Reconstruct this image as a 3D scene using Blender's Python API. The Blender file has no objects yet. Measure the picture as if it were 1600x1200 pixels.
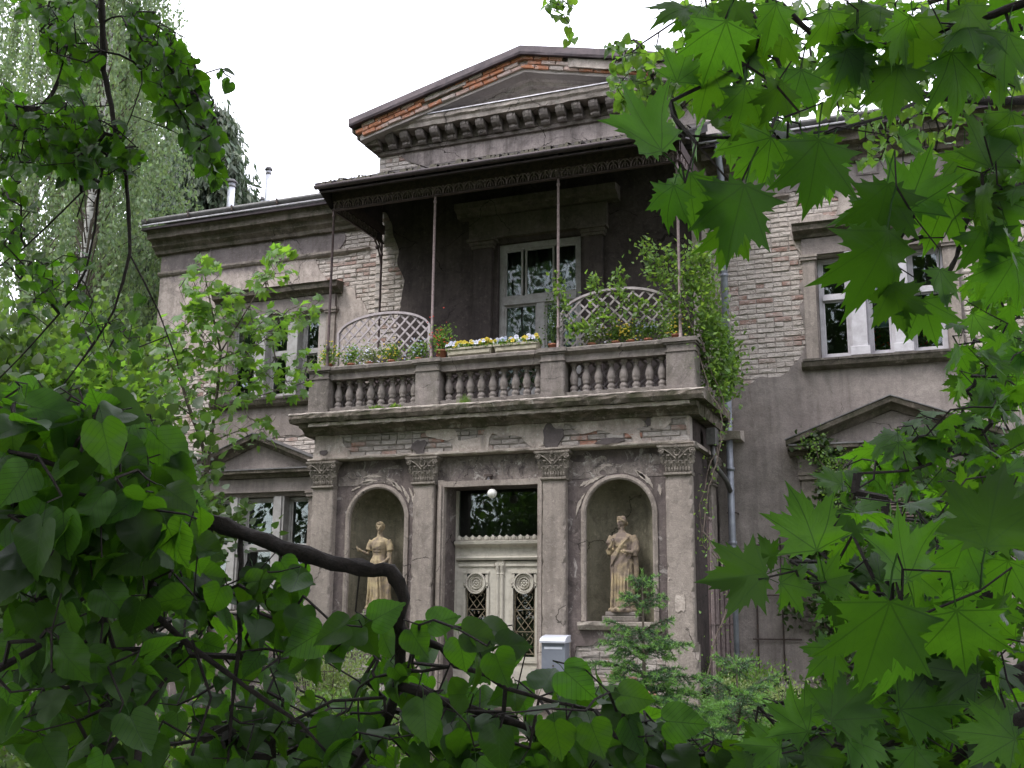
import bpy, bmesh, math, random
import numpy as np
from mathutils import Vector, Matrix, noise as mnoise
random.seed(7); RNG = np.random.default_rng(11)
SC = bpy.context.scene
COL = SC.collection

# ---------------------------------------------------------------- camera, world, sun, exposure
FPX, YAW, PITCH, ROLL = 1700.0, math.radians(21.737), math.radians(11.79), math.radians(0.545)
_f = Vector((-math.sin(YAW)*math.cos(PITCH), math.cos(YAW)*math.cos(PITCH), math.sin(PITCH)))
_r0 = Vector((math.cos(YAW), math.sin(YAW), 0)); _u0 = _r0.cross(_f)
_r = _r0*math.cos(ROLL) + _u0*math.sin(ROLL); _u = -_r0*math.sin(ROLL) + _u0*math.cos(ROLL)
cam_d = bpy.data.cameras.new('camera'); cam = bpy.data.objects.new('camera', cam_d); COL.objects.link(cam)
cam_d.sensor_width = 36; cam_d.lens = FPX/1600*36; cam_d.clip_end = 600; cam_d.clip_start = 0.05
cam.matrix_world = Matrix(((_r.x, _u.x, -_f.x, 0), (_r.y, _u.y, -_f.y, 0), (_r.z, _u.z, -_f.z, 0), (0, 0, 0, 1)))
SC.camera = cam
world = bpy.data.worlds.new('World'); SC.world = world; world.use_nodes = True
wt = world.node_tree; wt.nodes.clear()
sky = wt.nodes.new('ShaderNodeTexSky'); sky.sky_type = 'NISHITA'; sky.sun_disc = False
SUN_EL, SUN_AZ = math.radians(55), math.radians(200)
sky.sun_elevation = SUN_EL; sky.sun_rotation = SUN_AZ
bg1 = wt.nodes.new('ShaderNodeBackground'); bg1.inputs[1].default_value = 0.05
wt.links.new(sky.outputs[0], bg1.inputs[0])
bg2 = wt.nodes.new('ShaderNodeBackground'); bg2.inputs[0].default_value = (0.94, 0.93, 1.0, 1); bg2.inputs[1].default_value = 1.45
addw = wt.nodes.new('ShaderNodeAddShader'); wo = wt.nodes.new('ShaderNodeOutputWorld')
wt.links.new(bg1.outputs[0], addw.inputs[0]); wt.links.new(bg2.outputs[0], addw.inputs[1]); wt.links.new(addw.outputs[0], wo.inputs[0])
sd = bpy.data.lights.new('sun', 'SUN'); sd.energy = 1.4; sd.angle = math.radians(18); sd.color = (1.0, 0.97, 0.92)
sun = bpy.data.objects.new('sun', sd); COL.objects.link(sun)
# light comes from above, in front of the house and a little to the left
_sd = Vector((-0.45, -0.55, 1.0)).normalized()
sun.rotation_euler = _sd.to_track_quat('Z', 'Y').to_euler()
SC.view_settings.view_transform = 'Standard'; SC.view_settings.look = 'None'
SC.view_settings.exposure = 1.02; SC.view_settings.gamma = 1.0; SC.view_settings.use_curve_mapping = False
SC.cycles.max_bounces = 8; SC.cycles.transparent_max_bounces = 12

def ray(px, py): return _f + _r*((px-800)/FPX) + _u*((600-py)/FPX)
def at(px, py, Y):                     # point on the vertical plane y = Y seen at that place of the photograph
    w = ray(px, py); return w*(Y/w.y)
def atd(px, py, d): return ray(px, py)*d   # point at depth d along the view

# ---------------------------------------------------------------- numeric noise
def vnoise(x, y, s=1.0, seed=0):
    x = np.asarray(x, float)/s + seed*17.3; y = np.asarray(y, float)/s + seed*9.1
    xi = np.floor(x).astype(int); yi = np.floor(y).astype(int); fx = x-xi; fy = y-yi
    fx = fx*fx*(3-2*fx); fy = fy*fy*(3-2*fy)
    def h(a, b):
        n = (a*374761393 + b*668265263 + seed*1442695) & 0x7fffffff
        n = ((n ^ (n >> 13))*1274126177) & 0x7fffffff
        return ((n ^ (n >> 16)) & 0xffff)/65535.0
    return (h(xi, yi)*(1-fx)+h(xi+1, yi)*fx)*(1-fy) + (h(xi, yi+1)*(1-fx)+h(xi+1, yi+1)*fx)*fy
def fbm(x, y, s, seed=0): return (vnoise(x, y, s, seed)-.5)*1.0 + (vnoise(x, y, s/2.1, seed+3)-.5)*.5 + (vnoise(x, y, s/4.3, seed+5)-.5)*.25
def sdpoly(x, z, poly):               # signed distance, negative inside
    x = np.asarray(x, float); z = np.asarray(z, float); d = np.full(x.shape, 1e9); ins = np.zeros(x.shape, bool)
    n = len(poly)
    for i in range(n):
        ax, az = poly[i]; bx, bz = poly[(i+1) % n]
        ex, ez = bx-ax, bz-az; wx, wz = x-ax, z-az
        t = np.clip((wx*ex+wz*ez)/(ex*ex+ez*ez+1e-12), 0, 1)
        d = np.minimum(d, (wx-ex*t)**2+(wz-ez*t)**2)
        c = ((az > z) != (bz > z)) & (x < (bx-ax)*(z-az)/((bz-az) if abs(bz-az) > 1e-9 else 1e-9)+ax)
        ins ^= c
    return np.where(ins, -1, 1)*np.sqrt(d)
def pxpoly(pts, Y): return [(at(a, b, Y).x, at(a, b, Y).z) for a, b in pts]

# ---------------------------------------------------------------- materials
class NT:
    def __init__(s, name):
        s.m = bpy.data.materials.new(name); s.m.use_nodes = True; s.t = s.m.node_tree; s.t.nodes.clear()
        s.out = s.t.nodes.new('ShaderNodeOutputMaterial')
    def n(s, ty, **kw):
        nd = s.t.nodes.new('ShaderNode'+ty)
        for k, v in kw.items():
            if k.startswith('i_'):
                k2 = k[2:]; k2 = int(k2) if k2.isdigit() else k2.replace('_', ' ')
                if isinstance(v, tuple) and len(v) == 3 and nd.inputs[k2].type == 'RGBA': v = v+(1,)
                nd.inputs[k2].default_value = v
            else: setattr(nd, k, v)
        return nd
    def l(s, a, b): s.t.links.new(a, b)
    def math(s, op, a, b=None, c=None):
        nd = s.t.nodes.new('ShaderNodeMath'); nd.operation = op
        for i, v in enumerate((a, b, c)):
            if v is None: continue
            if isinstance(v, (int, float)): nd.inputs[i].default_value = v
            else: s.l(v, nd.inputs[i])
        return nd.outputs[0]
    def pos(s, scale=(1, 1, 1), obj=False):
        g = s.n('NewGeometry').outputs['Position'] if not obj else s.n('TexCoord').outputs['Object']
        mp = s.n('Mapping'); mp.inputs['Scale'].default_value = scale; s.l(g, mp.inputs[0]); return mp.outputs[0]
    def noise(s, vec, scale, detail=6, rough=.6, dist=0):
        nd = s.n('TexNoise'); nd.inputs['Scale'].default_value = scale; nd.inputs['Detail'].default_value = detail
        nd.inputs['Roughness'].default_value = rough; nd.inputs['Distortion'].default_value = dist
        s.l(vec, nd.inputs['Vector']); return nd.outputs['Fac']
    def ramp(s, fac, stops):
        r = s.n('ValToRGB'); e = r.color_ramp.elements
        while len(e) < len(stops): e.new(0.5)
        for i, (p, c) in enumerate(stops):
            e[i].position = p; e[i].color = (c+(1,)) if isinstance(c, tuple) else (c, c, c, 1)
        s.l(fac, r.inputs[0]); return r.outputs[0]
    def mix(s, f, a, b, mode='MIX'):
        nd = s.n('MixRGB', blend_type=mode)
        for i, v in ((0, f), (1, a), (2, b)):
            if isinstance(v, tuple): nd.inputs[i].default_value = v+(1,)
            elif isinstance(v, (int, float)): nd.inputs[i].default_value = v
            else: s.l(v, nd.inputs[i])
        return nd.outputs[0]
    def bsdf(s, col, rough=.8, metal=0, spec=.3, bump=None, bs=.3, bd=.02):
        b = s.n('BsdfPrincipled')
        if isinstance(col, tuple): b.inputs['Base Color'].default_value = col+(1,)
        else: s.l(col, b.inputs['Base Color'])
        if isinstance(rough, (int, float)): b.inputs['Roughness'].default_value = rough
        else: s.l(rough, b.inputs['Roughness'])
        b.inputs['Metallic'].default_value = metal; b.inputs['Specular IOR Level'].default_value = spec
        if bump is not None:
            bp = s.n('Bump'); bp.inputs['Strength'].default_value = bs; bp.inputs['Distance'].default_value = bd
            s.l(bump, bp.inputs['Height']); s.l(bp.outputs[0], b.inputs['Normal'])
        return b.outputs[0]
    def done(s, sh): s.l(sh, s.out.inputs[0]); return s.m

def plaster(name, c1, c2, c3, stain=.5, moss=0, streak=1.0, pale=None, obj=False, sc=1.0, tone_zones=None):
    tint = lambda c: (c[0]*1.03, c[1]*.975, c[2]*.925)
    c1, c2, c3 = tint(c1), tint(c2), tint(c3); tone_zones = [(a_, b_, tint(x_), tint(y_)) for a_, b_, x_, y_ in tone_zones] if tone_zones else None
    t = NT(name); p = t.pos((sc, sc, sc), obj)
    a = t.noise(p, 0.9, 9, .65, .6); b = t.noise(p, 4.5, 8, .7, .3)
    base = t.mix(t.ramp(a, [(.35, 0.0), (.65, 1.0)]), c1, c2)
    base = t.mix(t.ramp(b, [(.42, 0.0), (.72, .65)]), base, c3)
    if tone_zones:                       # plaster tones stacked by height, meeting along ragged lines
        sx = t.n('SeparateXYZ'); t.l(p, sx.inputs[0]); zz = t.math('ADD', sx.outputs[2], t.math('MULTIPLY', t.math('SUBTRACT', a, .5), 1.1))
        for z0, dz, ca, cb in tone_zones: base = t.mix(t.ramp(t.math('DIVIDE', t.math('SUBTRACT', zz, z0), dz), [(0.0, 0.0), (1.0, 1.0)]), base, t.mix(t.ramp(b, [(.35, 0.0), (.7, 1.0)]), ca, cb))
    ps = t.pos((5*sc, 5*sc, .55*sc), obj); st = t.noise(ps, 1.0, 7, .65, .4)
    base = t.mix(t.math('MULTIPLY', t.ramp(st, [(.47, 0.0), (.72, 1.0)]), min(1, stain*streak*1.4)), base, tuple(v*.30 for v in c3))
    blot = t.noise(p, 2.1, 8, .75, 1.2)
    base = t.mix(t.math('MULTIPLY', t.ramp(blot, [(.52, 0.0), (.63, 1.0)]), stain), base, tuple(v*.5 for v in c2))
    if pale: base = t.mix(t.ramp(t.noise(p, 3.1, 9, .72, 1.5), [(.57, 0.0), (.62, .85)]), base, pale)
    if moss:
        mo = t.noise(p, 3.3, 8, .7, .4)
        base = t.mix(t.math('MULTIPLY', t.ramp(mo, [(.44, 0.0), (.58, 1.0)]), moss), base, (.045, .055, .02))
    fine = t.noise(p, 60, 5, .7); mid = t.noise(p, 12, 7, .7)
    wv = t.n('VectorMath', operation='ADD'); nv = t.n('TexNoise'); nv.inputs['Scale'].default_value = 2.2; nv.inputs['Detail'].default_value = 6; t.l(p, nv.inputs['Vector']); sv = t.n('VectorMath', operation='SCALE'); sv.inputs['Scale'].default_value = .55; t.l(nv.outputs['Color'], sv.inputs[0]); t.l(p, wv.inputs[0]); t.l(sv.outputs[0], wv.inputs[1])
    vo = t.n('TexVoronoi', feature='DISTANCE_TO_EDGE'); vo.inputs['Scale'].default_value = .75; t.l(wv.outputs[0], vo.inputs['Vector'])
    cr = t.math('MULTIPLY', t.math('LESS_THAN', vo.outputs['Distance'], .0045), t.ramp(t.noise(p, 1.3, 3, .5), [(.50, 0.0), (.56, .85)]))
    base = t.mix(cr, base, tuple(v*.22 for v in c2))
    base = t.mix(t.ramp(t.noise(p, 7.5, 9, .8, .8), [(.36, .42), (.50, 0.0)]), base, tuple(v*.38 for v in c2))
    base = t.mix(t.ramp(mid, [(.56, 0.0), (.70, .5)]), base, tuple(min(.8, v*1.45) for v in c3))
    base = t.mix(t.ramp(fine, [(.3, 0.35), (.7, 0.0)]), base, (.05, .045, .04))
    h = t.math('SUBTRACT', t.math('ADD', t.math('MULTIPLY', fine, .35), mid), t.math('MULTIPLY', cr, .8))
    return t.done(t.bsdf(base, .93, 0, .15, h, .55, .02))

M = {}
M['wing'] = plaster('wing_plaster', (.27, .245, .235), (.21, .19, .185), (.32, .29, .27), stain=.4, tone_zones=[(3.5, .5, (.47, .42, .40), (.56, .51, .48)), (6.05, .12, (.255, .23, .235), (.21, .19, .20))])
M['wing_low'] = plaster('right_plaster', (.27, .245, .24), (.33, .305, .295), (.21, .19, .19), stain=.35)
M['wing_r'] = plaster('right_wall_plaster', (.27, .245, .24), (.345, .32, .31), (.20, .18, .18), stain=.35, tone_zones=[(4.6, .5, (.46, .42, .40), (.54, .50, .47)), (6.05, .12, (.33, .305, .305), (.26, .24, .24))])
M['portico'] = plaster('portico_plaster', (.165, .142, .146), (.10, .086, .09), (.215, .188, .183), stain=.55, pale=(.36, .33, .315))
M['limewash'] = plaster('limewash_streaked', (.30, .275, .26), (.13, .113, .118), (.36, .33, .31), stain=.95, pale=(.46, .43, .40), sc=1.7)
M['pilaster'] = plaster('pilaster_plaster', (.335, .305, .285), (.25, .225, .21), (.40, .365, .34), stain=.4)
M['bay'] = plaster('bay_plaster', (.085, .072, .072), (.055, .047, .05), (.11, .095, .092), stain=.5, tone_zones=[(6.95, .15, (.30, .27, .27), (.36, .33, .325))])  # plaster colour darkened below the canopy roof to carry its shade, paler above
M['door_case'] = plaster('door_case_plaster', (.15, .135, .12), (.10, .09, .08), (.19, .17, .155), stain=.5, moss=.2)
M['niche'] = plaster('niche_plaster', (.21, .20, .155), (.15, .148, .105), (.245, .23, .185), stain=.5)
M['stone'] = plaster('grey_stone', (.26, .24, .235), (.19, .175, .17), (.33, .30, .29), stain=.6, moss=.25)
M['stone_b'] = plaster('baluster_stone', (.27, .25, .245), (.19, .18, .175), (.33, .305, .295), stain=.5, obj=True, sc=3)
M['cornice'] = plaster('cornice_stone', (.20, .175, .16), (.12, .108, .095), (.30, .265, .24), stain=.6, moss=.5)
M['slab'] = plaster('slab_stone', (.24, .21, .19), (.12, .105, .09), (.37, .33, .30), stain=.8, moss=.65, pale=(.42, .38, .35))
M['gable'] = plaster('gable_plaster', (.62, .58, .56), (.50, .46, .44), (.70, .66, .64), stain=.4)
M['pale'] = plaster('pale_plaster', (.52, .48, .45), (.38, .34, .32), (.60, .56, .52), stain=.5)
M['capital'] = plaster('capital_stone', (.29, .27, .245), (.14, .13, .115), (.38, .35, .32), stain=.7, obj=True, sc=6)
M['patch'] = plaster('dark_patch', (.12, .11, .115), (.10, .09, .095), (.14, .125, .13), stain=.2)

def brick_mat(name, reds, greys, whit):
    t = NT(name); g = t.n('NewGeometry'); oi = t.n('ObjectInfo')
    r = t.math('FRACT', t.math('ADD', g.outputs['Random Per Island'], oi.outputs['Random']))
    r2 = t.math('FRACT', t.math('MULTIPLY', r, 7.31))
    p = t.pos((1, 1, 1))
    red = t.mix(r2, reds[0], reds[1]); gre = t.mix(r2, greys[0], greys[1])
    big = t.noise(p, 1.1, 5, .6, .4)
    f = t.math('ADD', t.math('MULTIPLY', t.math('SUBTRACT', r, .5), .9), big)
    base = t.mix(t.ramp(f, [(whit-.06, 0.0), (whit+.06, 1.0)]), red, gre)
    n1 = t.noise(p, 9, 8, .75, .5)
    base = t.mix(t.ramp(n1, [(.5, 0.0), (.62, .7)]), base, greys[1])
    n2 = t.noise(p, 28, 6, .7)
    base = t.mix(t.ramp(n2, [(.35, .35), (.6, 0.0)]), base, (.14, .12, .105))
    return t.done(t.bsdf(base, .93, 0, .15, t.math('ADD', n2, n1), .8, .03))
M['brick'] = brick_mat('weathered_brick', ((.38, .27, .235), (.34, .21, .17)), ((.49, .425, .38), (.58, .52, .475)), .15)
M['brick_red'] = brick_mat('red_brick', ((.66, .27, .14), (.56, .25, .15)), ((.60, .42, .35), (.60, .52, .47)), .64)
M['brick_dark'] = brick_mat('sooty_brick', ((.34, .17, .12), (.25, .15, .12)), ((.27, .24, .22), (.43, .39, .36)), .12)
t = NT('mortar'); p = t.pos(); n1 = t.noise(p, 14, 8, .75)
M['mortar'] = t.done(t.bsdf(t.mix(n1, (.26, .23, .21), (.50, .45, .42)), .95, 0, .1, n1, .8, .03))

def simple(name, col, col2=None, rough=.6, metal=0, spec=.4, nscale=8, bs=.25, obj=True, lo=.4, hi=.65):
    t = NT(name); p = t.pos((1, 1, 1), obj); n1 = t.noise(p, nscale, 7, .7, .3)
    c = t.mix(t.ramp(n1, [(lo, 0.0), (hi, 1.0)]), col, col2 or tuple(v*.6 for v in col))
    return t.done(t.bsdf(c, rough, metal, spec, n1, bs, .01))
M['wood_grey'] = simple('grey_paint', (.34, .33, .32), (.24, .225, .215), .65, nscale=7, obj=False)
M['wood_white'] = simple('white_paint', (.47, .455, .48), (.36, .34, .36), .55, nscale=6, obj=False)
M['door'] = simple('door_paint', (.47, .44, .38), (.33, .30, .26), .7, nscale=9, obj=False, lo=.45, hi=.7)
M['rust'] = simple('rusty_iron', (.095, .065, .062), (.045, .034, .036), .75, .2, nscale=20, obj=False)
M['rust_light'] = simple('old_painted_iron', (.26, .205, .20), (.14, .105, .10), .6, .3, nscale=25, obj=False)
M['grille'] = simple('grille_iron', (.30, .26, .19), (.17, .13, .09), .6, .3, nscale=30, obj=False)
M['iron_dark'] = simple('dark_iron', (.05, .042, .042), (.10, .065, .05), .7, .2, nscale=20, obj=False)
M['zinc'] = simple('zinc_pipe', (.30, .32, .36), (.20, .21, .24), .5, .3, nscale=5, obj=False)
M['zinc_dark'] = simple('old_zinc', (.16, .155, .155), (.09, .085, .085), .6, .3, nscale=9, obj=False)
M['tin'] = simple('tin_edge', (.085, .065, .07), (.05, .04, .045), .6, .3, nscale=6, obj=False)
M['tin_white'] = simple('pale_tin', (.55, .54, .58), (.34, .32, .34), .5, .2, nscale=10, obj=False)
M['flue'] = simple('flue_metal', (.62, .63, .68), (.5, .51, .55), .4, .3, nscale=3)
M['moss'] = simple('mossy_felt', (.035, .032, .026), (.07, .062, .04), .95, nscale=25, bs=.8, obj=False)
M['rafter'] = simple('tarred_wood', (.035, .028, .026), (.02, .016, .015), .85, nscale=10, obj=False)
M['trellis'] = simple('weathered_lattice', (.42, .37, .38), (.30, .26, .27), .8, nscale=14, obj=False)
M['box_wood'] = simple('planter_wood', (.42, .38, .30), (.28, .25, .19), .8, nscale=12)
M['terra'] = simple('terracotta', (.38, .15, .085), (.26, .11, .07), .8, nscale=8)
M['soil'] = simple('soil', (.04, .03, .022), None, .95, nscale=20)
M['mail'] = simple('mailbox_paint', (.17, .185, .22), (.14, .155, .19), .35, nscale=4)
M['mail_lid'] = simple('mailbox_lid', (.55, .57, .64), (.48, .50, .57), .3, nscale=4)
M['statue'] = simple('ochre_stone', (.42, .335, .195), (.17, .13, .105), .85, nscale=4.2, bs=.5, lo=.40, hi=.60)
M['statue_b'] = simple('ochre_grey_stone', (.37, .29, .17), (.15, .115, .095), .85, nscale=3.6, bs=.5, lo=.38, hi=.56)
M['globe'] = simple('milk_glass', (.78, .77, .72), (.70, .69, .64), .15, 0, .5, nscale=3, bs=.02)
M['room'] = simple('room_wall', (.10, .09, .085), (.07, .065, .06), .9, nscale=2)
M['curtain'] = simple('curtain_cloth', (.13, .14, .12), (.09, .10, .085), .9, nscale=14)
M['blind'] = simple('shutter_slats', (.13, .10, .085), (.085, .065, .06), .8, nscale=8, obj=False)
M['bark'] = simple('dark_bark', (.028, .021, .018), (.013, .010, .009), .95, nscale=45, bs=1.0, obj=False)
M['bark_g'] = simple('grey_bark', (.11, .09, .07), (.06, .048, .038), .95, nscale=30, bs=.8, obj=False)
M['vine'] = simple('vine_bark', (.13, .10, .085), (.07, .055, .045), .9, nscale=30, obj=False)
M['step'] = plaster('step_stone', (.33, .30, .275), (.24, .22, .20), (.40, .37, .34), stain=.4, moss=.3)
M['yellow'] = simple('yellow_petal', (.62, .50, .06), (.58, .42, .05), .6, nscale=30)
M['white_f'] = simple('white_petal', (.75, .75, .82), (.60, .60, .75), .6, nscale=30)
M['red_f'] = simple('red_petal', (.62, .07, .035), (.5, .03, .03), .6, nscale=30)
M['orange_f'] = simple('orange_petal', (.75, .14, .03), (.6, .05, .02), .6, nscale=30)
M['blue_f'] = simple('pale_blue_petal', (.50, .54, .68), (.35, .40, .55), .6, nscale=30)

t = NT('birch_bark'); p = t.pos((1, 1, 1)); w = t.noise(t.pos((3, 3, 14)), 1.3, 5, .7, .4)
M['birch_bark'] = t.done(t.bsdf(t.mix(t.ramp(w, [(.50, 0.0), (.60, 1.0)]), (.60, .58, .56), (.06, .05, .045)), .8, 0, .2, w, .3, .01))

t = NT('window_glass'); fr = t.n('Fresnel'); fr.inputs[0].default_value = 1.55
nb = t.noise(t.pos((1, 1, 1)), 1.7, 2, .5); bp = t.n('Bump'); bp.inputs['Strength'].default_value = .03; bp.inputs['Distance'].default_value = .1
t.l(nb, bp.inputs['Height'])
gl = t.n('BsdfGlossy'); gl.inputs['Roughness'].default_value = .015; gl.inputs[0].default_value = (.9, .95, .97, 1); t.l(bp.outputs[0], gl.inputs['Normal'])
tr = t.n('BsdfTransparent'); tr.inputs[0].default_value = (.72, .78, .75, 1); mx = t.n('MixShader')
t.l(t.math('MULTIPLY', fr.outputs[0], 1.05), mx.inputs[0]); t.l(tr.outputs[0], mx.inputs[1]); t.l(gl.outputs[0], mx.inputs[2])
M['glass'] = t.done(mx.outputs[0])

def leafmat(name, top, trans, veins=None, tf=.5, var=.45, rough=.42, spec=.45, vein_col=None):
    t = NT(name); g = t.n('NewGeometry'); oi = t.n('ObjectInfo')
    r = t.math('FRACT', t.math('ADD', g.outputs['Random Per Island'], oi.outputs['Random']))
    r2 = t.math('FRACT', t.math('MULTIPLY', r, 5.77))
    k = t.math('ADD', 1-var, t.math('MULTIPLY', r, var*1.5))
    vm = t.n('VectorMath', operation='SCALE'); vm.inputs[0].default_value = top; t.l(k, vm.inputs['Scale'])
    vt = t.n('VectorMath', operation='SCALE'); vt.inputs[0].default_value = trans; t.l(k, vt.inputs['Scale'])
    ctop = t.mix(t.math('MULTIPLY', r2, .35), vm.outputs[0], (top[0]*1.7, top[1]*1.1, top[2]*.8))
    ctr = t.mix(t.math('MULTIPLY', r2, .35), vt.outputs[0], (trans[0]*1.6, trans[1]*1.15, trans[2]*.7))
    h = None
    if veins:
        uv = t.n('UVMap').outputs[0]; sx = t.n('SeparateXYZ'); t.l(uv, sx.inputs[0]); x, y = sx.outputs[0], sx.outputs[1]
        ax = t.math('ABSOLUTE', x)
        if veins == 'pinnate':
            mid = t.math('LESS_THAN', ax, .012)
            s_ = t.math('FRACT', t.math('MULTIPLY', t.math('SUBTRACT', y, t.math('MULTIPLY', ax, .85)), 6.5))
            side = t.math('LESS_THAN', t.math('ABSOLUTE', t.math('SUBTRACT', s_, .5)), .045)
            v = t.math('MAXIMUM', mid, side)
        else:
            y = t.math('SUBTRACT', y, .09); th = t.math('ARCTAN2', x, y); rr = t.math('SQRT', t.math('ADD', t.math('MULTIPLY', x, x), t.math('MULTIPLY', y, y)))
            a = t.math('SUBTRACT', t.math('MODULO', t.math('ADD', t.math('ADD', th, 6.28319), .34907), .69813), .34907)
            d = t.math('MULTIPLY', rr, t.math('ABSOLUTE', t.math('SINE', a)))
            side = t.math('LESS_THAN', t.math('ADD', d, t.math('MULTIPLY', rr, .005)), .0105)
            s_ = t.math('FRACT', t.math('MULTIPLY', t.math('SUBTRACT', rr, t.math('MULTIPLY', d, 1.1)), 9))
            tert = t.math('LESS_THAN', t.math('ABSOLUTE', t.math('SUBTRACT', s_, .5)), .05)
            v = t.math('MAXIMUM', side, t.math('MULTIPLY', tert, .22))
        vc = vein_col or tuple(c*.38 for c in trans)
        ctr = t.mix(t.math('MULTIPLY', v, .85), ctr, vc)
        ctop = t.mix(t.math('MULTIPLY', v, .4), ctop, (top[0]*1.9, top[1]*1.5, top[2]*1.6))
        blotch = t.noise(t.pos((1, 1, 1)), 22, 5, .6)
        ctr = t.mix(t.ramp(blotch, [(.4, 0.0), (.7, .35)]), ctr, tuple(c*.5 for c in trans))
        h = t.math('SUBTRACT', blotch, t.math('MULTIPLY', v, .6))
    b = t.bsdf(ctop, rough, 0, spec, h, .35, .004) if h is not None else t.bsdf(ctop, rough, 0, spec)
    tl = t.n('BsdfTranslucent'); t.l(ctr, tl.inputs[0]); ms = t.n('MixShader'); ms.inputs[0].default_value = tf
    t.l(b, ms.inputs[1]); t.l(tl.outputs[0], ms.inputs[2]); return t.done(ms.outputs[0])
M['linden'] = leafmat('linden_leaf', (.022, .062, .012), (.095, .275, .010), 'pinnate', .48, .65, .5, .35)
M['maple'] = leafmat('maple_leaf', (.024, .068, .014), (.115, .325, .012), 'palmate', .54, .6, .5, .35)
M['maple_s'] = leafmat('young_maple_leaf', (.075, .165, .03), (.18, .38, .035), None, .5, .3)
M['linden_s'] = leafmat('small_linden_leaf', (.045, .11, .02), (.17, .36, .035), None, .5)
M['birch_leaf'] = leafmat('birch_leaf', (.12, .185, .10), (.25, .40, .14), None, .42, .4, .45)
M['shrub_leaf'] = leafmat('shrub_leaf', (.055, .105, .028), (.14, .27, .04), None, .45, .5)
M['wood_leaf'] = leafmat('woodland_leaf', (.035, .07, .02), (.08, .17, .025), None, .4, .5)
M['rose_leaf'] = leafmat('rose_leaf', (.10, .20, .045), (.26, .48, .07), None, .45, .5)
M['lime_leaf'] = leafmat('fresh_leaf', (.10, .20, .04), (.24, .42, .06), None, .5, .3)
M['spirea_leaf'] = leafmat('pale_shrub_leaf', (.19, .27, .12), (.32, .46, .14), None, .45, .4)
M['needle'] = leafmat('spruce_needle', (.042, .105, .045), (.09, .21, .065), None, .3, .45)
M['needle_new'] = leafmat('new_spruce_needle', (.12, .27, .07), (.20, .42, .08), None, .35, .3)
M['conifer'] = leafmat('dark_conifer_frond', (.08, .12, .08), (.11, .17, .09), None, .25, .5)
t = NT('ground_earth'); p = t.pos(); n1 = t.noise(p, 1.3, 8, .7, .5); n2 = t.noise(p, 18, 6, .7)
M['ground'] = t.done(t.bsdf(t.mix(t.ramp(n1, [(.4, 0.0), (.6, 1.0)]), (.05, .04, .028), (.05, .085, .025)), .95, 0, .1, n2, .8, .05))

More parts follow.
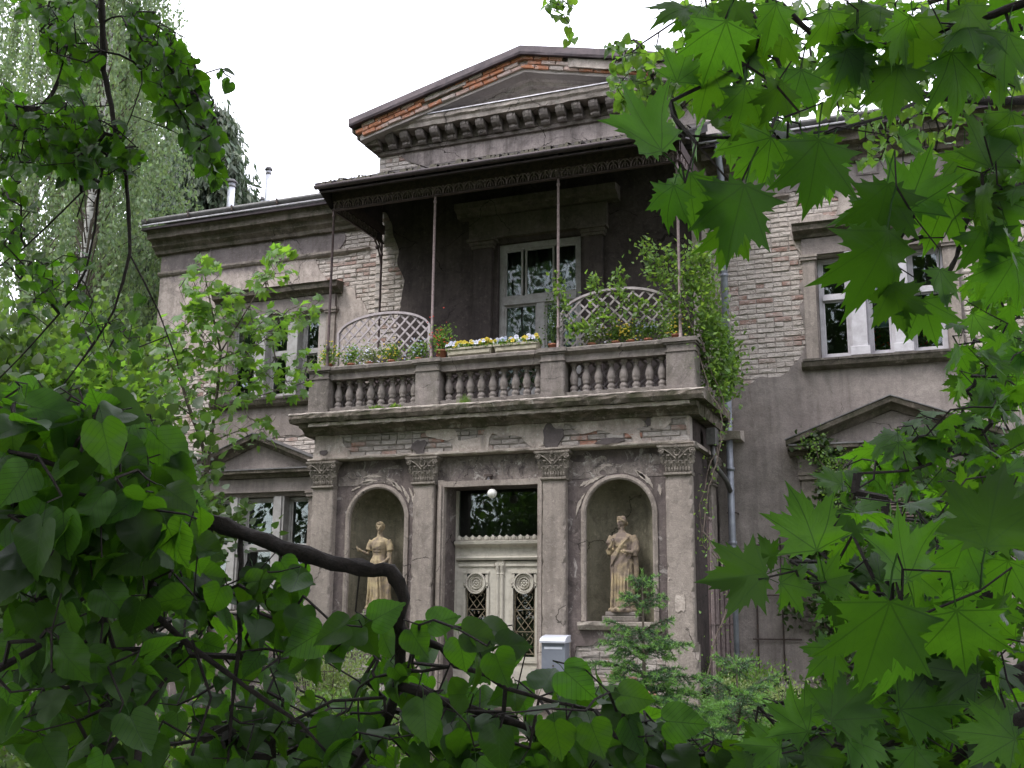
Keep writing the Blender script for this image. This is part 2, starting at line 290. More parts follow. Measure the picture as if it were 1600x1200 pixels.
# ---------------------------------------------------------------- mesh helpers
class MB:
    def __init__(s): s.v = []; s.f = []
    def add(s, vs, fs):
        o = len(s.v); s.v += [tuple(v) for v in vs]; s.f += [tuple(i+o for i in f) for f in fs]; return s
    def box(s, x0, x1, y0, y1, z0, z1):
        v = [(x0, y0, z0), (x1, y0, z0), (x1, y1, z0), (x0, y1, z0), (x0, y0, z1), (x1, y0, z1), (x1, y1, z1), (x0, y1, z1)]
        return s.add(v, [(0, 3, 2, 1), (4, 5, 6, 7), (0, 1, 5, 4), (1, 2, 6, 5), (2, 3, 7, 6), (3, 0, 4, 7)])
    def quad(s, a, b, c, d): return s.add([a, b, c, d], [(0, 1, 2, 3)])
    def extx(s, prof, x0, x1, seg=1, jit=0, shear=None):     # profile (y,z) swept along x; shear(x) adds to z
        n = len(prof); vs = []
        for i in range(seg+1):
            x = x0+(x1-x0)*i/seg; dz = shear(x) if shear else 0
            for (y, z) in prof:
                jy = random.uniform(-jit, jit); jz = random.uniform(-jit, jit)
                vs.append((x, y+jy, z+dz+jz))
        fs = []
        for i in range(seg):
            for j in range(n): a = i*n+j; b = i*n+(j+1) % n; fs.append((a, b, b+n, a+n))
        fs.append(tuple(range(n-1, -1, -1))); fs.append(tuple(seg*n+j for j in range(n)))
        return s.add(vs, fs)
    def exty(s, prof, y0, y1, seg=1, jit=0):                 # profile (x,z) swept along y
        n = len(prof); vs = []
        for i in range(seg+1):
            y = y0+(y1-y0)*i/seg
            for (x, z) in prof: vs.append((x+random.uniform(-jit, jit), y, z+random.uniform(-jit, jit)))
        fs = []
        for i in range(seg):
            for j in range(n): a = i*n+j; b = i*n+(j+1) % n; fs.append((a, b, b+n, a+n))
        fs.append(tuple(range(n-1, -1, -1))); fs.append(tuple(seg*n+j for j in range(n)))
        return s.add(vs, fs)
    def prism(s, poly, y0, y1):                              # polygon (x,z) given thickness in y
        n = len(poly); vs = [(x, y0, z) for x, z in poly]+[(x, y1, z) for x, z in poly]
        fs = [tuple(range(n)), tuple(range(2*n-1, n-1, -1))]+[(i, i+n, (i+1) % n+n, (i+1) % n) for i in range(n)]
        return s.add(vs, fs)
    def lathe(s, prof, c=(0, 0, 0), n=12, sx=1, sy=1):       # (r,z) rings
        vs = []
        for r, z in prof:
            for i in range(n):
                a = 2*math.pi*i/n; vs.append((c[0]+r*sx*math.cos(a), c[1]+r*sy*math.sin(a), c[2]+z))
        fs = []
        for k in range(len(prof)-1):
            for i in range(n): a = k*n+i; b = k*n+(i+1) % n; fs.append((a, b, b+n, a+n))
        fs.append(tuple(range(n-1, -1, -1))); fs.append(tuple((len(prof)-1)*n+i for i in range(n)))
        return s.add(vs, fs)
    def tube(s, pts, rad, n=6, cap=True, knot=0):
        pts = [Vector(p) for p in pts]; m = len(pts); rr = rad if isinstance(rad, (list, tuple)) else [rad]*m
        vs = []; ref = Vector((0.13, 0.31, 0.94))
        for i, p in enumerate(pts):
            d = (pts[min(i+1, m-1)]-pts[max(i-1, 0)])
            d = d.normalized() if d.length > 1e-9 else Vector((0, 0, 1))
            a = d.cross(ref)
            if a.length < 1e-3: a = d.cross(Vector((1, 0, 0)))
            a.normalize(); b = d.cross(a); ref2 = b
            for k in range(n):
                t = 2*math.pi*k/n; q = rr[i]*(1+(random.uniform(-knot, knot) if knot else 0))
                vs.append(p+a*math.cos(t)*q+b*math.sin(t)*q)
        fs = []
        for i in range(m-1):
            for k in range(n): a_ = i*n+k; b_ = i*n+(k+1) % n; fs.append((a_, b_, b_+n, a_+n))
        if cap: fs.append(tuple(range(n-1, -1, -1))); fs.append(tuple((m-1)*n+k for k in range(n)))
        return s.add(vs, fs)
    def sphere(s, c, r, n=10, sz=1, sx=1, sy=1):
        pr = [(max(r*math.sin(math.pi*i/(n//2+1)), 1e-4), -r*sz*math.cos(math.pi*i/(n//2+1))) for i in range(n//2+2)]
        return s.lathe(pr, c, n, sx, sy)
    def mesh(s, name, smooth=False):
        me = bpy.data.meshes.new(name); me.from_pydata(s.v, [], s.f); me.update()
        if smooth: me.polygons.foreach_set('use_smooth', [True]*len(me.polygons))
        return me
    def build(s, name, mat, parent=None, smooth=False, bevel=0):
        me = s.mesh(name, smooth); me.materials.append(M[mat] if isinstance(mat, str) else mat)
        if bevel:
            bm = bmesh.new(); bm.from_mesh(me)
            bmesh.ops.bevel(bm, geom=[e for e in bm.edges if len(e.link_faces) == 2 and e.calc_face_angle(0) > .5], offset=bevel, segments=1, affect='EDGES', clamp_overlap=True)
            bm.to_mesh(me); bm.free()
        return link(me, name, parent)
def link(me, name, parent=None, mw=None):
    o = bpy.data.objects.new(name, me); COL.objects.link(o)
    if mw is not None: o.matrix_world = mw
    if parent is not None:
        o.parent = parent; o.matrix_parent_inverse = PINV[parent.name]
    PINV[o.name] = (PINV[parent.name] if parent is not None and mw is None else o.matrix_basis.inverted())
    if parent is not None and mw is None: PINV[o.name] = Matrix.Identity(4)
    return o
PINV = {}
def tag(o, label=None, cat=None, group=None, kind=None):
    if label: o['label'] = label
    if cat: o['category'] = cat
    if group: o['group'] = group
    if kind: o['kind'] = kind
    return o
def empty(name, loc, label=None, cat=None, group=None, rz=0):
    o = bpy.data.objects.new(name, None); COL.objects.link(o); o.location = loc; o.rotation_euler[2] = rz
    o.empty_display_size = .1
    PINV[o.name] = (Matrix.Translation(Vector(loc)) @ Matrix.Rotation(rz, 4, 'Z')).inverted()
    return tag(o, label, cat, group)
def dup(root, loc, rz=0, label=None):
    r = root.copy(); COL.objects.link(r); r.location = loc; r.rotation_euler[2] = rz
    if label: r['label'] = label
    for ch in root.children:
        c = ch.copy(); COL.objects.link(c); c.parent = r
        for g in ch.children:
            d = g.copy(); COL.objects.link(d); d.parent = c
    return r

def sheet(x0, x1, z0, z1, y, field, holes=(), cell=.05, depth=.035, jit=.003):
    """plaster coat: grid on plane y, kept where field > 0, broken edge given a thickness, rectangular holes left out"""
    def lines(a, b, extra):
        n = max(1, round((b-a)/cell)); L = [a+(b-a)*i/n for i in range(n+1)]
        for e in extra:
            if a+1e-4 < e < b-1e-4:
                L = [l for l in L if abs(l-e) > cell*.3 or l in (a, b)]; L.append(e)
        return sorted(L)
    X = lines(x0, x1, [h[0] for h in holes]+[h[1] for h in holes]); Z = lines(z0, z1, [h[2] for h in holes]+[h[3] for h in holes])
    gx, gz = np.meshgrid(X, Z, indexing='ij'); F = field(gx, gz); mb = MB()
    idx = {}
    def vert(x, z, yy=0.0):
        k = (round(x, 5), round(z, 5), yy)
        if k not in idx:
            idx[k] = len(mb.v); mb.v.append((x, y+yy+(jit*2*(math.sin(x*13.1+z*7.7)*.5+math.sin(x*5.1-z*17.3)*.5) if yy == 0 else 0), z))
        return idx[k]
    for i in range(len(X)-1):
        for j in range(len(Z)-1):
            cx = (X[i]+X[i+1])/2; cz = (Z[j]+Z[j+1])/2
            if any(h[0] < cx < h[1] and h[2] < cz < h[3] for h in holes): continue
            P = [(X[i], Z[j], F[i, j]), (X[i+1], Z[j], F[i+1, j]), (X[i+1], Z[j+1], F[i+1, j+1]), (X[i], Z[j+1], F[i, j+1])]
            if all(p[2] <= 0 for p in P): continue
            if all(p[2] > 0 for p in P): mb.f.append(tuple(vert(p[0], p[1]) for p in P)); continue
            out = []; cut = []
            for k in range(4):
                a, b = P[k], P[(k+1) % 4]
                if a[2] > 0: out.append((a[0], a[1]))
                if (a[2] > 0) != (b[2] > 0):
                    t = a[2]/(a[2]-b[2]); q = (a[0]+(b[0]-a[0])*t, a[1]+(b[1]-a[1])*t); out.append(q); cut.append(q)
            ids = []
            for q in out:
                v_ = vert(*q)
                if not ids or ids[-1] != v_: ids.append(v_)
            if len(set(ids)) >= 3: mb.f.append(tuple(dict.fromkeys(ids)))
            for k in range(0, len(cut)-1, 2):
                a, b = cut[k], cut[k+1]
                if abs(a[0]-b[0])+abs(a[1]-b[1]) > 1e-4:
                    mb.f.append((vert(*a), vert(*b), vert(b[0], b[1], depth), vert(a[0], a[1], depth)))
    return mb
def reveals(mb, y, depth, holes):
    for (a, b, c, d) in holes:
        mb.quad((a, y, c), (a, y+depth, c), (a, y+depth, d), (a, y, d)); mb.quad((b, y, c), (b, y, d), (b, y+depth, d), (b, y+depth, c))
        mb.quad((a, y, d), (a, y+depth, d), (b, y+depth, d), (b, y, d)); mb.quad((a, y, c), (b, y, c), (b, y+depth, c), (a, y+depth, c))

# irregular brick templates, unit = one stretcher
def brick_mesh(seed, w=.243, h=.066, d=.10):
    rnd = random.Random(seed); mb = MB(); c = .006
    pr = [(-w/2, -h/2), (w/2, -h/2), (w/2, h/2), (-w/2, h/2)]
    fr = [(-w/2+c, -h/2+c), (w/2-c, -h/2+c), (w/2-c, h/2-c), (-w/2+c, h/2-c)]
    v = [(x, d, z) for x, z in pr]+[(x+rnd.uniform(-.004, .004), .007+rnd.uniform(-.003, .006), z+rnd.uniform(-.003, .003)) for x, z in pr]
    v += [(x+rnd.uniform(-.004, .004), rnd.uniform(-.004, .006), z+rnd.uniform(-.003, .003)) for x, z in fr]
    v += [(rnd.uniform(-.06, .06), rnd.uniform(-.006, .008), rnd.uniform(-.01, .01))]
    f = []
    for o in (0, 4):
        for i in range(4): f.append((o+i, o+(i+1) % 4, o+4+(i+1) % 4, o+4+i))
    for i in range(4): f.append((8+i, 8+(i+1) % 4, 12))
    mb.add(v, f); return mb
BR = [brick_mesh(i) for i in range(8)]; BRH = [brick_mesh(20+i, .118) for i in range(4)]
BRM = {}
def brick_me(kind, i, mat):
    k = (kind, i, mat)
    if k not in BRM:
        me = (BR if kind == 0 else BRH)[i].mesh('brick'); me.materials.append(M[mat]); BRM[k] = me
    return BRM[k]
def lay_bricks(x0, x1, z0, z1, y, keep, mat, parent, nobj, prefer=None, tilt=0):
    """running bond; keep(x,z) says where a brick shows; the first nobj (by prefer) are objects, the others join"""
    L = []; row = 0; z = z0
    while z < z1:
        x = x0 + (0 if row % 2 else -.128); hdr = (row % 4 == 3)
        while x < x1:
            w = .128 if hdr else .255
            cx = x+w/2
            if cx-w/2 > x0-.02 and cx+w/2 < x1+.02: L.append((cx, z+.037, 1 if hdr else 0))
            x += w
        z += .0765; row += 1
    if not L: return
    a = np.array([(l[0], l[1]) for l in L]); k = keep(a[:, 0], a[:, 1]); L = [l for l, q in zip(L, k) if q]
    if prefer: L.sort(key=prefer)
    mb = MB()
    for n, (cx, cz, h) in enumerate(L):
        i = random.randrange(8 if h == 0 else 4); yy = y+random.uniform(-.008, .010); rot = random.uniform(-.012, .012)
        if n < nobj:
            o = link(brick_me(h, i, mat), 'brick', parent, Matrix.Translation((cx, yy, cz)) @ Matrix.Rotation(rot, 4, 'Y'))
        else:
            T = (BR if h == 0 else BRH)[i]; c_, s_ = math.cos(rot), math.sin(rot)
            mb.add([(cx+v[0]*c_+v[2]*s_, yy+v[1], cz-v[0]*s_+v[2]*c_) for v in T.v], T.f)
    if mb.v: o = mb.build('brickwork', mat, parent); o['kind'] = 'stuff'

# ================================================================ GROUND
def gz(x, y):
    t = min(max((y-2)/9, 0), 1); base = -1.62-.43*t*t*(3-2*t)
    return base+.10*math.sin(x*.37+1)*math.sin(y*.29)*(1 if y < 12.5 else 0)
mb = MB(); xs = [-260, -120, -60, -40]+[-30+i*1.5 for i in range(41)]+[45, 70, 140, 260]; ys = [-200, -90, -40, -20]+[-12+i*1.2 for i in range(46)]+[60, 90, 160, 260]
mb.add([(x, y, gz(x, y)) for x in xs for y in ys], [(i*len(ys)+j, (i+1)*len(ys)+j, (i+1)*len(ys)+j+1, i*len(ys)+j+1) for i in range(len(xs)-1) for j in range(len(ys)-1)])
tag(mb.build('ground', 'ground', None, True), kind='structure')

# ================================================================ THE VILLA
XC, YW, YB, YP, G = -5.93, 15.8, 15.68, 14.0, -2.05      # axis, wing wall, bay wall, pilaster faces, ground
WL, WR = -13.45, 3.4
villa = empty('villa', (XC, YW, G), 'weathered two-storey stucco villa with pedimented bay, pillared porch and balcony', 'house')
def V(mb, name, mat, smooth=False, bevel=0, parent=None): return mb.build(name, mat, parent or villa, smooth, bevel)

# --- openings (world x, z)
LU = (-11.78, -9.78); LUZ = (3.62, 5.10)         # upper left window opening
RU = (-1.52, .20); RUZ = (3.60, 5.13)
LL = (-12.0, -9.95); LLZ = (-.02, 1.88)
RL = (-1.62, .42); RLZ = (-.02, 1.88)
ventL = [(-11.0, -10.74), (-12.6, -12.34)]; ventR = [(-.86, -.60), (1.4, 1.66)]
# --- peeled regions traced at the wall's own plane
pL1 = pxpoly([(536, 358), (528, 385), (520, 398), (493, 405), (500, 418), (512, 432), (528, 442), (548, 458), (563, 478), (577, 493), (583, 520), (640, 540), (660, 340), (600, 330)], YW)
pL2 = pxpoly([(236, 560), (262, 545), (300, 575), (322, 600), (335, 650), (330, 700), (300, 730), (235, 730)], YW)
pL3 = pxpoly([(405, 690), (440, 682), (470, 676), (500, 668), (520, 700), (500, 745), (470, 720), (440, 705)], YW)
pR1 = pxpoly([(1110, 300), (1175, 300), (1225, 296), (1275, 296), (1312, 306), (1300, 330), (1262, 343), (1240, 352), (1232, 368), (1246, 400), (1256, 470), (1254, 540), (1250, 566), (1232, 586), (1200, 592), (1165, 595), (1150, 590), (1100, 590)], YW)
pR2 = pxpoly([(1510, 395), (1560, 380), (1650, 370), (1700, 560), (1600, 585), (1550, 575), (1522, 560), (1505, 520)], YW)
def mkfield(polys, amp=.16, s=.35, seed=1, extra=None):
    def fld(x, z):
        d = np.full(np.shape(x), 9.0)
        for p in polys: d = np.minimum(d, sdpoly(x, z, p))
        d = d + amp*fbm(x, z, s, seed)
        if extra is not None: d = np.minimum(d, extra(x, z))
        return d
    return fld
def keepf(fld, margin, holes):
    def k(x, z):
        m = fld(x, z) < margin
        for h in holes: m &= ~((x > h[0]-.04) & (x < h[1]+.04) & (z > h[2]-.04) & (z < h[3]+.04))
        return m
    return k
HLw = [(LU[0], LU[1])+LUZ, (LL[0], LL[1])+LLZ]+[(a, b, 6.33, 6.52) for a, b in ventL]
HRw = [(RU[0], RU[1])+RUZ, (RL[0], RL[1])+RLZ]+[(a, b, 6.33, 6.52) for a, b in ventR]
fL = mkfield([pL1, pL2, pL3], .16, .4, 2); fR = mkfield([pR1, pR2], .14, .35, 5)
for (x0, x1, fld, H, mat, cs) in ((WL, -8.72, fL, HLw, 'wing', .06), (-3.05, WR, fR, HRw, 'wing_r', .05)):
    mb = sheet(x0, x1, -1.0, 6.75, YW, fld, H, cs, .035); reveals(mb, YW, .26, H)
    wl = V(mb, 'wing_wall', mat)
    b = sheet(x0+.01, x1-.01, -1.0, 6.75, YW+.033, lambda x, z: np.ones(np.shape(x)), H, 1.0, 0, 0); V(b, 'mortar_bed', 'mortar', parent=wl)
    lay_bricks(x0, x1, -1.0, 6.75, YW+.016, keepf(fld, .10, H), 'brick', wl, 110 if x0 < -9 else 120, prefer=(lambda l: -l[1]) if x0 < -9 else (lambda l: abs(l[0]+2.3)+abs(l[1]-4.9)*.6))
# masonry behind: solid ends so that the building has depth
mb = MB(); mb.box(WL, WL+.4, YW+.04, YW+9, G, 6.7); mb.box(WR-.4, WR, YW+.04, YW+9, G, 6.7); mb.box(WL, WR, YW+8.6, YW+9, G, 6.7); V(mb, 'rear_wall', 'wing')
# plinth with ledge
mb = MB()
for a, b in ((WL-.06, -8.9), (-2.95, WR)):
    mb.extx([(YW-.12, G-.3), (YW-.12, -1.12), (YW+.1, -1.12), (YW+.1, G-.3)], a, b, 12, .004)
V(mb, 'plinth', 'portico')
mb = MB()
for a, b in ((WL-.1, -8.9), (-2.95, WR)):
    mb.extx([(YW-.10, -1.12), (YW-.19, -1.08), (YW-.20, -.99), (YW-.14, -.93), (YW+.05, -.90), (YW+.05, -1.12)], a, b, 26, .006)
V(mb, 'plinth_ledge', 'stone')
# band molding under the attic strip, chipped away in places
mb = MB()
x = WL-.02
while x < WR:
    s = .22+random.random()*.3
    if not (-8.72 < x+s and x < -3.05):
        worn = (x > -9.7 and x < -8.7) or (-2.9 < x < -1.2)
        if not worn or random.random() < .45:
            e = .02 if worn else 0
            mb.extx([(YW+.02, 6.07+e), (YW-.035+e, 6.10+e), (YW-.06+e, 6.13), (YW-.06+e, 6.165-e), (YW+.02, 6.20-e)], x, min(x+s+.004, WR), 3, .005+e*.4)
    x += s
V(mb, 'string_course', 'pilaster')
# main cornice + gutter + roof of each wing
def wing_cornice(x0, x1, endL):
    mb = MB(); off = .0
    pr = [(YW+.02, 6.50), (YW-.07, 6.52), (YW-.09, 6.58), (YW-.17, 6.64), (YW-.20, 6.72), (YW-.33, 6.74), (YW-.34, 6.84), (YW-.40, 6.90), (YW+.02, 6.92)]
    mb.extx(pr, x0-(.10 if endL else 0), x1, int((x1-x0)/.25), .006); V(mb, 'wing_cornice', 'cornice')
    mb = MB(); mb.extx([(YW-.46, 6.88), (YW-.46, 6.925), (YW+.1, 6.965), (YW+.1, 6.93)], x0-(.16 if endL else 0), x1, 8, .002); V(mb, 'cornice_flashing', 'tin')
    mb = MB(); mb.tube([(x0-(.17 if endL else 0), YW-.49, 6.955), (x1, YW-.49, 6.955)], .016, 6); V(mb, 'gutter_rim', 'tin_white')
    mb = MB(); pts = [(YW-.44+.075*math.cos(a), 7.07+.085*math.sin(a)) for a in [math.pi+i*math.pi/7 for i in range(8)]]
    pts += [(YW-.44+.068*math.cos(a), 7.07+.078*math.sin(a)) for a in [2*math.pi-i*math.pi/7 for i in range(8)]]
    mb.extx(pts, x0-(.19 if endL else 0), x1, 6); V(mb, 'gutter', 'zinc_dark', True)
    mb = MB(); x = x0
    while x < x1: mb.extx([(YW-.53, 6.99), (YW-.54, 7.08), (YW-.525, 7.08), (YW-.515, 7.0), (YW-.44, 6.97), (YW-.44, 6.96)], x, x+.03); x += .95
    V(mb, 'gutter_bracket', 'iron_dark')
    mb = MB(); mb.extx([(YW-.40, 7.08), (YW-.40, 7.10), (YW+4.5, 8.35), (YW+9.4, 7.08), (YW+9.4, 7.02), (YW+4.5, 8.28)], x0-.12*endL, x1, 2); V(mb, 'wing_roof', 'tin')
wing_cornice(WL, -8.75, True); wing_cornice(-3.1, WR, False)
mb = MB(); mb.extx([(YB+.1, 7.9), (YB+.1, 7.94), (YW+7, 7.95), (YW+7, 7.9)], XC-2.9, XC+2.9); V(mb, 'bay_roof', 'tin')
# attic vents
for a, b in ventL+ventR:
    mb = MB(); mb.box(a, b, YW+.22, YW+.24, 6.33, 6.52); f = V(mb, 'attic_vent', 'room')
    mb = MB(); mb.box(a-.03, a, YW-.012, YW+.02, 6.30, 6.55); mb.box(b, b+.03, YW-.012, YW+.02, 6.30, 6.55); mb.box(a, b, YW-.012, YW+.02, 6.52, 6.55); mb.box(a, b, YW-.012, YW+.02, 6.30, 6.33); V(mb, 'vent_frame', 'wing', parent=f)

# --- windows
def room(x0, x1, z0, z1, y, d=1.8):
    mb = MB(); e = .25
    mb.quad((x0-e, y+d, z0-e), (x1+e, y+d, z0-e), (x1+e, y+d, z1+e), (x0-e, y+d, z1+e))
    for xx in (x0-e, x1+e): mb.quad((xx, y, z0-e), (xx, y+d, z0-e), (xx, y+d, z1+e), (xx, y, z1+e))
    for zz in (z0-e, z1+e): mb.quad((x0-e, y, zz), (x1+e, y, zz), (x1+e, y+d, zz), (x0-e, y+d, zz))
    # front returns so that light enters only by the opening
    mb.quad((x0-e, y, z0-e), (x0, y, z0-e), (x0, y, z1+e), (x0-e, y, z1+e)); mb.quad((x1, y, z0-e), (x1+e, y, z0-e), (x1+e, y, z1+e), (x1, y, z1+e))
    mb.quad((x0, y, z0-e), (x1, y, z0-e), (x1, y, z0), (x0, y, z0)); mb.quad((x0, y, z1), (x1, y, z1), (x1, y, z1+e), (x0, y, z1+e))
    V(mb, 'room', 'room')
def sash(x0, x1, z0, z1, y, ztr, mat, w=.05, shut=False):
    """one light: frame with a transom bar and two panes"""
    mb = MB(); mb.box(x0, x0+w, y, y+.07, z0, z1); mb.box(x1-w, x1, y, y+.07, z0, z1)
    mb.box(x0+w, x1-w, y, y+.07, z0, z0+w); mb.box(x0+w, x1-w, y, y+.07, z1-w, z1); mb.box(x0+w, x1-w, y-.025, y+.075, ztr-.04, ztr+.035)
    for a, b in ((z0+w, ztr-.04), (ztr+.035, z1-w)):   # inner sash strips
        mb.box(x0+w, x0+w+.028, y+.018, y+.05, a, b); mb.box(x1-w-.028, x1-w, y+.018, y+.05, a, b)
        mb.box(x0+w+.028, x1-w-.028, y+.018, y+.05, a, a+.03); mb.box(x0+w+.028, x1-w-.028, y+.018, y+.05, b-.026, b)
    fr = V(mb, 'window', mat, bevel=.004)
    for a, b in ((z0+w, ztr-.04), (ztr+.035, z1-w)):
        mb = MB(); tl_ = random.uniform(-.012, .012); X0, X1, Z0, Z1 = x0+w+.02, x1-w-.02, a+.02, b-.02
        mb.add([(X0, y+.03, Z0), (X1, y+.03+tl_, Z0), (X1, y+.033+tl_, Z1), (X0, y+.033, Z1), (X0, y+.034, Z0), (X1, y+.034+tl_, Z0), (X1, y+.037+tl_, Z1), (X0, y+.037, Z1)],
               [(0, 1, 2, 3), (7, 6, 5, 4), (0, 4, 5, 1), (3, 2, 6, 7), (0, 3, 7, 4), (1, 5, 6, 2)])
        V(mb, 'pane', 'glass', parent=fr)
    return fr
def three_light(W, Z, ztr, cx, mul, mat_m, mat_f):
    x0, x1 = W; z0, z1 = Z; y = YW+.13
    room(x0, x1, z0, z1, YW+.265)
    ms = [cx-mul, cx+mul]; hw = .105
    mb = MB()
    for m in ms:
        mb.box(m-hw, m+hw, YW-.045, YW+.16, z0, z1-.02); mb.box(m-hw-.03, m+hw+.03, YW-.065, YW+.16, z0, z0+.13)
        mb.box(m-hw-.02, m+hw+.02, YW-.065, YW+.16, z1-.10, z1-.045); mb.box(m-hw-.045, m+hw+.045, YW-.09, YW+.16, z1-.045, z1+.005)
    V(mb, 'mullion', mat_m, bevel=.006)
    ed = [x0]+ms+[x1]
    for i in range(3):
        a = ed[i]+(hw if i else 0); b = ed[i+1]-(hw if i < 2 else 0)
        sash(a+.002, b-.002, z0+.01, z1-.01, y, ztr, mat_f)
    # side pilasters, entablature, cap cornice, sill
    mb = MB()
    for a, b in ((x0-.19, x0-.02), (x1+.02, x1+.19)):
        mb.extx([(YW-.05, z0), (YW-.05, z1-.06), (YW+.03, z1-.06), (YW+.03, z0)], a, b, 2, .002)
        mb.box(a-.03, b+.03, YW-.085, YW+.03, z1-.06, z1-.02); mb.box(a-.045, b+.045, YW-.10, YW+.03, z1-.018, z1+.02)
    V(mb, 'window_pilaster', 'pilaster')
    mb = MB(); mb.extx([(YW-.06, z1+.02), (YW-.065, z1+.27), (YW+.03, z1+.27), (YW+.03, z1+.02)], x0-.19, x1+.19, 8, .002); V(mb, 'window_frieze', 'wing_low')
    mb = MB(); mb.extx([(YW+.03, z1+.27), (YW-.09, z1+.28), (YW-.12, z1+.33), (YW-.21, z1+.36), (YW-.22, z1+.43), (YW-.26, z1+.46), (YW+.03, z1+.49)], x0-.30, x1+.30, 14, .005); V(mb, 'window_cornice', 'cornice')
    mb = MB(); mb.extx([(YW+.14, z0-.03), (YW-.16, z0-.06), (YW-.17, z0-.03), (YW+.14, z0+.012)], x0-.24, x1+.24, 8, .002); V(mb, 'sill_flashing', 'stone')
    mb = MB(); mb.extx([(YW+.03, z0-.18), (YW-.06, z0-.17), (YW-.12, z0-.13), (YW-.15, z0-.064), (YW+.03, z0-.055)], x0-.26, x1+.26, 12, .005); V(mb, 'window_sill', 'cornice')
three_light(LU, LUZ, 4.42, -10.76, .33, 'wood_grey', 'wood_grey')
three_light(RU, RUZ, 4.52, -.675, .29, 'wood_white', 'wood_white')

def ped_window(W, Z, cx, ms, shutter):
    x0, x1 = W; z0, z1 = Z; y = YW+.13
    room(x0, x1, z0, z1, YW+.265)
    hw = .11; mb = MB()
    for m in ms: mb.box(m-hw, m+hw, YW-.02, YW+.15, z0, z1); mb.box(m-hw+.04, m+hw-.04, YW-.045, YW-.02, z0, z1)
    V(mb, 'mullion', 'wood_grey', bevel=.005)
    ed = [x0]+ms+[x1]
    for i in range(3):
        a = ed[i]+(hw if i else 0); b = ed[i+1]-(hw if i < 2 else 0); sash(a+.002, b-.002, z0+.01, z1-.01, y, 1.02, 'wood_grey')
        if shutter:
            s = MB(); zz = z0+.03
            while zz < z1-.05: s.extx([(y-.035, zz), (y-.012, zz+.04), (y-.006, zz+.04), (y-.028, zz)], a+.02, b-.02); zz += .045
            V(s, 'roller_shutter', 'blind')
    mb = MB()
    for a, b in ((x0-.24, x0-.02), (x1+.02, x1+.24)):
        mb.extx([(YW-.07, z0), (YW-.07, z1-.03), (YW+.03, z1-.03), (YW+.03, z0)], a, b, 2, .003)
        mb.box(a-.03, b+.03, YW-.11, YW+.03, z1-.03, z1+.03); mb.box(a-.045, b+.045, YW-.13, YW+.03, z1+.032, z1+.07)
    V(mb, 'window_pilaster', 'pilaster')
    e = .27
    mb = MB(); mb.extx([(YW-.10, z1+.07), (YW-.10, z1+.30), (YW+.03, z1+.30), (YW+.03, z1+.07)], x0-e, x1+e, 8, .003); V(mb, 'window_frieze', 'wing_low')
    mb = MB(); zc = z1+.30
    mb.extx([(YW+.03, zc), (YW-.13, zc+.01), (YW-.16, zc+.06), (YW-.27, zc+.08), (YW-.28, zc+.13), (YW+.03, zc+.15)], x0-e-.12, x1+e+.12, 14, .005)
    V(mb, 'window_cornice', 'cornice')
    mb = MB(); mb.extx([(YW-.295, zc+.132), (YW-.295, zc+.152), (YW+.02, zc+.168), (YW+.02, zc+.152)], x0-e-.10, x1+e+.10, 4); V(mb, 'cornice_flashing', 'zinc_dark')
    H = .55; xl, xr = x0-e-.14, x1+e+.14
    sl = H/(cx-xl)
    mb = MB()
    rk = [(YW+.02, -.02), (YW-.10, -.02), (YW-.14, .05), (YW-.27, .07), (YW-.29, .14), (YW+.02, .16)]
    mb.extx([(a, b+zc+.07) for a, b in rk], xl, cx, 10, .005, lambda x: (x-xl)*sl); mb.extx([(a, b+zc+.07) for a, b in rk], cx, xr, 10, .005, lambda x: (xr-x)*sl)
    pd = V(mb, 'window_pediment', 'cornice')
    mb = MB(); mb.prism([(xl+.25, zc+.16), (xr-.25, zc+.16), (cx, zc+.16+(cx-xl-.25)*sl-.02)], YW-.06, YW+.02); V(mb, 'tympanum', 'wing_low', parent=pd)
    mb = MB(); 
    for a, b, fsh in ((xl-.01, cx, lambda x: (x-xl)*sl), (cx, xr+.01, lambda x: (xr-x)*sl)):
        mb.extx([(YW-.305, zc+.215), (YW-.305, zc+.23), (YW+.02, zc+.245), (YW+.02, zc+.225)], a, b, 1, 0, fsh)
    V(mb, 'pediment_flashing', 'zinc_dark', parent=pd)
    mb = MB(); mb.extx([(YW+.14, z0-.04), (YW-.17, z0-.07), (YW-.18, z0-.04), (YW+.14, z0+.005)], x0-.3, x1+.3, 6, .002)
    mb.extx([(YW+.03, z0-.20), (YW-.08, z0-.19), (YW-.14, z0-.075), (YW+.03, z0-.07)], x0-.3, x1+.3, 10, .004); V(mb, 'window_sill', 'stone')
    mb = MB(); mb.extx([(YW-.03, z0-.82), (YW-.03, z0-.22), (YW+.02, z0-.22), (YW+.02, z0-.82)], x0-.1, x1+.1, 4, .002); V(mb, 'apron_panel', 'portico')
ped_window(LL, LLZ, -10.97, [-11.44, -10.55], False)
ped_window(RL, RLZ, -.60, [-1.03, -.17], True)
# iron rods fixed on the wall right of the porch
mb = MB()
for x_ in (-2.55, -2.2): mb.tube([(x_, YW-.03, -1.0), (x_, YW-.03, 1.05)], .012, 5)
for z_ in (.95, .25, -.35): mb.tube([(-2.62, YW-.04, z_), (-1.95, YW-.04, z_)], .012, 5)
V(mb, 'wall_trellis', 'iron_dark')

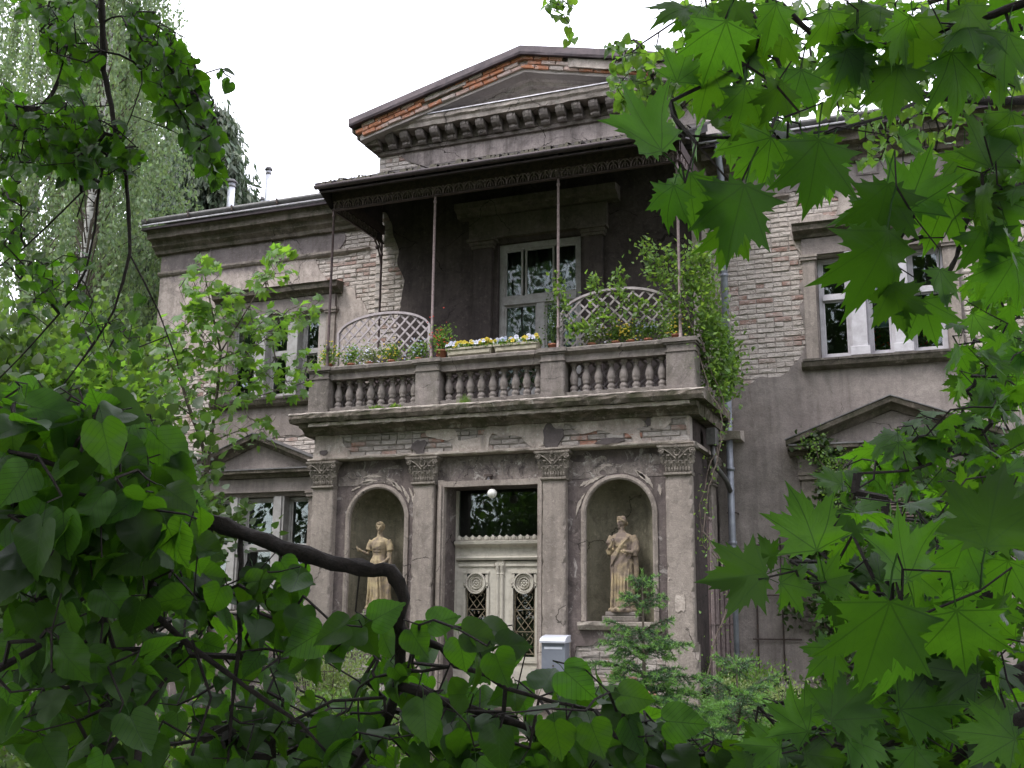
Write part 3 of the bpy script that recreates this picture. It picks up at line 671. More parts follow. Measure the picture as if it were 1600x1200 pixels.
# --- central bay, upper floor (loggia wall) + gable
DO = (-6.52, -5.10, 2.95, 5.88)
pB = pxpoly([(560, 330), (604, 330), (618, 372), (624, 392), (622, 415), (631, 440), (627, 470), (621, 500), (618, 530), (614, 560), (560, 560)], YB)
pB2 = pxpoly([(560, 215), (622, 225), (628, 246), (640, 256), (670, 258), (640, 275), (560, 280)], YB)
fB = mkfield([pB, pB2], .05, .25, 9)
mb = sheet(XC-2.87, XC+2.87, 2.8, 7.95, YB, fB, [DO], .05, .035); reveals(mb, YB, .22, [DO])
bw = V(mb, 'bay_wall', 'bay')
b = sheet(XC-2.86, XC+2.86, 2.8, 7.95, YB+.033, lambda x, z: np.ones(np.shape(x)), [DO], 1.0, 0, 0); V(b, 'mortar_bed', 'mortar', parent=bw)
lay_bricks(XC-2.87, XC+2.87, 2.8, 7.95, YB+.016, keepf(fB, .08, [DO]), 'brick', bw, 24)
mb = MB(); mb.box(XC-2.868, XC-2.84, YB+.035, YW+3, 2.8, 7.95); mb.box(XC+2.84, XC+2.868, YB+.035, YW+3, 2.8, 7.95); V(mb, 'bay_side', 'brick')
mb = MB(); mb.extx([(YB-.05, 2.9), (YB-.05, 7.0), (YB+.02, 7.0), (YB+.02, 2.9)], XC+2.62, XC+2.86, 2, .004); V(mb, 'corner_pilaster', 'pale')
# loggia door
x0, x1, z0, z1 = DO; room(x0, x1, z0, z1, YB+.23, 2.2)
mb = MB(); yy = YB+.08
mb.box(x0, x0+.09, yy, yy+.1, z0, z1); mb.box(x1-.09, x1, yy, yy+.1, z0, z1); mb.box(x0+.09, x1-.09, yy, yy+.1, z1-.1, z1); mb.box(x0+.09, x1-.09, yy-.03, yy+.11, 4.84, 4.98)
mb.box(-5.87, -5.73, yy-.015, yy+.1, z0, 4.84); mb.box(x0+.09, -5.87, yy, yy+.1, z0, z0+.5); mb.box(-5.73, x1-.09, yy, yy+.1, z0, z0+.5)
bd = V(mb, 'balcony_door', 'wood_grey', bevel=.006)
for a, b, c, d in ((x0+.09, -5.87, z0+.5, 4.84), (-5.73, x1-.09, z0+.5, 4.84), (x0+.09, -6.12, 4.98, z1-.1), (-6.08, -5.58, 4.98, z1-.1), (-5.54, x1-.09, 4.98, z1-.1)):
    mb = MB(); mb.box(a, a+.03, yy+.02, yy+.06, c, d); mb.box(b-.03, b, yy+.02, yy+.06, c, d); mb.box(a+.03, b-.03, yy+.02, yy+.06, c, c+.03); mb.box(a+.03, b-.03, yy+.02, yy+.06, d-.03, d); V(mb, 'sash', 'wood_grey', parent=bd)
    mb = MB(); mb.add([(a+.02, yy+.035, c+.02), (b-.02, yy+.045, c+.02), (b-.02, yy+.038, d-.02), (a+.02, yy+.042, d-.02), (a+.02, yy+.039, c+.02), (b-.02, yy+.049, c+.02), (b-.02, yy+.042, d-.02), (a+.02, yy+.046, d-.02)], [(0, 1, 2, 3), (7, 6, 5, 4), (0, 4, 5, 1), (3, 2, 6, 7), (0, 3, 7, 4), (1, 5, 6, 2)]); V(mb, 'pane', 'glass', parent=bd)
mb = MB(); pts = []
for i in range(41): pts.append((x0+.05+i*(x1-x0-.1)/40, YB+.32+.03*math.sin(i*1.9)+.012*math.sin(i*4.1)))
for i in range(40):
    if i in (17, 18, 19, 20): continue
    mb.quad((pts[i][0], pts[i][1], 3.0), (pts[i+1][0], pts[i+1][1], 3.0), (pts[i+1][0], pts[i+1][1], 5.85), (pts[i][0], pts[i][1], 5.85))
V(mb, 'curtain', 'curtain', True, parent=bd)
# door case: flanking pilasters with caps, entablature
mb = MB()
for a, b in ((-6.92, -6.60), (-5.02, -4.72)):
    mb.extx([(YB-.09, 2.9), (YB-.09, 5.80), (YB+.02, 5.80), (YB+.02, 2.9)], a, b, 2, .002)
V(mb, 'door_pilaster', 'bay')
mb = MB()
for a, b in ((-6.92, -6.60), (-5.02, -4.72)):
    for dz, e, h in ((0, .03, .05), (.05, .05, .06), (.11, .09, .05)): mb.box(a-e, b+e, YB-.09-e, YB+.02, 5.80+dz, 5.80+dz+h-.002)
V(mb, 'door_pilaster_cap', 'door_case')
mb = MB(); mb.extx([(YB-.10, 5.96), (YB-.10, 6.34), (YB+.02, 6.34), (YB+.02, 5.96)], -7.0, -4.64, 6, .003)
mb.extx([(YB+.02, 6.34), (YB-.14, 6.36), (YB-.17, 6.42), (YB-.27, 6.46), (YB-.29, 6.56), (YB+.02, 6.60)], -7.2, -4.44, 10, .004); V(mb, 'door_entablature', 'door_case')

# gable: frieze cap, consoles, horizontal cornice, tympanum, raking cornices, brick edge
gb = V(MB().extx([(YB+.01, 7.74), (YB-.05, 7.75), (YB-.07, 7.80), (YB+.01, 7.82)], XC-2.88, XC+2.88, 20, .004), 'gable', 'stone')
mb = MB(); mb.extx([(YB+.3, 7.82), (YB-.055, 7.82), (YB-.055, 8.03), (YB+.3, 8.03)], XC-2.9, XC+2.9, 20, .004); V(mb, 'console_band', 'cornice', parent=gb)
con = MB(); pr = [(YB-.05, 7.81), (YB-.12, 7.80), (YB-.155, 7.83), (YB-.15, 7.87), (YB-.20, 7.885), (YB-.245, 7.92), (YB-.27, 7.97), (YB-.27, 8.02), (YB-.05, 8.025)]
con.extx(pr, -.072, .072); con.extx([(a-.014 if a < YB-.06 else a, b) for a, b in pr], -.03, .03)
cme = con.mesh('console'); cme.materials.append(M['stone'])
for i in range(21):
    cx_ = XC-2.82+i*.282
    o = link(cme, 'console', gb, Matrix.Translation((cx_+random.uniform(-.006, .006), 0, 0)) @ Matrix.Rotation(random.uniform(-.02, .02), 4, 'X') if False else Matrix.Translation((cx_+random.uniform(-.006, .006), random.uniform(-.01, .01), random.uniform(-.004, .004))))
mb = MB(); mb.extx([(YB+.3, 8.03), (YB-.31, 8.035), (YB-.33, 8.10), (YB-.37, 8.13), (YB-.38, 8.19), (YB+.3, 8.21)], XC-3.0, XC+3.0, 40, .008); V(mb, 'gable_cornice', 'pale', parent=gb)
mb = MB(); mb.extx([(YB-.40, 8.195), (YB-.40, 8.212), (YB+.2, 8.235), (YB+.2, 8.215)], XC-2.6, XC+2.75, 6, .002); V(mb, 'cornice_flashing', 'tin_white', parent=gb)
SL = .243; AP = 9.03; HW = 3.13; Yf = YB-.55
tz = lambda x: AP-abs(x-XC)*SL
mb = MB(); mb.add([(XC-2.5, YB, 8.2), (XC+2.5, YB, 8.2), (XC, YB, AP-.33)], [(0, 1, 2)]); V(mb, 'tympanum', 'gable', parent=gb)
for s in (-1, 1):
    a, b = (XC-HW, XC) if s < 0 else (XC, XC+HW); sh = (lambda x: tz(x)-AP)
    mb = MB(); mb.extx([(Yf-.03, AP-.03), (Yf-.03, AP+.0), (YB+1.2, AP+.03), (YB+1.2, AP+.0)], a-(.04 if s < 0 else 0), b+(.04 if s > 0 else 0), 10, .003, sh)
    mb.extx([(Yf-.045, AP-.16), (Yf-.055, AP-.12), (Yf-.05, AP-.02), (Yf+.10, AP-.02), (Yf+.10, AP-.15)], a-(.02 if s < 0 else 0), b+(.02 if s > 0 else 0), 14, .004, sh); V(mb, 'verge_board', 'tin', parent=gb)
    mb = MB(); mb.extx([(Yf+.13, AP-.40), (Yf+.12, AP-.14), (YB+.2, AP-.14), (YB+.2, AP-.40)], a+.12*(s < 0), b-.12*(s > 0), 20, .004, sh); V(mb, 'raking_core', 'mortar', parent=gb)
    mb = MB(); mb.extx([(YB-.24, AP-.345), (YB-.20, AP-.40), (YB-.12, AP-.42), (YB-.10, AP-.48), (YB+.01, AP-.50), (YB+.01, AP-.345)], a+.75*(s < 0), b-.75*(s > 0), 20, .005, sh); V(mb, 'raking_molding', 'gable', parent=gb)
    # rows of bare brick along the edge (three stretcher courses following the slope)
    rest = MB()
    for c in range(3):
        L = HW-.12; n = int(L/.25)
        for i in range(n+1):
            u = .08+i*.25+(c % 2)*.12
            if u > L: continue
            x_ = XC+s*u; z_ = AP-u*SL-.170-c*.072
            if (s < 0 and 1.0 < u < 1.75 and c == 1) or (s > 0 and u > .75 and c < 2 and random.random() < .75): continue
            o = link(brick_me(0, random.randrange(8), 'brick_red'), 'brick', gb, Matrix.Translation((x_, Yf+.045+random.uniform(-.012, .012)+.018*c, z_)) @ Matrix.Rotation(s*math.atan(SL)+random.uniform(-.02, .02), 4, 'Y'))
    mb = MB()
    if s > 0: mb.extx([(Yf+.035, AP-.31), (Yf+.02, AP-.165), (Yf+.07, AP-.165), (Yf+.07, AP-.31)], XC+.8, XC+2.9, 24, .008, sh)
    else: mb.extx([(Yf+.04, AP-.235), (Yf+.034, AP-.18), (Yf+.07, AP-.18), (Yf+.07, AP-.235)], XC-1.75, XC-1.0, 10, .01, sh)
    V(mb, 'plaster_remnant', 'pale', parent=gb)
# return ends of the gable cornice (stepped stone at the tips)
for s in (-1, 1):
    mb = MB()
    for dz, e, yy in ((7.80, .05, YB-.16), (7.87, .14, YB-.26), (7.96, .24, YB-.36), (8.06, .30, YB-.44)):
        xa, xb = sorted((XC+s*2.75, XC+s*(2.87+e))); mb.extx([(yy, dz), (yy-.01, dz+.10), (YB+.6, dz+.10), (YB+.6, dz)], xa, xb, 3, .006)
    V(mb, 'gable_corner', 'cornice', parent=gb)
mb = MB()
for s in (-1, 1): mb.add([(XC, YB-.5, AP-.02), (XC+s*HW, YB-.5, AP-.02-HW*SL), (XC+s*HW, YW+6, AP-.02-HW*SL), (XC, YW+6, AP-.02)], [(0, 1, 2, 3)])
V(mb, 'gable_roof', 'tin')

# ================================================================ PORCH (ground floor of the bay)
PW = YP+.12                                             # porch wall plane
PX = [(-8.78, -8.42), (-7.10, -6.77), (-5.12, -4.79), (-3.40, -3.05)]
DX = (-6.62, -5.20, -1.18, 1.72)                        # door opening
NCH = [(-7.73, .465), (-4.07, .475)]; NZ0, NZS = -.12, 1.29
def nfield(x, z):
    d = np.full(np.shape(x), 9.0)
    for c, r in NCH:
        up = np.sqrt((x-c)**2+(z-NZS)**2)-r; box = np.maximum(np.abs(x-c)-r, NZ0-z)
        d = np.minimum(d, np.where(z > NZS, up, np.maximum(box, z-9)))
    return d
low = [[(-4.72, -1.2), (-4.72, -.42), (-4.3, -.36), (-3.5, -.40), (-3.42, -1.2)], [(-8.4, -1.2), (-8.38, -.6), (-7.9, -.7), (-7.2, -.55), (-7.15, -1.2)]]
def pfield(x, z):
    d = np.full(np.shape(x), 9.0)
    for p in low: d = np.minimum(d, sdpoly(x, z, p)+.10*fbm(x, z, .3, 4))
    return np.minimum(d, nfield(x, z))
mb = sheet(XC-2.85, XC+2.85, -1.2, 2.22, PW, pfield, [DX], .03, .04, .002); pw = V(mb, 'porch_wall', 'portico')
mb = MB(); 
for a, b in ((-4.74, -3.40), (-8.42, -7.10)): mb.box(a, b, PW+.03, PW+.05, -1.2, -.2)
V(mb, 'mortar_bed', 'mortar', parent=pw)
lf = lambda x, z: (np.minimum(sdpoly(x, z, low[0]), sdpoly(x, z, low[1]))+.10*fbm(x, z, .3, 4)) < .08
lay_bricks(-4.74, -3.40, -1.2, -.3, PW+.016, lf, 'brick_dark', pw, 40); lay_bricks(-8.42, -7.10, -1.2, -.45, PW+.016, lf, 'brick_dark', pw, 0)
mb = MB(); X0, X1, Z0, Z1 = DX                          # door reveal
for xx in (X0, X1): mb.quad((xx, PW, Z0), (xx, PW+.42, Z0), (xx, PW+.42, Z1), (xx, PW, Z1))
mb.quad((X0, PW, Z1), (X1, PW, Z1), (X1, PW+.42, Z1), (X0, PW+.42, Z1)); V(mb, 'door_reveal', 'portico')
# side walls and back pilasters of the porch
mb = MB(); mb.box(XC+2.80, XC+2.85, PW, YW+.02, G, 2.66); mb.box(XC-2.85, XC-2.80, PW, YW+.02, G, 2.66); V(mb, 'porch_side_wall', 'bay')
mb = MB(); mb.box(XC+2.85, XC+2.89, YW-.56, YW-.22, -1.15, 1.76); mb.box(XC-2.89, XC-2.85, YW-.56, YW-.22, -1.15, 1.76); V(mb, 'side_pilaster', 'pilaster')
mb = MB(); mb.extx([(YP-.04, G-.3), (YP-.04, -1.22), (YP-.02, -1.16), (PW+.05, -1.15), (PW+.05, G-.3)], XC-2.92, XC-1.0, 10, .004); mb.extx([(YP-.04, G-.3), (YP-.04, -1.22), (YP-.02, -1.16), (PW+.05, -1.15), (PW+.05, G-.3)], XC+1.0, XC+2.92, 10, .004)
mb.box(XC+2.855, XC+2.92, PW, YW, G-.3, -1.15); V(mb, 'porch_plinth', 'stone')
# front pilasters: ragged plaster shaft, block base, leafy capital
def worn_box(x0, x1, y0, y1, z0, z1, n=22, j=.006, bite=.0):
    mb = MB(); ch = .012; vs = []
    for i in range(n+1):
        z = z0+(z1-z0)*i/n
        bl = random.random()**6*bite; br = random.random()**6*bite
        pr = [(x0, y1), (x0+random.uniform(-j, j)*.4, y0+ch+bl), (x0+ch+bl+random.uniform(0, j), y0), (x1-ch-br-random.uniform(0, j), y0), (x1+random.uniform(-j, j)*.4, y0+ch+br), (x1, y1)]
        vs += [(a, b, z) for a, b in pr]
    fs = []
    for i in range(n):
        for k in range(6): a = i*6+k; b = i*6+(k+1) % 6; fs.append((a, b, b+6, a+6))
    fs.append(tuple(range(5, -1, -1))); fs.append(tuple(n*6+k for k in range(6)))
    return mb.add(vs, fs)
def capital_mesh(w, d):
    """acanthus capital: w wide at the neck, 0.4 high, front towards -y"""
    mb = MB(); H = .40; h2 = w/2
    mb.extx([(-.012, 0), (-.035, .012), (-.035, .030), (-.012, .042), (d, .042), (d, 0)], -h2-.018, h2+.018)
    # bell
    vs = []; N = 8
    for i in range(N+1):
        t_ = i/N; fl = .055*max(0, (t_-.35)/.65)**2; z = .04+t_*(H-.085)
        vs += [(-h2-fl*.9, d, z), (-h2-fl, -.005-fl, z), (h2+fl, -.005-fl, z), (h2+fl*.9, d, z)]
    fs = [(i*4+k, i*4+(k+1) % 4, (i+1)*4+(k+1) % 4, (i+1)*4+k) for i in range(N) for k in range(4)]
    mb.add(vs, fs)
    # tongues below
    n = 9
    for i in range(n):
        x = -h2+.02+i*(w-.04)/(n-1); mb.sphere((x, -.012, .085), .017, 6, 2.1)
    def leafy(cx, z0, h, lw, out):
        K = 6; vs = []
        for i in range(K+1):
            t_ = i/K; ww = lw*(.75+.5*math.sin(t_*2.6))*(1-.55*t_**3)/2; z = z0+h*(t_ if t_ < .84 else .84-(t_-.84)*.9); y = -.012-out*(t_**2.2)-.015*math.sin(t_*3)
            sc = 1.18 if i % 2 else .85
            vs += [(cx-ww*sc, y+.018, z), (cx-ww*.35, y-.004, z), (cx, y+.006, z), (cx+ww*.35, y-.004, z), (cx+ww*sc, y+.018, z)]
        mb.add(vs, [(i*5+k, i*5+k+1, (i+1)*5+k+1, (i+1)*5+k) for i in range(K) for k in range(4)])
    for i in range(4): leafy(-h2+w*(i+.5)/4, .10, .12, w/4*1.15, .035)
    for i in range(3): leafy(-h2+w*(i+.5)/3, .15, .15, w/3*.85, .055)
    for s in (-1, 1): leafy(s*(h2+.01), .15, .15, .09, .05)
    for s in (-1, 1):                                     # corner scrolls
        pts = []
        for k in range(15): a = k*.62; r = .042*(1-k/17); pts.append((s*(h2+.035)+s*r*math.cos(a), -.072-.008*k/14, .315+r*math.sin(a)))
        mb.tube([(s*.02, -.05, .22), (s*h2*.6, -.055, .30), (s*(h2), -.065, .345)]+pts, .011, 5)
        mb.sphere((s*(h2+.035), -.082, .315), .016, 6)
        pts = [(s*.01, -.045, .24), (s*.035, -.055, .29), (s*.055, -.06, .325), (s*.035, -.062, .335), (s*.025, -.06, .315)]; mb.tube(pts, .008, 5)
    vs = []; fs = []                                      # concave abacus with flower
    for z in (.355, .372, .40):
        o = .0 if z < .36 else .012
        for k in range(9): x = (-1+k/4)*(h2+.075+o); vs.append((x, -.085-o+.035*(1-(x/(h2+.08))**2), z))
        vs += [(h2+.07+o, d, z), (-h2-.07-o, d, z)]
    for L in range(2):
        for k in range(11): a = L*11+k; b = L*11+(k+1) % 11; fs.append((a, b, b+11, a+11))
    fs.append(tuple(range(10, -1, -1))); fs.append(tuple(22+k for k in range(11))); mb.add(vs, fs)
    for k in range(5): a = k*1.257; mb.sphere((.02*math.cos(a), -.078, .372+.02*math.sin(a)), .014, 6)
    mb.sphere((0, -.09, .372), .012, 6)
    return mb.mesh('capital', False)
capm = capital_mesh(.34, .14); capm.materials.append(M['capital'])
for i, (a, b) in enumerate(PX):
    p = V(worn_box(a, b, YP, PW-.002, -.36, 1.762, 34, .005, .03), 'porch_pilaster', 'pilaster')
    link(capm, 'capital', p, Matrix.Translation(((a+b)/2, YP, 1.76)))
    V(worn_box(a-.035, b+.035, YP-.03, PW-.002, -1.15, -.39, 8, .012, .06), 'pilaster_base', 'pale' if i == 2 else 'pilaster', parent=p)
    V(worn_box(a-.015, b+.015, YP-.015, PW-.002, -.388, -.362, 2, .01, .02), 'base_molding', 'pilaster', parent=p)
for s in (1, -1):
    link(capm, 'side_capital', villa, Matrix.Translation((XC+s*2.885, YW-.39, 1.76)) @ Matrix.Rotation(math.radians(90*s), 4, 'Z'))
mb = MB(); mb.box(-3.29, -3.17, YP-.006, YP-.002, .02, .22)
paper = MB(); paper.prism([(-3.30, .03), (-3.27, .0), (-3.22, .03), (-3.19, .01), (-3.17, .04), (-3.175, .2), (-3.19, .235), (-3.23, .21), (-3.28, .225), (-3.305, .19)], YP-.009, YP-.003); V(paper, 'paper_remnant', 'pale')

# entablature: architrave line, frieze with bare brick, slab
mb = MB(); mb.extx([(PW+.02, 2.165), (YP-.02, 2.168), (YP-.05, 2.185), (YP-.055, 2.205), (PW+.02, 2.215)], XC-2.93, XC+2.93, 60, .005); V(mb, 'architrave_lip', 'pale')
def ffield(x, z): return -.055+.9*fbm(x, z, .55, 21)*.5+.05*np.sin(x*1.3+2)
mb = sheet(XC-2.87, XC+2.87, 2.21, 2.68, YP+.01, lambda x, z: np.maximum(ffield(x, z), .04-(z-2.21)*.9*(1+0*x)-.02), (), .03, .03); fz = V(mb, 'frieze', 'pale')
mb = MB(); mb.box(XC-2.865, XC+2.865, YP+.042, YP+.2, 2.21, 2.68); V(mb, 'mortar_bed', 'mortar', parent=fz)
lay_bricks(XC-2.87, XC+2.87, 2.215, 2.68, YP+.018, lambda x, z: ffield(x, z) < .08, 'brick_dark', fz, 60, prefer=lambda l: -l[1])
pt = MB()
for cx_, cz_, w_, h_, sd_ in ((-7.02, 2.30, .24, .26, 1), (-4.98, 2.36, .28, .40, 2), (-3.62, 2.50, .09, .12, 3), (-8.6, 2.3, .15, .1, 4), (-4.15, 2.26, .4, .08, 5)):
    rnd = random.Random(sd_); pl = []
    for k in range(14): a = k*6.283/14; r = .5*(.65+.6*rnd.random()); pl.append((cx_+w_*r*math.cos(a), max(2.2, cz_+h_*r*math.sin(a))))
    pt.prism(pl, YP-.004, YP+.05)
V(pt, 'mortar_patch', 'patch', parent=fz)
mb = MB(); mb.box(XC+2.85, XC+2.93, YP+.06, YW, 2.17, 2.215); V(mb, 'side_architrave', 'pale')
SX = 3.13
mb = MB(); mb.extx([(YP+.06, 2.55), (YP-.03, 2.56), (YP-.05, 2.60), (YP-.12, 2.635), (YP-.20, 2.655), (YP-.215, 2.72), (YP+.3, 2.72), (YP+.3, 2.55)], XC-SX+.12, XC+SX-.12, 50, .009); V(mb, 'slab_molding', 'slab')
mb = MB(); mb.extx([(YP-.27, 2.722), (YP-.31, 2.78), (YP-.315, 2.825), (YP-.30, 2.85), (YW-.01, 2.86), (YW-.01, 2.722)], XC-SX, XC+SX, 60, .006); V(mb, 'balcony_slab', 'slab')
mb = MB(); mb.extx([(YP-.318, 2.832), (YP-.322, 2.848), (YP-.29, 2.862), (YP-.20, 2.866), (YP-.20, 2.853), (YP-.29, 2.850)], XC-SX-.004, XC+SX+.004, 90, .004); V(mb, 'slab_lip', 'pale')
mb = MB(); mb.extx([(YP-.225, 2.665), (YP-.235, 2.715), (YP-.19, 2.715), (YP-.19, 2.665)], XC-SX+.3, XC+SX-.2, 90, .008); V(mb, 'slab_fillet', 'pale')
mb = MB(); mb.box(XC+2.87, XC+3.02, YP+.3, YW-.01, 2.56, 2.72); mb.box(XC-3.02, XC-2.87, YP+.3, YW-.01, 2.56, 2.72); V(mb, 'slab_side_molding', 'slab')
mb = MB(); mb.extx([(YW-.3, 2.44), (YW-.34, 2.56), (YW-.01, 2.60), (YW-.01, 2.44)], XC+2.95, XC+3.28, 3, .01); V(mb, 'broken_cornice_block', 'pale')
# moss and grass tufts on the slab are added with the plants

# balustrade
bal = V(MB().extx([(YP-.09, 2.86), (YP-.09, 2.955), (YP+.17, 2.955), (YP+.17, 2.86)], -8.84, -2.95, 24, .003), 'balustrade', 'stone')
PED = [(-8.85, -8.51), (-7.05, -6.67), (-5.11, -4.76), (-3.33, -2.94)]
for a, b in PED:
    V(worn_box(a, b, YP-.13, YP+.21, 2.862, 3.50, 10, .004, .02), 'pedestal', 'stone', parent=bal)
    mb = MB(); mb.box(a-.02, b+.02, YP-.15, YP+.23, 2.864, 2.93); mb.box(a-.015, b+.015, YP-.145, YP+.225, 3.40, 3.418); V(mb, 'pedestal_molding', 'stone', parent=bal)
def rail(a, b):
    mb = MB(); mb.extx([(YP-.085, 3.385), (YP-.085, 3.475), (YP-.12, 3.50), (YP-.15, 3.52), (YP-.155, 3.565), (YP-.12, 3.585), (YP+.2, 3.585), (YP+.235, 3.565), (YP+.23, 3.52), (YP+.165, 3.475), (YP+.165, 3.385)], a, b, max(2, int((b-a)/.2)), .003); return mb
for i in range(3): V(rail(PED[i][1]+.001, PED[i+1][0]-.001), 'top_rail', 'stone', parent=bal)
for a, b in PED:
    mb = MB(); 
    for (dz, e, h) in ((3.502, .02, .025), (3.528, .045, .04), (3.569, .03, .02)): mb.box(a-e, b+e, YP-.13-e, YP+.21+e, dz, dz+h-.001)
    V(mb, 'pedestal_cap', 'stone', parent=bal)
bprof = [(.058, 0), (.060, .022), (.048, .03), (.052, .045), (.060, .062), (.050, .085), (.036, .10), (.034, .115), (.048, .125), (.050, .14), (.046, .15), (.058, .175), (.061, .20), (.055, .24), (.043, .285), (.032, .325), (.028, .345), (.036, .352), (.036, .365), (.030, .372), (.042, .39), (.054, .40), (.055, .43)]
bm_ = MB(); bm_.lathe(bprof, (0, 0, 0), 14); bm_.box(-.058, .058, -.058, .058, -.0, .018); bme = bm_.mesh('baluster', True); bme.materials.append(M['stone_b'])
def balu(x, y): link(bme, 'baluster', bal, Matrix.Translation((x+random.uniform(-.004, .004), y, 2.955)) @ Matrix.Rotation(random.uniform(0, 6), 4, 'Z') @ Matrix.Rotation(random.uniform(-.02, .02), 4, 'X'))
for (a, b), n in zip([(PED[i][1], PED[i+1][0]) for i in range(3)], (8, 9, 8)):
    for k in range(n): balu(a+(b-a)*(k+.5)/n, YP+.04)
for s in (-1, 1):
    xx = XC+s*2.78
    mb = MB(); mb.box(xx-.12, xx+.12, YP+.22, YW-.15, 3.39, 3.49); mb.box(xx-.16, xx+.16, YP+.24, YW-.15, 3.492, 3.58); mb.box(xx-.12, xx+.12, YP+.18, YW-.15, 2.862, 2.953); V(mb, 'side_rail', 'stone', parent=bal)
    for k in range(7): balu(xx, YP+.33+k*.175)

# canopy over the balcony
can = V(MB().add([(-8.70, YP-.42, 6.375), (-2.88, YP-.42, 6.375), (-2.88, YB, 7.44), (-8.70, YB, 7.44), (-8.70, YP-.42, 6.40), (-2.88, YP-.42, 6.40), (-2.88, YB, 7.465), (-8.70, YB, 7.465)],
    [(0, 1, 2, 3), (7, 6, 5, 4), (0, 4, 5, 1), (3, 2, 6, 7), (0, 3, 7, 4), (1, 5, 6, 2)]), 'canopy', 'rafter')
mb = MB(); x = -8.66
while x < -2.9:                                          # ragged felt along the eaves and the roof foot
    w_ = random.uniform(.02, .12); h_ = random.uniform(.03, .10); y0 = YP-.44+random.uniform(0, .03)
    mb.add([(x, y0, 6.385), (x+w_, y0, 6.385), (x+w_*.8, y0+.05, 6.40+h_), (x+w_*.2, y0+.05, 6.40+h_), (x, y0+.5, 6.61), (x+w_, y0+.5, 6.61)], [(0, 1, 2, 3), (3, 2, 5, 4)]); x += w_*.9
V(mb, 'roof_felt', 'moss', parent=can)
mb = MB(); mb.extx([(YP-.42+.05*math.cos(a)-.03, 6.375+.05*math.sin(a)) for a in [math.pi+i*math.pi/6 for i in range(7)]]+[(YP-.45+.043*math.cos(a), 6.38+.043*math.sin(a)) for a in [2*math.pi-i*math.pi/6 for i in range(7)]], -8.70, -2.90, 10, .002); V(mb, 'gutter', 'tin', True, parent=can)
mb = MB(); mb.extx([(YP-.40, 6.29), (YP-.40, 6.31), (YP+.0, 6.46), (YP+.0, 6.44)], -8.66, -2.95, 4); V(mb, 'eaves_board', 'tin', parent=can)
mb = MB(); mb.add([(-8.72, YP-.45, 6.43), (-8.665, YP-.03, 6.15), (-8.665, YB, 6.15), (-8.71, YB, 7.44), (-8.71, YP-.44, 6.44)], [(0, 1, 2, 3, 4)]); V(mb, 'corner_flashing', 'tin', parent=can)
mb = MB(); mb.extx([(YP-.02, 6.30), (YP-.025, 6.45), (YP+.02, 6.45), (YP+.02, 6.30)], -8.66, -3.10, 10, .002); mb.box(-8.66, -3.10, YP-.028, YP+.03, 6.132, 6.155); mb.box(-8.66, -3.10, YP-.028, YP+.02, 6.292, 6.30)
for xx in (-8.66, -3.12): mb.box(xx, xx+.03, YP+.03, YB, 6.30, 6.46); mb.box(xx, xx+.03, YP+.03, YB, 6.132, 6.155)
V(mb, 'fascia', 'rust', parent=can)
orn = MB(); R_ = .085
orn.tube([(R_*math.cos(a), -.008, .13*abs(math.sin(a))**.8) for a in [i*math.pi/10 for i in range(11)]], .010, 4)
orn.tube([(.045*math.cos(a), -.008, .012+.07*math.sin(a)) for a in [i*math.pi/6 for i in range(7)]], .007, 4)
orn.tube([(0, -.008, 0), (0, -.008, .14)], .008, 4); orn.sphere((0, -.014, .10), .018, 6); orn.sphere((-R_, -.014, .115), .020, 6); orn.sphere((-R_, -.012, .07), .013, 6)

om = orn.mesh('fascia_ornament'); om.materials.append(M['rust_light'])
n = int(5.52/.172)
for i in range(n): link(om, 'fascia_ornament', can, Matrix.Translation((-8.62+.09+i*.172, YP-.006, 6.156)))
for xx in (-8.645, -3.10):
    for i in range(8): link(om, 'fascia_ornament', can, Matrix.Translation((xx, YP+.15+i*.172, 6.156)) @ Matrix.Rotation(-math.pi/2, 4, 'Z'))
def colonette(x, y, z0=3.585, z1=6.30, mat='rust_light'):
    mb = MB(); mb.lathe([(.045, 0), (.045, .03), (.026, .05), (.022, .30), (.030, .31), (.030, .34), (.021, .36), (.019, z1-z0-.28), (.028, z1-z0-.27), (.028, z1-z0-.24), (.019, z1-z0-.22), (.019, z1-z0)], (x, y, z0), 9); V(mb, 'colonette', mat, True, parent=can)
for x in (-8.62, -6.86, -4.89, -3.15): colonette(x, YP, mat='rust_light' if x != -8.62 else 'rust')
colonette(-8.60, YB-.14, 2.87, 6.15, 'rust'); colonette(-3.16, YB-.14, 2.87, 6.15, 'rust')
for xx in (-8.60, -3.16):
    mb = MB(); mb.tube([(xx, YB-.14, 5.55)]+[(xx, YB-.14-.42*(1-math.cos(a)), 5.55+.58*math.sin(a)) for a in [i*.157 for i in range(1, 11)]], .016, 5)
    mb.tube([(xx, YB-.14, 5.9), (xx, YB-.30, 6.14)], .012, 5); mb.sphere((xx, YB-.30, 5.98), .04, 6)
    for k in range(5): mb.tube([(xx, YB-.16-.06*k, 6.13), (xx, YB-.16-.012*k, 5.9+.04*k)], .008, 4)
    V(mb, 'bracket', 'rust', parent=can)
mb = MB()
for k in range(10):
    xx = -8.5+k*.6; mb.add([(xx, YP+.03, 6.47), (xx+.07, YP+.03, 6.47), (xx+.07, YB, 7.30), (xx, YB, 7.30), (xx, YP+.03, 6.585), (xx+.07, YP+.03, 6.585), (xx+.07, YB, 7.43), (xx, YB, 7.43)], [(0, 1, 2, 3), (7, 6, 5, 4), (0, 4, 5, 1), (0, 3, 7, 4), (1, 5, 6, 2)])
mb.box(-8.6, -3.1, YP+.8, YP+.88, 6.66, 6.74); V(mb, 'rafter', 'rafter', parent=can)

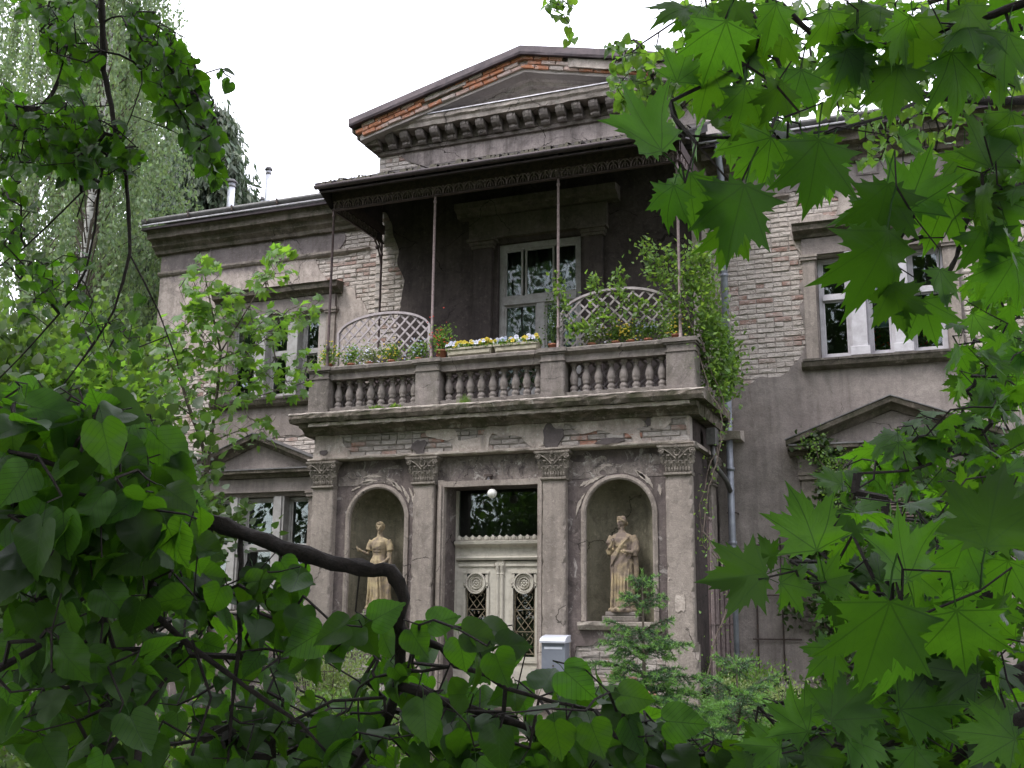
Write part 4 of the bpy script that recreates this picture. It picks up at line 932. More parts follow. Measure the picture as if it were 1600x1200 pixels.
# niches
for c, r in NCH:
    mb = MB(); N = 20; vs = []; dp = .40
    zs = [NZ0, .2, .55, .9, NZS]
    for z in zs:
        for i in range(N+1): a = math.pi*i/N; vs.append((c-r*math.cos(a), PW+.02+dp*math.sin(a), z))
    for k in range(1, 9):
        b_ = k*math.pi/2/8.0; q = max(math.cos(b_), .001)
        for i in range(N+1): a = math.pi*i/N; vs.append((c-r*math.cos(a)*q, PW+.02+dp*math.sin(a)*q, NZS+r*math.sin(b_)))
    rows = len(vs)//(N+1)
    mb.add(vs, [(j*(N+1)+i, j*(N+1)+i+1, (j+1)*(N+1)+i+1, (j+1)*(N+1)+i) for j in range(rows-1) for i in range(N)])
    mb.add([(c-r*math.cos(math.pi*i/N), PW+.02+dp*math.sin(math.pi*i/N), NZ0) for i in range(N+1)]+[(c, PW+.02, NZ0)], [(i, N+1, i+1) for i in range(N)])
    nn = V(mb, 'niche', 'niche', True)
    mb = MB(); o_ = .055
    def arch(rr): return [(c-rr, NZ0)]+[(c-rr, NZ0+(NZS-NZ0)*k/8) for k in range(1, 8)]+[(c-rr*math.cos(math.pi*k/24), NZS+rr*math.sin(math.pi*k/24)) for k in range(25)]+[(c+rr, NZ0+(NZS-NZ0)*(8-k)/8) for k in range(1, 9)]
    A, B, C_ = arch(r-.012), arch(r+.012), arch(r+o_); vs = []
    for a, b, d in zip(A, B, C_):
        j = random.uniform(-.003, .003); vs += [(a[0], PW+.03, a[1]), (a[0], PW-.02+j, a[1]), (b[0], PW-.035+j, b[1]), (d[0]+j, PW-.022, d[1]+j), (d[0], PW+.01, d[1])]
    mb.add(vs, [(i*5+k, i*5+k+1, (i+1)*5+k+1, (i+1)*5+k) for i in range(len(A)-1) for k in range(4)]); V(mb, 'niche_molding', 'pilaster', parent=nn)
    mb = MB(); mb.extx([(PW+.03, NZ0-.12), (PW-.05, NZ0-.11), (PW-.09, NZ0-.055), (PW-.10, NZ0-.01), (PW+.03, NZ0-.004)], c-r-.09, c+r+.09, 10, .006); V(mb, 'niche_sill', 'pale' if c > -5 else 'stone', parent=nn)
    mb = MB(); mb.box(c-.25, c+.25, PW+.0, PW+.36, NZ0+.002, NZ0+.07); mb.box(c-.21, c+.21, PW+.03, PW+.34, NZ0+.072, NZ0+.125); V(mb, 'statue_base', 'stone', parent=nn, bevel=.008)
# plaster loss around the arches
for i_, (xa, xb, z0_, lo_) in enumerate(((-8.40, -7.11, 1.80, .30), (-6.75, -5.13, 1.80, -.35), (-4.78, -3.41, 1.78, .30))):
    ff = lambda x, z: np.minimum(nfield(x, z)-.075, .9*fbm(x, z*1.6, .5, 31)+.06-lo_*.35+(z-1.95)*.25)
    b = sheet(xa, xb, z0_, 2.16, PW-.006, ff, (), .03, .006, .001); V(b, 'limewash', 'limewash', parent=pw)
rem = MB()
for c, r in NCH:
    rnd = random.Random(int(c*10))
    for k in range(9):
        a = math.radians(rnd.choice([rnd.uniform(25, 70), rnd.uniform(95, 165)])); rr = r+.07+rnd.random()*.12; L = rnd.uniform(.10, .34); pts = []
        for i in range(10):
            q = a+(i/9-.5)*L/rr; wv = .020*math.sin(i/9*math.pi)*(.5+rnd.random()); pts.append((q, rr+i*.006, wv))
        pl = [(c+(R+w_)*math.cos(q), NZS+(R+w_)*math.sin(q)) for q, R, w_ in pts]+[(c+(R-w_)*math.cos(q), NZS+(R-w_)*math.sin(q)) for q, R, w_ in pts[::-1]]
        rem.prism(pl, PW-.010, PW+.002)
V(rem, 'limewash_remnant', 'pale')

# front door and transom
Yd = PW+.33
sur = MB(); w_ = .10
for a, b in ((X0-w_, X0), (X1, X1+w_)):
    sur.extx([(YP+.03, -1.18), (YP+.03, Z1+w_), (PW-.002, Z1+w_), (PW-.002, -1.18)], a, b, 14, .003); sur.box(a+.03, b-.03, YP+.005, YP+.028, -1.18, Z1+.03)
sur.extx([(YP+.03, Z1), (YP+.03, Z1+.08), (PW-.002, Z1+.08), (PW-.002, Z1)], X0, X1, 8, .003); V(sur, 'door_surround', 'pilaster')
X0i, X1i = X0+.03, X1-.03; xm = (X0i+X1i)/2
dr = V(MB().box(X0+.002, X0i, Yd, Yd+.08, -1.18, Z1-.01).box(X1i, X1-.002, Yd, Yd+.08, -1.18, Z1-.01), 'front_door', 'door')
mb = MB(); mb.box(X0i, X1i, Yd+.05, Yd+.06, 1.06, Z1-.01); V(mb, 'transom_pane', 'glass', parent=dr)
mb = MB(); mb.extx([(Yd+.08, .70), (Yd-.04, .71), (Yd-.055, .74), (Yd-.01, .76), (Yd-.01, .88), (Yd-.05, .90), (Yd-.10, .93), (Yd-.11, .97), (Yd-.03, .985), (Yd-.03, 1.01), (Yd+.08, 1.01)], X0i, X1i, 2); V(mb, 'transom_cornice', 'door', parent=dr)
ac = MB(); ac.lathe([(.001, 0), (.028, .0), (.036, .02), (.030, .045), (.012, .065), (.001, .07)], (0, 0, 0), 8, 1, .6); ac.tube([(-.052, 0, 0), (-.045, 0, .035), (-.03, 0, .045)], .008, 4); ac.tube([(.052, 0, 0), (.045, 0, .035), (.03, 0, .045)], .008, 4)
acm = ac.mesh('cresting'); acm.materials.append(M['door'])
for i in range(13): link(acm, 'cresting', dr, Matrix.Translation((X0i+.05+i*(X1i-X0i-.1)/12, Yd-.04, .99)))
for i, s in enumerate((-1, 1)):
    a, b = (X0i+.004, xm-.055) if s < 0 else (xm+.055, X1i-.004); cx_ = (a+b)/2
    gw = .165; z0 = -1.16; z1 = .69
    mb = MB(); mb.box(a, cx_-gw, Yd, Yd+.05, z0, z1); mb.box(cx_+gw, b, Yd, Yd+.05, z0, z1); mb.box(cx_-gw, cx_+gw, Yd, Yd+.05, .52, z1); mb.box(cx_-gw, cx_+gw, Yd, Yd+.05, z0, -.62)
    mb.box(cx_-gw-.035, cx_-gw, Yd-.02, Yd, -.66, .34); mb.box(cx_+gw, cx_+gw+.035, Yd-.02, Yd, -.66, .34); mb.box(cx_-gw-.035, cx_+gw+.035, Yd-.02, Yd, -.70, -.662)
    mb.box(cx_-gw-.035, cx_+gw+.035, Yd-.02, Yd, .52, .55); mb.box(cx_-gw-.02, cx_+gw+.02, Yd-.025, Yd, z0+.06, -.76); mb.box(cx_-gw+.02, cx_+gw-.02, Yd-.035, Yd-.026, z0+.1, -.80)
    mb.box(a+.03, b-.03, Yd-.02, Yd, .62, .65)
    lf_ = V(mb, 'door_leaf', 'door', parent=None if False else dr)
    mb = MB(); zc = .385
    for r0, r1, yy in ((.155, .128, -.045), (.128, .10, -.02), (.085, .07, -.03)):
        vs = []; K = 28
        for k in range(K): q = 2*math.pi*k/K; vs += [(cx_+r0*math.cos(q), Yd+.0, zc+r0*math.sin(q)), (cx_+(r0-.006)*math.cos(q), Yd+yy, zc+(r0-.006)*math.sin(q)), (cx_+(r1+.004)*math.cos(q), Yd+yy, zc+(r1+.004)*math.sin(q)), (cx_+r1*math.cos(q), Yd+.0, zc+r1*math.sin(q))]
        mb.add(vs, [(k*4+j, k*4+j+1, ((k+1) % K)*4+j+1, ((k+1) % K)*4+j) for k in range(K) for j in range(3)])
    mb.add([(cx_+.15*math.cos(2*math.pi*k/24), Yd-.002, zc+.15*math.sin(2*math.pi*k/24)) for k in range(24)], [tuple(range(24))])
    for k in range(8): q = k*math.pi/4; mb.sphere((cx_+.038*math.cos(q), Yd-.006, zc+.038*math.sin(q)), .018, 6)
    mb.sphere((cx_, Yd-.012, zc), .018, 6)
    for sx in (-1, 1): mb.tube([(cx_+sx*.15, Yd-.015, zc+.02), (cx_+sx*.185, Yd-.015, zc+.0), (cx_+sx*.18, Yd-.015, zc-.035), (cx_+sx*.155, Yd-.015, zc-.04)], .014, 5); mb.box(cx_+sx*.165-.02, cx_+sx*.165+.02, Yd-.02, Yd-.001, zc-.07, zc+.12)
    V(mb, 'rosette', 'door', parent=dr)
    mb = MB(); mb.box(cx_-gw, cx_+gw, Yd+.055, Yd+.06, -.62, .52); V(mb, 'door_pane', 'glass', parent=dr)
    g = MB(); yg = Yd+.02
    for xx in (cx_-gw+.02, cx_+gw-.02): g.tube([(xx, yg, -.62), (xx, yg, .34)], .007, 5)
    for xx in (cx_-gw+.02, cx_+gw-.02):
        for k in range(18): g.sphere((xx, yg, -.58+k*.052), .011, 5)
    for zz in (-.58, -.28, .02): g.tube([(cx_-gw+.02, yg, zz), (cx_+gw-.02, yg, zz)], .006, 4)
    for base, up in ((.02, 1), (-.28, 1), (-.58, 1)):
        for sx in (-1, 1):
            sp = [(cx_+sx*.0, yg, base+.02), (cx_+sx*.05, yg, base+.08), (cx_+sx*.11, yg, base+.16), (cx_+sx*.12, yg, base+.21), (cx_+sx*.09, yg, base+.235), (cx_+sx*.06, yg, base+.215), (cx_+sx*.065, yg, base+.19), (cx_+sx*.08, yg, base+.19)]; g.tube(sp, .0065, 4)
            g.tube([(cx_+sx*.125, yg, base), (cx_, yg, base+.15), (cx_-sx*.125, yg, base+.29)], .006, 4)
            g.tube([(cx_+sx*.03, yg, base+.24), (cx_+sx*.03, yg, base+.28), (cx_+sx*.05, yg, base+.26)], .005, 4)
    V(g, 'door_grille', 'grille', parent=dr)
mb = MB(); mb.box(xm-.052, xm+.052, Yd-.01, Yd+.05, -1.16, .70)
for s in (-1, 1):
    c_ = xm+s*.034; mb.lathe([(.036, 0), (.036, .10), (.028, .12), (.026, .5), (.024, 1.62), (.030, 1.63), (.024, 1.65), (.034, 1.70), (.042, 1.75), (.044, 1.79)], (c_, Yd-.012, -1.12), 10)
    for q in (-1, 1): mb.sphere((c_+q*.026, Yd-.045, .63), .014, 6)
V(mb, 'door_post', 'door', parent=dr)
mb = MB(); mb.box(X0-.8, X1+.8, PW+1.6, PW+1.62, -1.3, 2.1); mb.box(X0-.8, X0-.78, PW+.44, PW+1.6, -1.3, 2.1); mb.box(X1+.78, X1+.8, PW+.44, PW+1.6, -1.3, 2.1); mb.box(X0-.78, X1+.78, PW+.44, PW+1.6, 2.08, 2.1); mb.box(X0-.78, X1+.78, PW+.44, PW+1.6, -1.2, -1.19)
mb.box(X0-.78, X0+.002, PW+.425, PW+.44, -1.2, 2.1); mb.box(X1-.002, X1+.78, PW+.425, PW+.44, -1.2, 2.1); mb.box(X0, X1, PW+.425, PW+.44, Z1-.01, 2.1); V(mb, 'hall', 'room')
# steps
for k in range(6):
    zt = -1.18-k*.155; mb = MB(); y0 = 13.86-.34*(k+1)
    mb.extx([(y0-.03, zt-.045), (y0-.035, zt-.01), (y0-.02, zt), (y0+.36 if k else PW+.42, zt), (y0+.36 if k else PW+.42, zt-.16), (y0+.01, zt-.16), (y0+.01, zt-.05)], -7.0, -4.85, 8, .004); V(mb, 'step', 'step')
mb = MB(); mb.box(-7.3, -7.02, 11.9, 13.9, G-.3, -1.5); mb.box(-4.83, -4.55, 11.9, 13.9, G-.3, -1.5); V(mb, 'step_cheek', 'step')
# iron bars beside the porch
ib = V(MB().tube([(-2.86, YP+.0, .42), (-2.86, YW-.25, .42)], .014, 5).tube([(-2.86, YP+.0, -1.15), (-2.86, YW-.25, -1.15)], .014, 5).tube([(-2.86, YP+.0, -.15), (-2.86, YW-.25, -.15)], .012, 5), 'iron_screen', 'iron_dark')
for k in range(15): V(MB().tube([(-2.86, YP+.02+k*.108, -1.3), (-2.86, YP+.02+k*.108, .5 if k > 2 else 1.22)], .011 if k > 2 else .017, 5), 'bar', 'rust_light' if k % 3 else 'rust', parent=ib)
V(MB().tube([(-2.86, YP+.0, 1.18), (-2.86, YP+.26, 1.18)], .014, 5), 'bar', 'iron_dark', parent=ib)
# rain pipe with joints, a box head below the slab
mb = MB(); px_ = -2.83; pyy = YW-.20; mb.tube([(px_, YW-.42, 6.95), (px_, YW-.40, 6.8), (px_, pyy-.02, 6.5), (px_, pyy, 6.3), (px_, pyy, 3.2)], .052, 10)
mb.tube([(px_-.004, pyy, 3.2), (px_-.004, pyy, -1.35)], .050, 10)
for z_ in (6.3, 4.9, 3.2, 2.0, .95, .3): mb.tube([(px_, pyy, z_), (px_, pyy, z_+.05)], .060, 10)
dp = V(mb, 'downpipe', 'zinc', True)
mb = MB()
for z_ in (5.6, 3.9, 1.4, .62): mb.tube([(px_-.07, pyy, z_), (px_+.07, pyy, z_)], .012, 5); mb.tube([(px_+.06, pyy, z_), (px_+.06, YW, z_)], .012, 5)
V(mb, 'pipe_clip', 'iron_dark', parent=dp)
mb = MB(); mb.box(-3.0, -2.86, YP+.75, YP+.95, 2.26, 2.5); V(mb, 'pipe_box', 'zinc_dark', bevel=.01)
mb = MB(); mb.tube([(-2.93, YP+.85, 2.26), (-2.92, YP+.9, 2.0), (-2.86, YW-.4, 1.85), (-2.83, YW-.25, 1.7)], .035, 8); V(mb, 'branch_pipe', 'zinc_dark', True)
# flue pipes on the roof
def flue(px, py, d, h, r, cap):
    c = at(px, py, YW+d); z0 = 7.1+(d)*.28
    mb = MB(); mb.lathe([(r, z0-c.z-.2), (r, 0), (r*.98, 0)], (c.x, c.y, c.z), 12); f = V(mb, 'flue_pipe', 'flue', True)
    mb = MB(); mb.lathe([(r*cap, -.045), (r*cap*1.05, -.02), (r*.9, .03), (.005, .05)], (c.x, c.y, c.z+.04), 12); mb.lathe([(r*1.1, -.10), (r*1.1, -.06)], (c.x, c.y, c.z), 12); V(mb, 'flue_cap', 'zinc_dark', True, parent=f)
flue(362, 286, 1.6, 1, .075, 1.5); flue(420, 266, 2.6, 1, .055, 1.5); flue(410, 313, 3.2, 1, .04, 1.4); flue(346, 334, 1.2, 1, .035, 1.0); flue(484, 316, 3.0, 1, .06, 1.3)

# ================================================================ THINGS ON AND IN THE HOUSE
def remeshed(mb, name, mat, vox=.0065, parent=None, smooth_it=2):
    me = mb.mesh('tmp'); o = bpy.data.objects.new('tmp', me); COL.objects.link(o)
    m = o.modifiers.new('r', 'REMESH'); m.mode = 'VOXEL'; m.voxel_size = vox; m.use_smooth_shade = True
    s = o.modifiers.new('s', 'SMOOTH'); s.factor = .5; s.iterations = smooth_it
    dg = bpy.context.evaluated_depsgraph_get(); dg.update()
    nm = bpy.data.meshes.new_from_object(o.evaluated_get(dg)); nm.materials.clear(); nm.materials.append(M[mat]); nm.name = name
    bpy.data.objects.remove(o); bpy.data.meshes.remove(me)
    nm.polygons.foreach_set('use_smooth', [True]*len(nm.polygons)); return nm
def statue(kind, loc, label, mat):
    """draped standing woman 1.2 high, facing -y; x>0 is the viewer's right"""
    mb = MB(); N = 56; rnd = random.Random(kind*3+1)
    if kind == 1:
        R = [(0, 0, .165, .13, .10), (.03, 0, .16, .13, .11), (.15, .0, .148, .12, .11), (.30, -.005, .138, .115, .10), (.45, -.01, .135, .112, .075), (.58, -.012, .135, .11, .05), (.66, -.01, .12, .10, .035), (.735, 0, .098, .080, .03), (.80, .0, .108, .088, .03), (.86, .0, .12, .10, .02), (.91, .0, .128, .092, .012), (.955, 0, .138, .072, .008), (.985, 0, .10, .06, 0), (1.0, 0, .055, .05, 0), (1.03, -.002, .038, .04, 0), (1.07, -.002, .036, .038, 0)]
    else:
        R = [(0, 0, .155, .13, .08), (.03, 0, .16, .135, .09), (.15, .0, .155, .125, .09), (.30, 0, .150, .12, .08), (.45, 0, .155, .12, .06), (.58, .0, .160, .125, .04), (.66, .005, .152, .12, .03), (.735, .008, .135, .108, .03), (.80, .01, .142, .112, .03), (.86, .01, .15, .11, .025), (.91, .008, .152, .10, .02), (.955, .005, .148, .08, .01), (.985, 0, .11, .065, 0), (1.0, 0, .06, .052, 0), (1.03, -.004, .04, .042, 0), (1.07, -.006, .037, .04, 0)]
    vs = []; zs = []; S = 3
    for i in range(len(R)-1):
        for k in range(S): t = k/S; zs.append([a+(b-a)*t for a, b in zip(R[i], R[i+1])])
    zs.append(list(R[-1]))
    for z, cx, rx, ry, am in zs:
        for j in range(N):
            th = 2*math.pi*j/N; tw = .9*math.sin(z*3.1) if kind == 1 else 1.3*z
            f = abs(math.sin(th*5.5+tw+.6*math.sin(th*2+z*2)))**.7-.5+.35*math.sin(th*13+z*4)
            q = 1+am*f*1.5
            if kind == 2 and .3 < z < .95: q += .035*math.sin((z*1.3-math.cos(th-.6)*.25)*42)*max(0, 1-abs(z-.72)/.3)
            if kind == 1 and .55 < z < .68: q += .05*math.sin(z*60)
            x = cx+rx*q*math.cos(th); y = ry*q*math.sin(th)
            if kind == 1 and .15 < z < .62 and y < 0: y -= .03*math.exp(-((x+.045)/.05)**2)*math.sin((z-.15)/.47*math.pi)   # forward knee
            if .82 < z < .93 and y < 0: y -= .022*(math.exp(-((x-.052)/.035)**2)+math.exp(-((x+.052)/.035)**2))
            vs.append((x, y, z))
    n = len(zs); mb.add(vs, [(i*N+j, i*N+(j+1) % N, (i+1)*N+(j+1) % N, (i+1)*N+j) for i in range(n-1) for j in range(N)]+[tuple(range(N-1, -1, -1)), tuple((n-1)*N+j for j in range(N))])
    # head: turned on the neck
    hm = MB(); hz = 1.135; hv = []
    K, L = 14, 18
    for i in range(K+1):
        ph = math.pi*i/K
        for j in range(L):
            th = 2*math.pi*j/L; x = .052*math.sin(ph)*math.cos(th); y = .062*math.sin(ph)*math.sin(th); z = -.075*math.cos(ph)
            if z < -.02: x *= 1+(z+.02)*5.0; y *= 1+(z+.02)*2.0 if y > 0 else 1
            hv.append((x, y, z))
    hm.add(hv, [(i*L+j, i*L+(j+1) % L, (i+1)*L+(j+1) % L, (i+1)*L+j) for i in range(K) for j in range(L)])
    hm.sphere((0, -.066, -.008), .011, 6, 1.9); hm.sphere((0, -.070, -.020), .012, 6)                     # nose
    hm.sphere((0, -.058, -.038), .013, 6, .45, 1.4); hm.sphere((0, -.055, -.061), .017, 6, .8)            # mouth, chin
    for s in (-1, 1):
        hm.sphere((s*.021, -.055, .012), .011, 6, .8); hm.tube([(s*.008, -.060, .022), (s*.022, -.061, .027), (s*.038, -.050, .020)], .006, 5); hm.sphere((s*.054, .002, -.004), .014, 6, 1.5, .5)   # eyes, brows, ears
        hm.tube([(0, -.045, .062), (s*.03, -.040, .050), (s*.052, -.018, .028), (s*.055, .015, .01), (s*.035, .045, -.02), (0, .062, -.025)], .017, 6)   # waved hair
        hm.tube([(0, -.028, .078), (s*.035, -.018, .066), (s*.055, .012, .04), (s*.04, .045, .01)], .018, 6)
    hm.sphere((0, .068, -.015), .034, 8); hm.sphere((0, .02, .045), .052, 10)
    hm.tube([(-.052, -.02, .055), (-.03, -.045, .075), (0, -.052, .085), (.03, -.045, .075), (.052, -.02, .055)], .010, 6)  # diadem
    a = math.radians(12 if kind == 1 else -38); til = Matrix.Translation((0, -.004, hz)) @ Matrix.Rotation(a, 4, 'Z') @ Matrix.Rotation(math.radians(4), 4, 'X')
    mb.add([til @ Vector(v) for v in hm.v], hm.f)
    mb.tube([(0, .0, .98), (0, .0, 1.03), (0, -.004, 1.09)], [.05, .038, .037], 10)
    def arm(pts, rad, hand_dir, fingers=True):
        mb.tube(pts, rad, 10); h = Vector(pts[-1]); d = Vector(hand_dir).normalized(); sd = d.cross(Vector((0, -1, .2))).normalized()
        mb.tube([h, h+d*.02, h+d*.042], [.017, .022, .018], 8)
        for k in range(4):
            o = sd*(k-1.5)*.0095; Lf = (.030, .037, .035, .027)[k]; b = h+d*.040+o; mb.tube([b, b+d*Lf*.5+Vector((0, -.004, -.002)), b+d*Lf+Vector((0, -.008, -.008))], [.0058, .0054, .0045], 6)
        b = h+d*.015-sd*.018; mb.tube([b, b-sd*.012+d*.014+Vector((0, -.006, 0)), b-sd*.010+d*.03+Vector((0, -.012, 0))], [.007, .006, .005], 6)
    def sleeve(pts, rad): mb.tube(pts, rad, 12)
    if kind == 1:
        arm([(-.125, 0, .94), (-.165, -.015, .83), (-.175, -.03, .755), (-.205, -.075, .775), (-.24, -.125, .80)], [.042, .034, .027, .024, .017], (-.45, -.6, .45))
        mb.tube([(-.27, -.16, .80), (-.285, -.165, .84), (-.29, -.16, .875)], [.012, .010, .006], 6)
        arm([(.13, 0, .94), (.165, .0, .85), (.178, .0, .755), (.170, -.05, .685), (.135, -.085, .645)], [.042, .036, .029, .025, .018], (-.5, -.3, -.4))
        sleeve([(-.125, 0, .95), (-.16, -.01, .87), (-.17, -.02, .81)], [.05, .05, .052]); sleeve([(.13, 0, .95), (.163, 0, .87), (.178, 0, .80)], [.05, .052, .054])
        mb.tube([(.165, -.01, .80), (.185, -.02, .60), (.175, -.03, .40), (.165, -.02, .20), (.17, -.01, .04)], [.03, .04, .04, .045, .05], 9, knot=.25)
        mb.tube([(-.13, -.06, .62), (-.04, -.115, .56), (.05, -.12, .585), (.14, -.07, .65)], [.022, .028, .028, .022], 8)
        for k in range(5): mb.tube([(-.12+k*.055, -.095-.02*math.sin(k*.8), .60-.02*k), (-.10+k*.045, -.12, .40), (-.10+k*.052, -.125, .2), (-.12+k*.058, -.125, .03)], [.010, .014, .013, .012], 6)
        mb.tube([(-.105, -.01, .80), (-.05, -.085, .79), (.05, -.085, .79), (.105, -.01, .80)], .012, 6)
    else:
        arm([(-.135, 0, .94), (-.168, -.02, .84), (-.165, -.055, .765), (-.135, -.12, .80), (-.095, -.135, .865)], [.05, .042, .034, .027, .018], (.3, -.2, .8))
        arm([(.14, 0, .94), (.185, -.005, .85), (.195, -.03, .755), (.15, -.10, .735), (.09, -.135, .745)], [.052, .046, .038, .030, .018], (-.9, -.2, .2))
        sleeve([(-.13, 0, .95), (-.17, -.02, .85), (-.16, -.06, .765), (-.155, -.07, .70)], [.055, .056, .052, .03]); sleeve([(.135, 0, .95), (.185, -.01, .85), (.195, -.04, .755), (.185, -.06, .68)], [.058, .06, .06, .035])
        for k in range(7): mb.tube([(.13-.012*k, -.085, .955-.03*k), (.05-.02*k, -.128, .86-.035*k), (-.05-.01*k, -.125, .76-.03*k), (-.13, -.09, .68-.022*k)], .0115, 6)
        for k in range(6): mb.tube([(-.11+k*.045, -.10-.012*math.sin(k), .56-.01*k), (-.105+k*.042, -.13, .35), (-.11+k*.044, -.13, .15), (-.12+k*.048, -.13, .03)], [.009, .013, .012, .011], 6)
        mb.tube([(.19, -.03, .70), (.20, -.02, .5), (.185, -.01, .32)], [.03, .035, .02], 9, knot=.2)
    for s in (-1, 1): mb.tube([(s*.05, -.07, .0), (s*.055, -.12, .004), (s*.06, -.165, -.002)], [.026, .026, .016], 8)
    mb.lathe([(.19, -.045), (.20, -.02), (.19, .005)], (0, 0, 0), 20, 1, .8)
    me = remeshed(mb, 'statue', mat)
    o = bpy.data.objects.new('statue', me); COL.objects.link(o); o.location = loc
    return tag(o, label, 'statue', 'statues in the porch niches')
statue(1, (NCH[0][0]-.02, PW+.14, .045), 'ochre statue of a draped woman holding out one forearm, left of the door', 'statue')
statue(2, (NCH[1][0]-.0, PW+.14, .045), 'ochre statue of a shawled woman with folded arms, right of the door', 'statue_b')

# globe lamp under the door lintel with its bracket
c = at(769, 771, PW-.03)
lp = empty('wall_lamp', (c.x, PW, c.z), 'white glass globe lamp hanging over the front door', 'lamp')
MB().sphere((c.x, c.y, c.z), .068, 20).build('globe', 'globe', lp, True)
MB().tube([(c.x-.02, PW, c.z+.20), (c.x-.03, PW-.05, c.z+.22), (c.x-.01, c.y, c.z+.17), (c.x, c.y, c.z+.05)], .010, 6).lathe([(.03, 0), (.034, .02), (.012, .035)], (c.x, c.y, c.z+.055), 10).build('lamp_arm', 'iron_dark', lp)
b = MB(); b.box(c.x-.11, c.x+.005, PW-.07, PW-.02, c.z+.24, c.z+.27); b.tube([(c.x-.1, PW-.08, c.z+.15), (c.x-.06, PW-.07, c.z+.24)], .014, 6); b.build('lamp_plate', 'iron_dark', lp)
b = MB(); b.box(c.x-.075, c.x-.035, PW-.05, PW-.002, c.z+.13, c.z+.235); b.build('lamp_socket', 'tin_white', lp)

# mailbox
Ym = YP-.22; a = at(846, 1003, Ym); d = at(883, 1003, Ym)
mbx = empty('mailbox', ((a.x+d.x)/2, Ym, a.z-.6), 'grey-blue metal mailbox with a pale curved lid, fixed right of the front door', 'mailbox')
b = MB(); b.box(a.x, d.x, Ym, Ym+.18, a.z-.46, a.z); b.build('box', 'mail', mbx, bevel=.006)
b = MB(); b.extx([(Ym-.035, a.z-.01), (Ym-.04, a.z+.015), (Ym-.02, a.z+.045), (Ym+.05, a.z+.072), (Ym+.19, a.z+.09), (Ym+.19, a.z+.0)], a.x-.012, d.x+.012); b.build('lid', 'mail_lid', mbx)
b = MB(); b.box(a.x+.04, d.x-.04, Ym-.004, Ym, a.z-.09, a.z-.06); b.build('letter_slot', 'mail_lid', mbx)
b = MB(); b.lathe([(.012, 0), (.012, .003)], ((a.x+d.x)/2, 0, 0), 8); b.v = [(x, Ym-.004-z, a.z-.30+y) for x, y, z in b.v]; b.build('lock', 'iron_dark', mbx)
b = MB(); b.tube([((a.x+d.x)/2, Ym+.19, a.z-.3), ((a.x+d.x)/2, Ym+.22, a.z-.3)], .03, 8); b.build('bracket', 'iron_dark', mbx)

# lattice screens on the balcony
def lattice(x0, x1, zb, zl, zt, y, label, step=.125, lw=.0135):
    t = empty('lattice_screen', ((x0+x1)/2, y, zb), label, 'trellis')
    cx = (x0+x1)/2; hw = (x1-x0)/2
    top = (lambda x: zl+(zt-zl)*math.sqrt(max(0, 1-((x-cx)/hw)**2*.98))) if zt > zl else (lambda x: zt)
    fr = MB(); pts = [(x0+(x1-x0)*i/20, y, top(x0+(x1-x0)*i/20)) for i in range(21)]
    for i in range(20):
        (xa, _, za), (xb, _, zb_) = pts[i], pts[i+1]; fr.add([(xa, y-.03, za-.018), (xb, y-.03, zb_-.018), (xb, y-.03, zb_+.018), (xa, y-.03, za+.018), (xa, y+.025, za-.018), (xb, y+.025, zb_-.018), (xb, y+.025, zb_+.018), (xa, y+.025, za+.018)], [(0, 1, 2, 3), (7, 6, 5, 4), (0, 4, 5, 1), (3, 2, 6, 7)])
    fr.box(x0-.018, x0+.018, y-.028, y+.023, zb, top(x0)+.01); fr.box(x1-.018, x1+.018, y-.028, y+.023, zb, top(x1)+.01); fr.build('frame', 'trellis', t)
    H = zt-zb
    for s in (-1, 1):
        k = x0-H-step
        while k < x1+H:
            seg = []
            for i in range(81):
                z = zb+H*i/80; x = k+s*(z-zb) if s > 0 else k-(z-zb)+0
                if x0 < x < x1 and z < top(x): seg.append((x, z))
            if len(seg) > 3:
                (xa, za), (xb, zb2) = seg[0], seg[-1]; nx, nz = lw*.7*(-s), lw*.7; yy = y-.006 if s > 0 else y+.006; th = .005
                m = MB(); m.add([(xa-nx, yy-th, za-nz), (xb-nx, yy-th, zb2-nz), (xb+nx, yy-th, zb2+nz), (xa+nx, yy-th, za+nz), (xa-nx, yy+th, za-nz), (xb-nx, yy+th, zb2-nz), (xb+nx, yy+th, zb2+nz), (xa+nx, yy+th, za+nz)], [(0, 1, 2, 3), (7, 6, 5, 4), (0, 4, 5, 1), (3, 2, 6, 7)]); m.build('slat', 'trellis', t)
            k += step*1.42
    return t
lattice(-8.60, -7.03, 2.90, 4.16, 4.46, YP+.27, 'arched grey lattice screen at the left end of the balcony')
lattice(-4.93, -3.32, 2.90, 4.14, 4.47, YP+.27, 'arched grey lattice screen on the right of the balcony, grown over with rose shoots')
lattice(-6.85, -4.95, 2.90, 3.50, 3.50, YP+.30, 'low straight lattice panel behind the middle balusters')

# picture card in the right upper window: a plain seascape
a = at(1364, 485, YW+.24); d = at(1399, 509, YW+.24)
t = NT('picture_print'); sx = t.n('SeparateXYZ'); t.l(t.n('NewGeometry').outputs['Position'], sx.inputs[0]); v = t.math('DIVIDE', t.math('SUBTRACT', sx.outputs[2], d.z), a.z-d.z)
nn = t.noise(t.pos((4, 4, 14)), 3, 5); v2 = t.math('ADD', v, t.math('MULTIPLY', t.math('SUBTRACT', nn, .5), .5))
M['print'] = t.done(t.bsdf(t.ramp(v2, [(.15, (.10, .16, .20)), (.40, (.35, .42, .46)), (.50, (.12, .17, .18)), (.62, (.55, .66, .78)), (.9, (.35, .50, .72))]), .4))
pc = empty('picture_card', (a.x, a.y, d.z), 'small landscape picture propped inside the right upper window', 'picture')
MB().box(a.x, d.x, a.y, a.y+.006, d.z, a.z).build('print', 'print', pc)
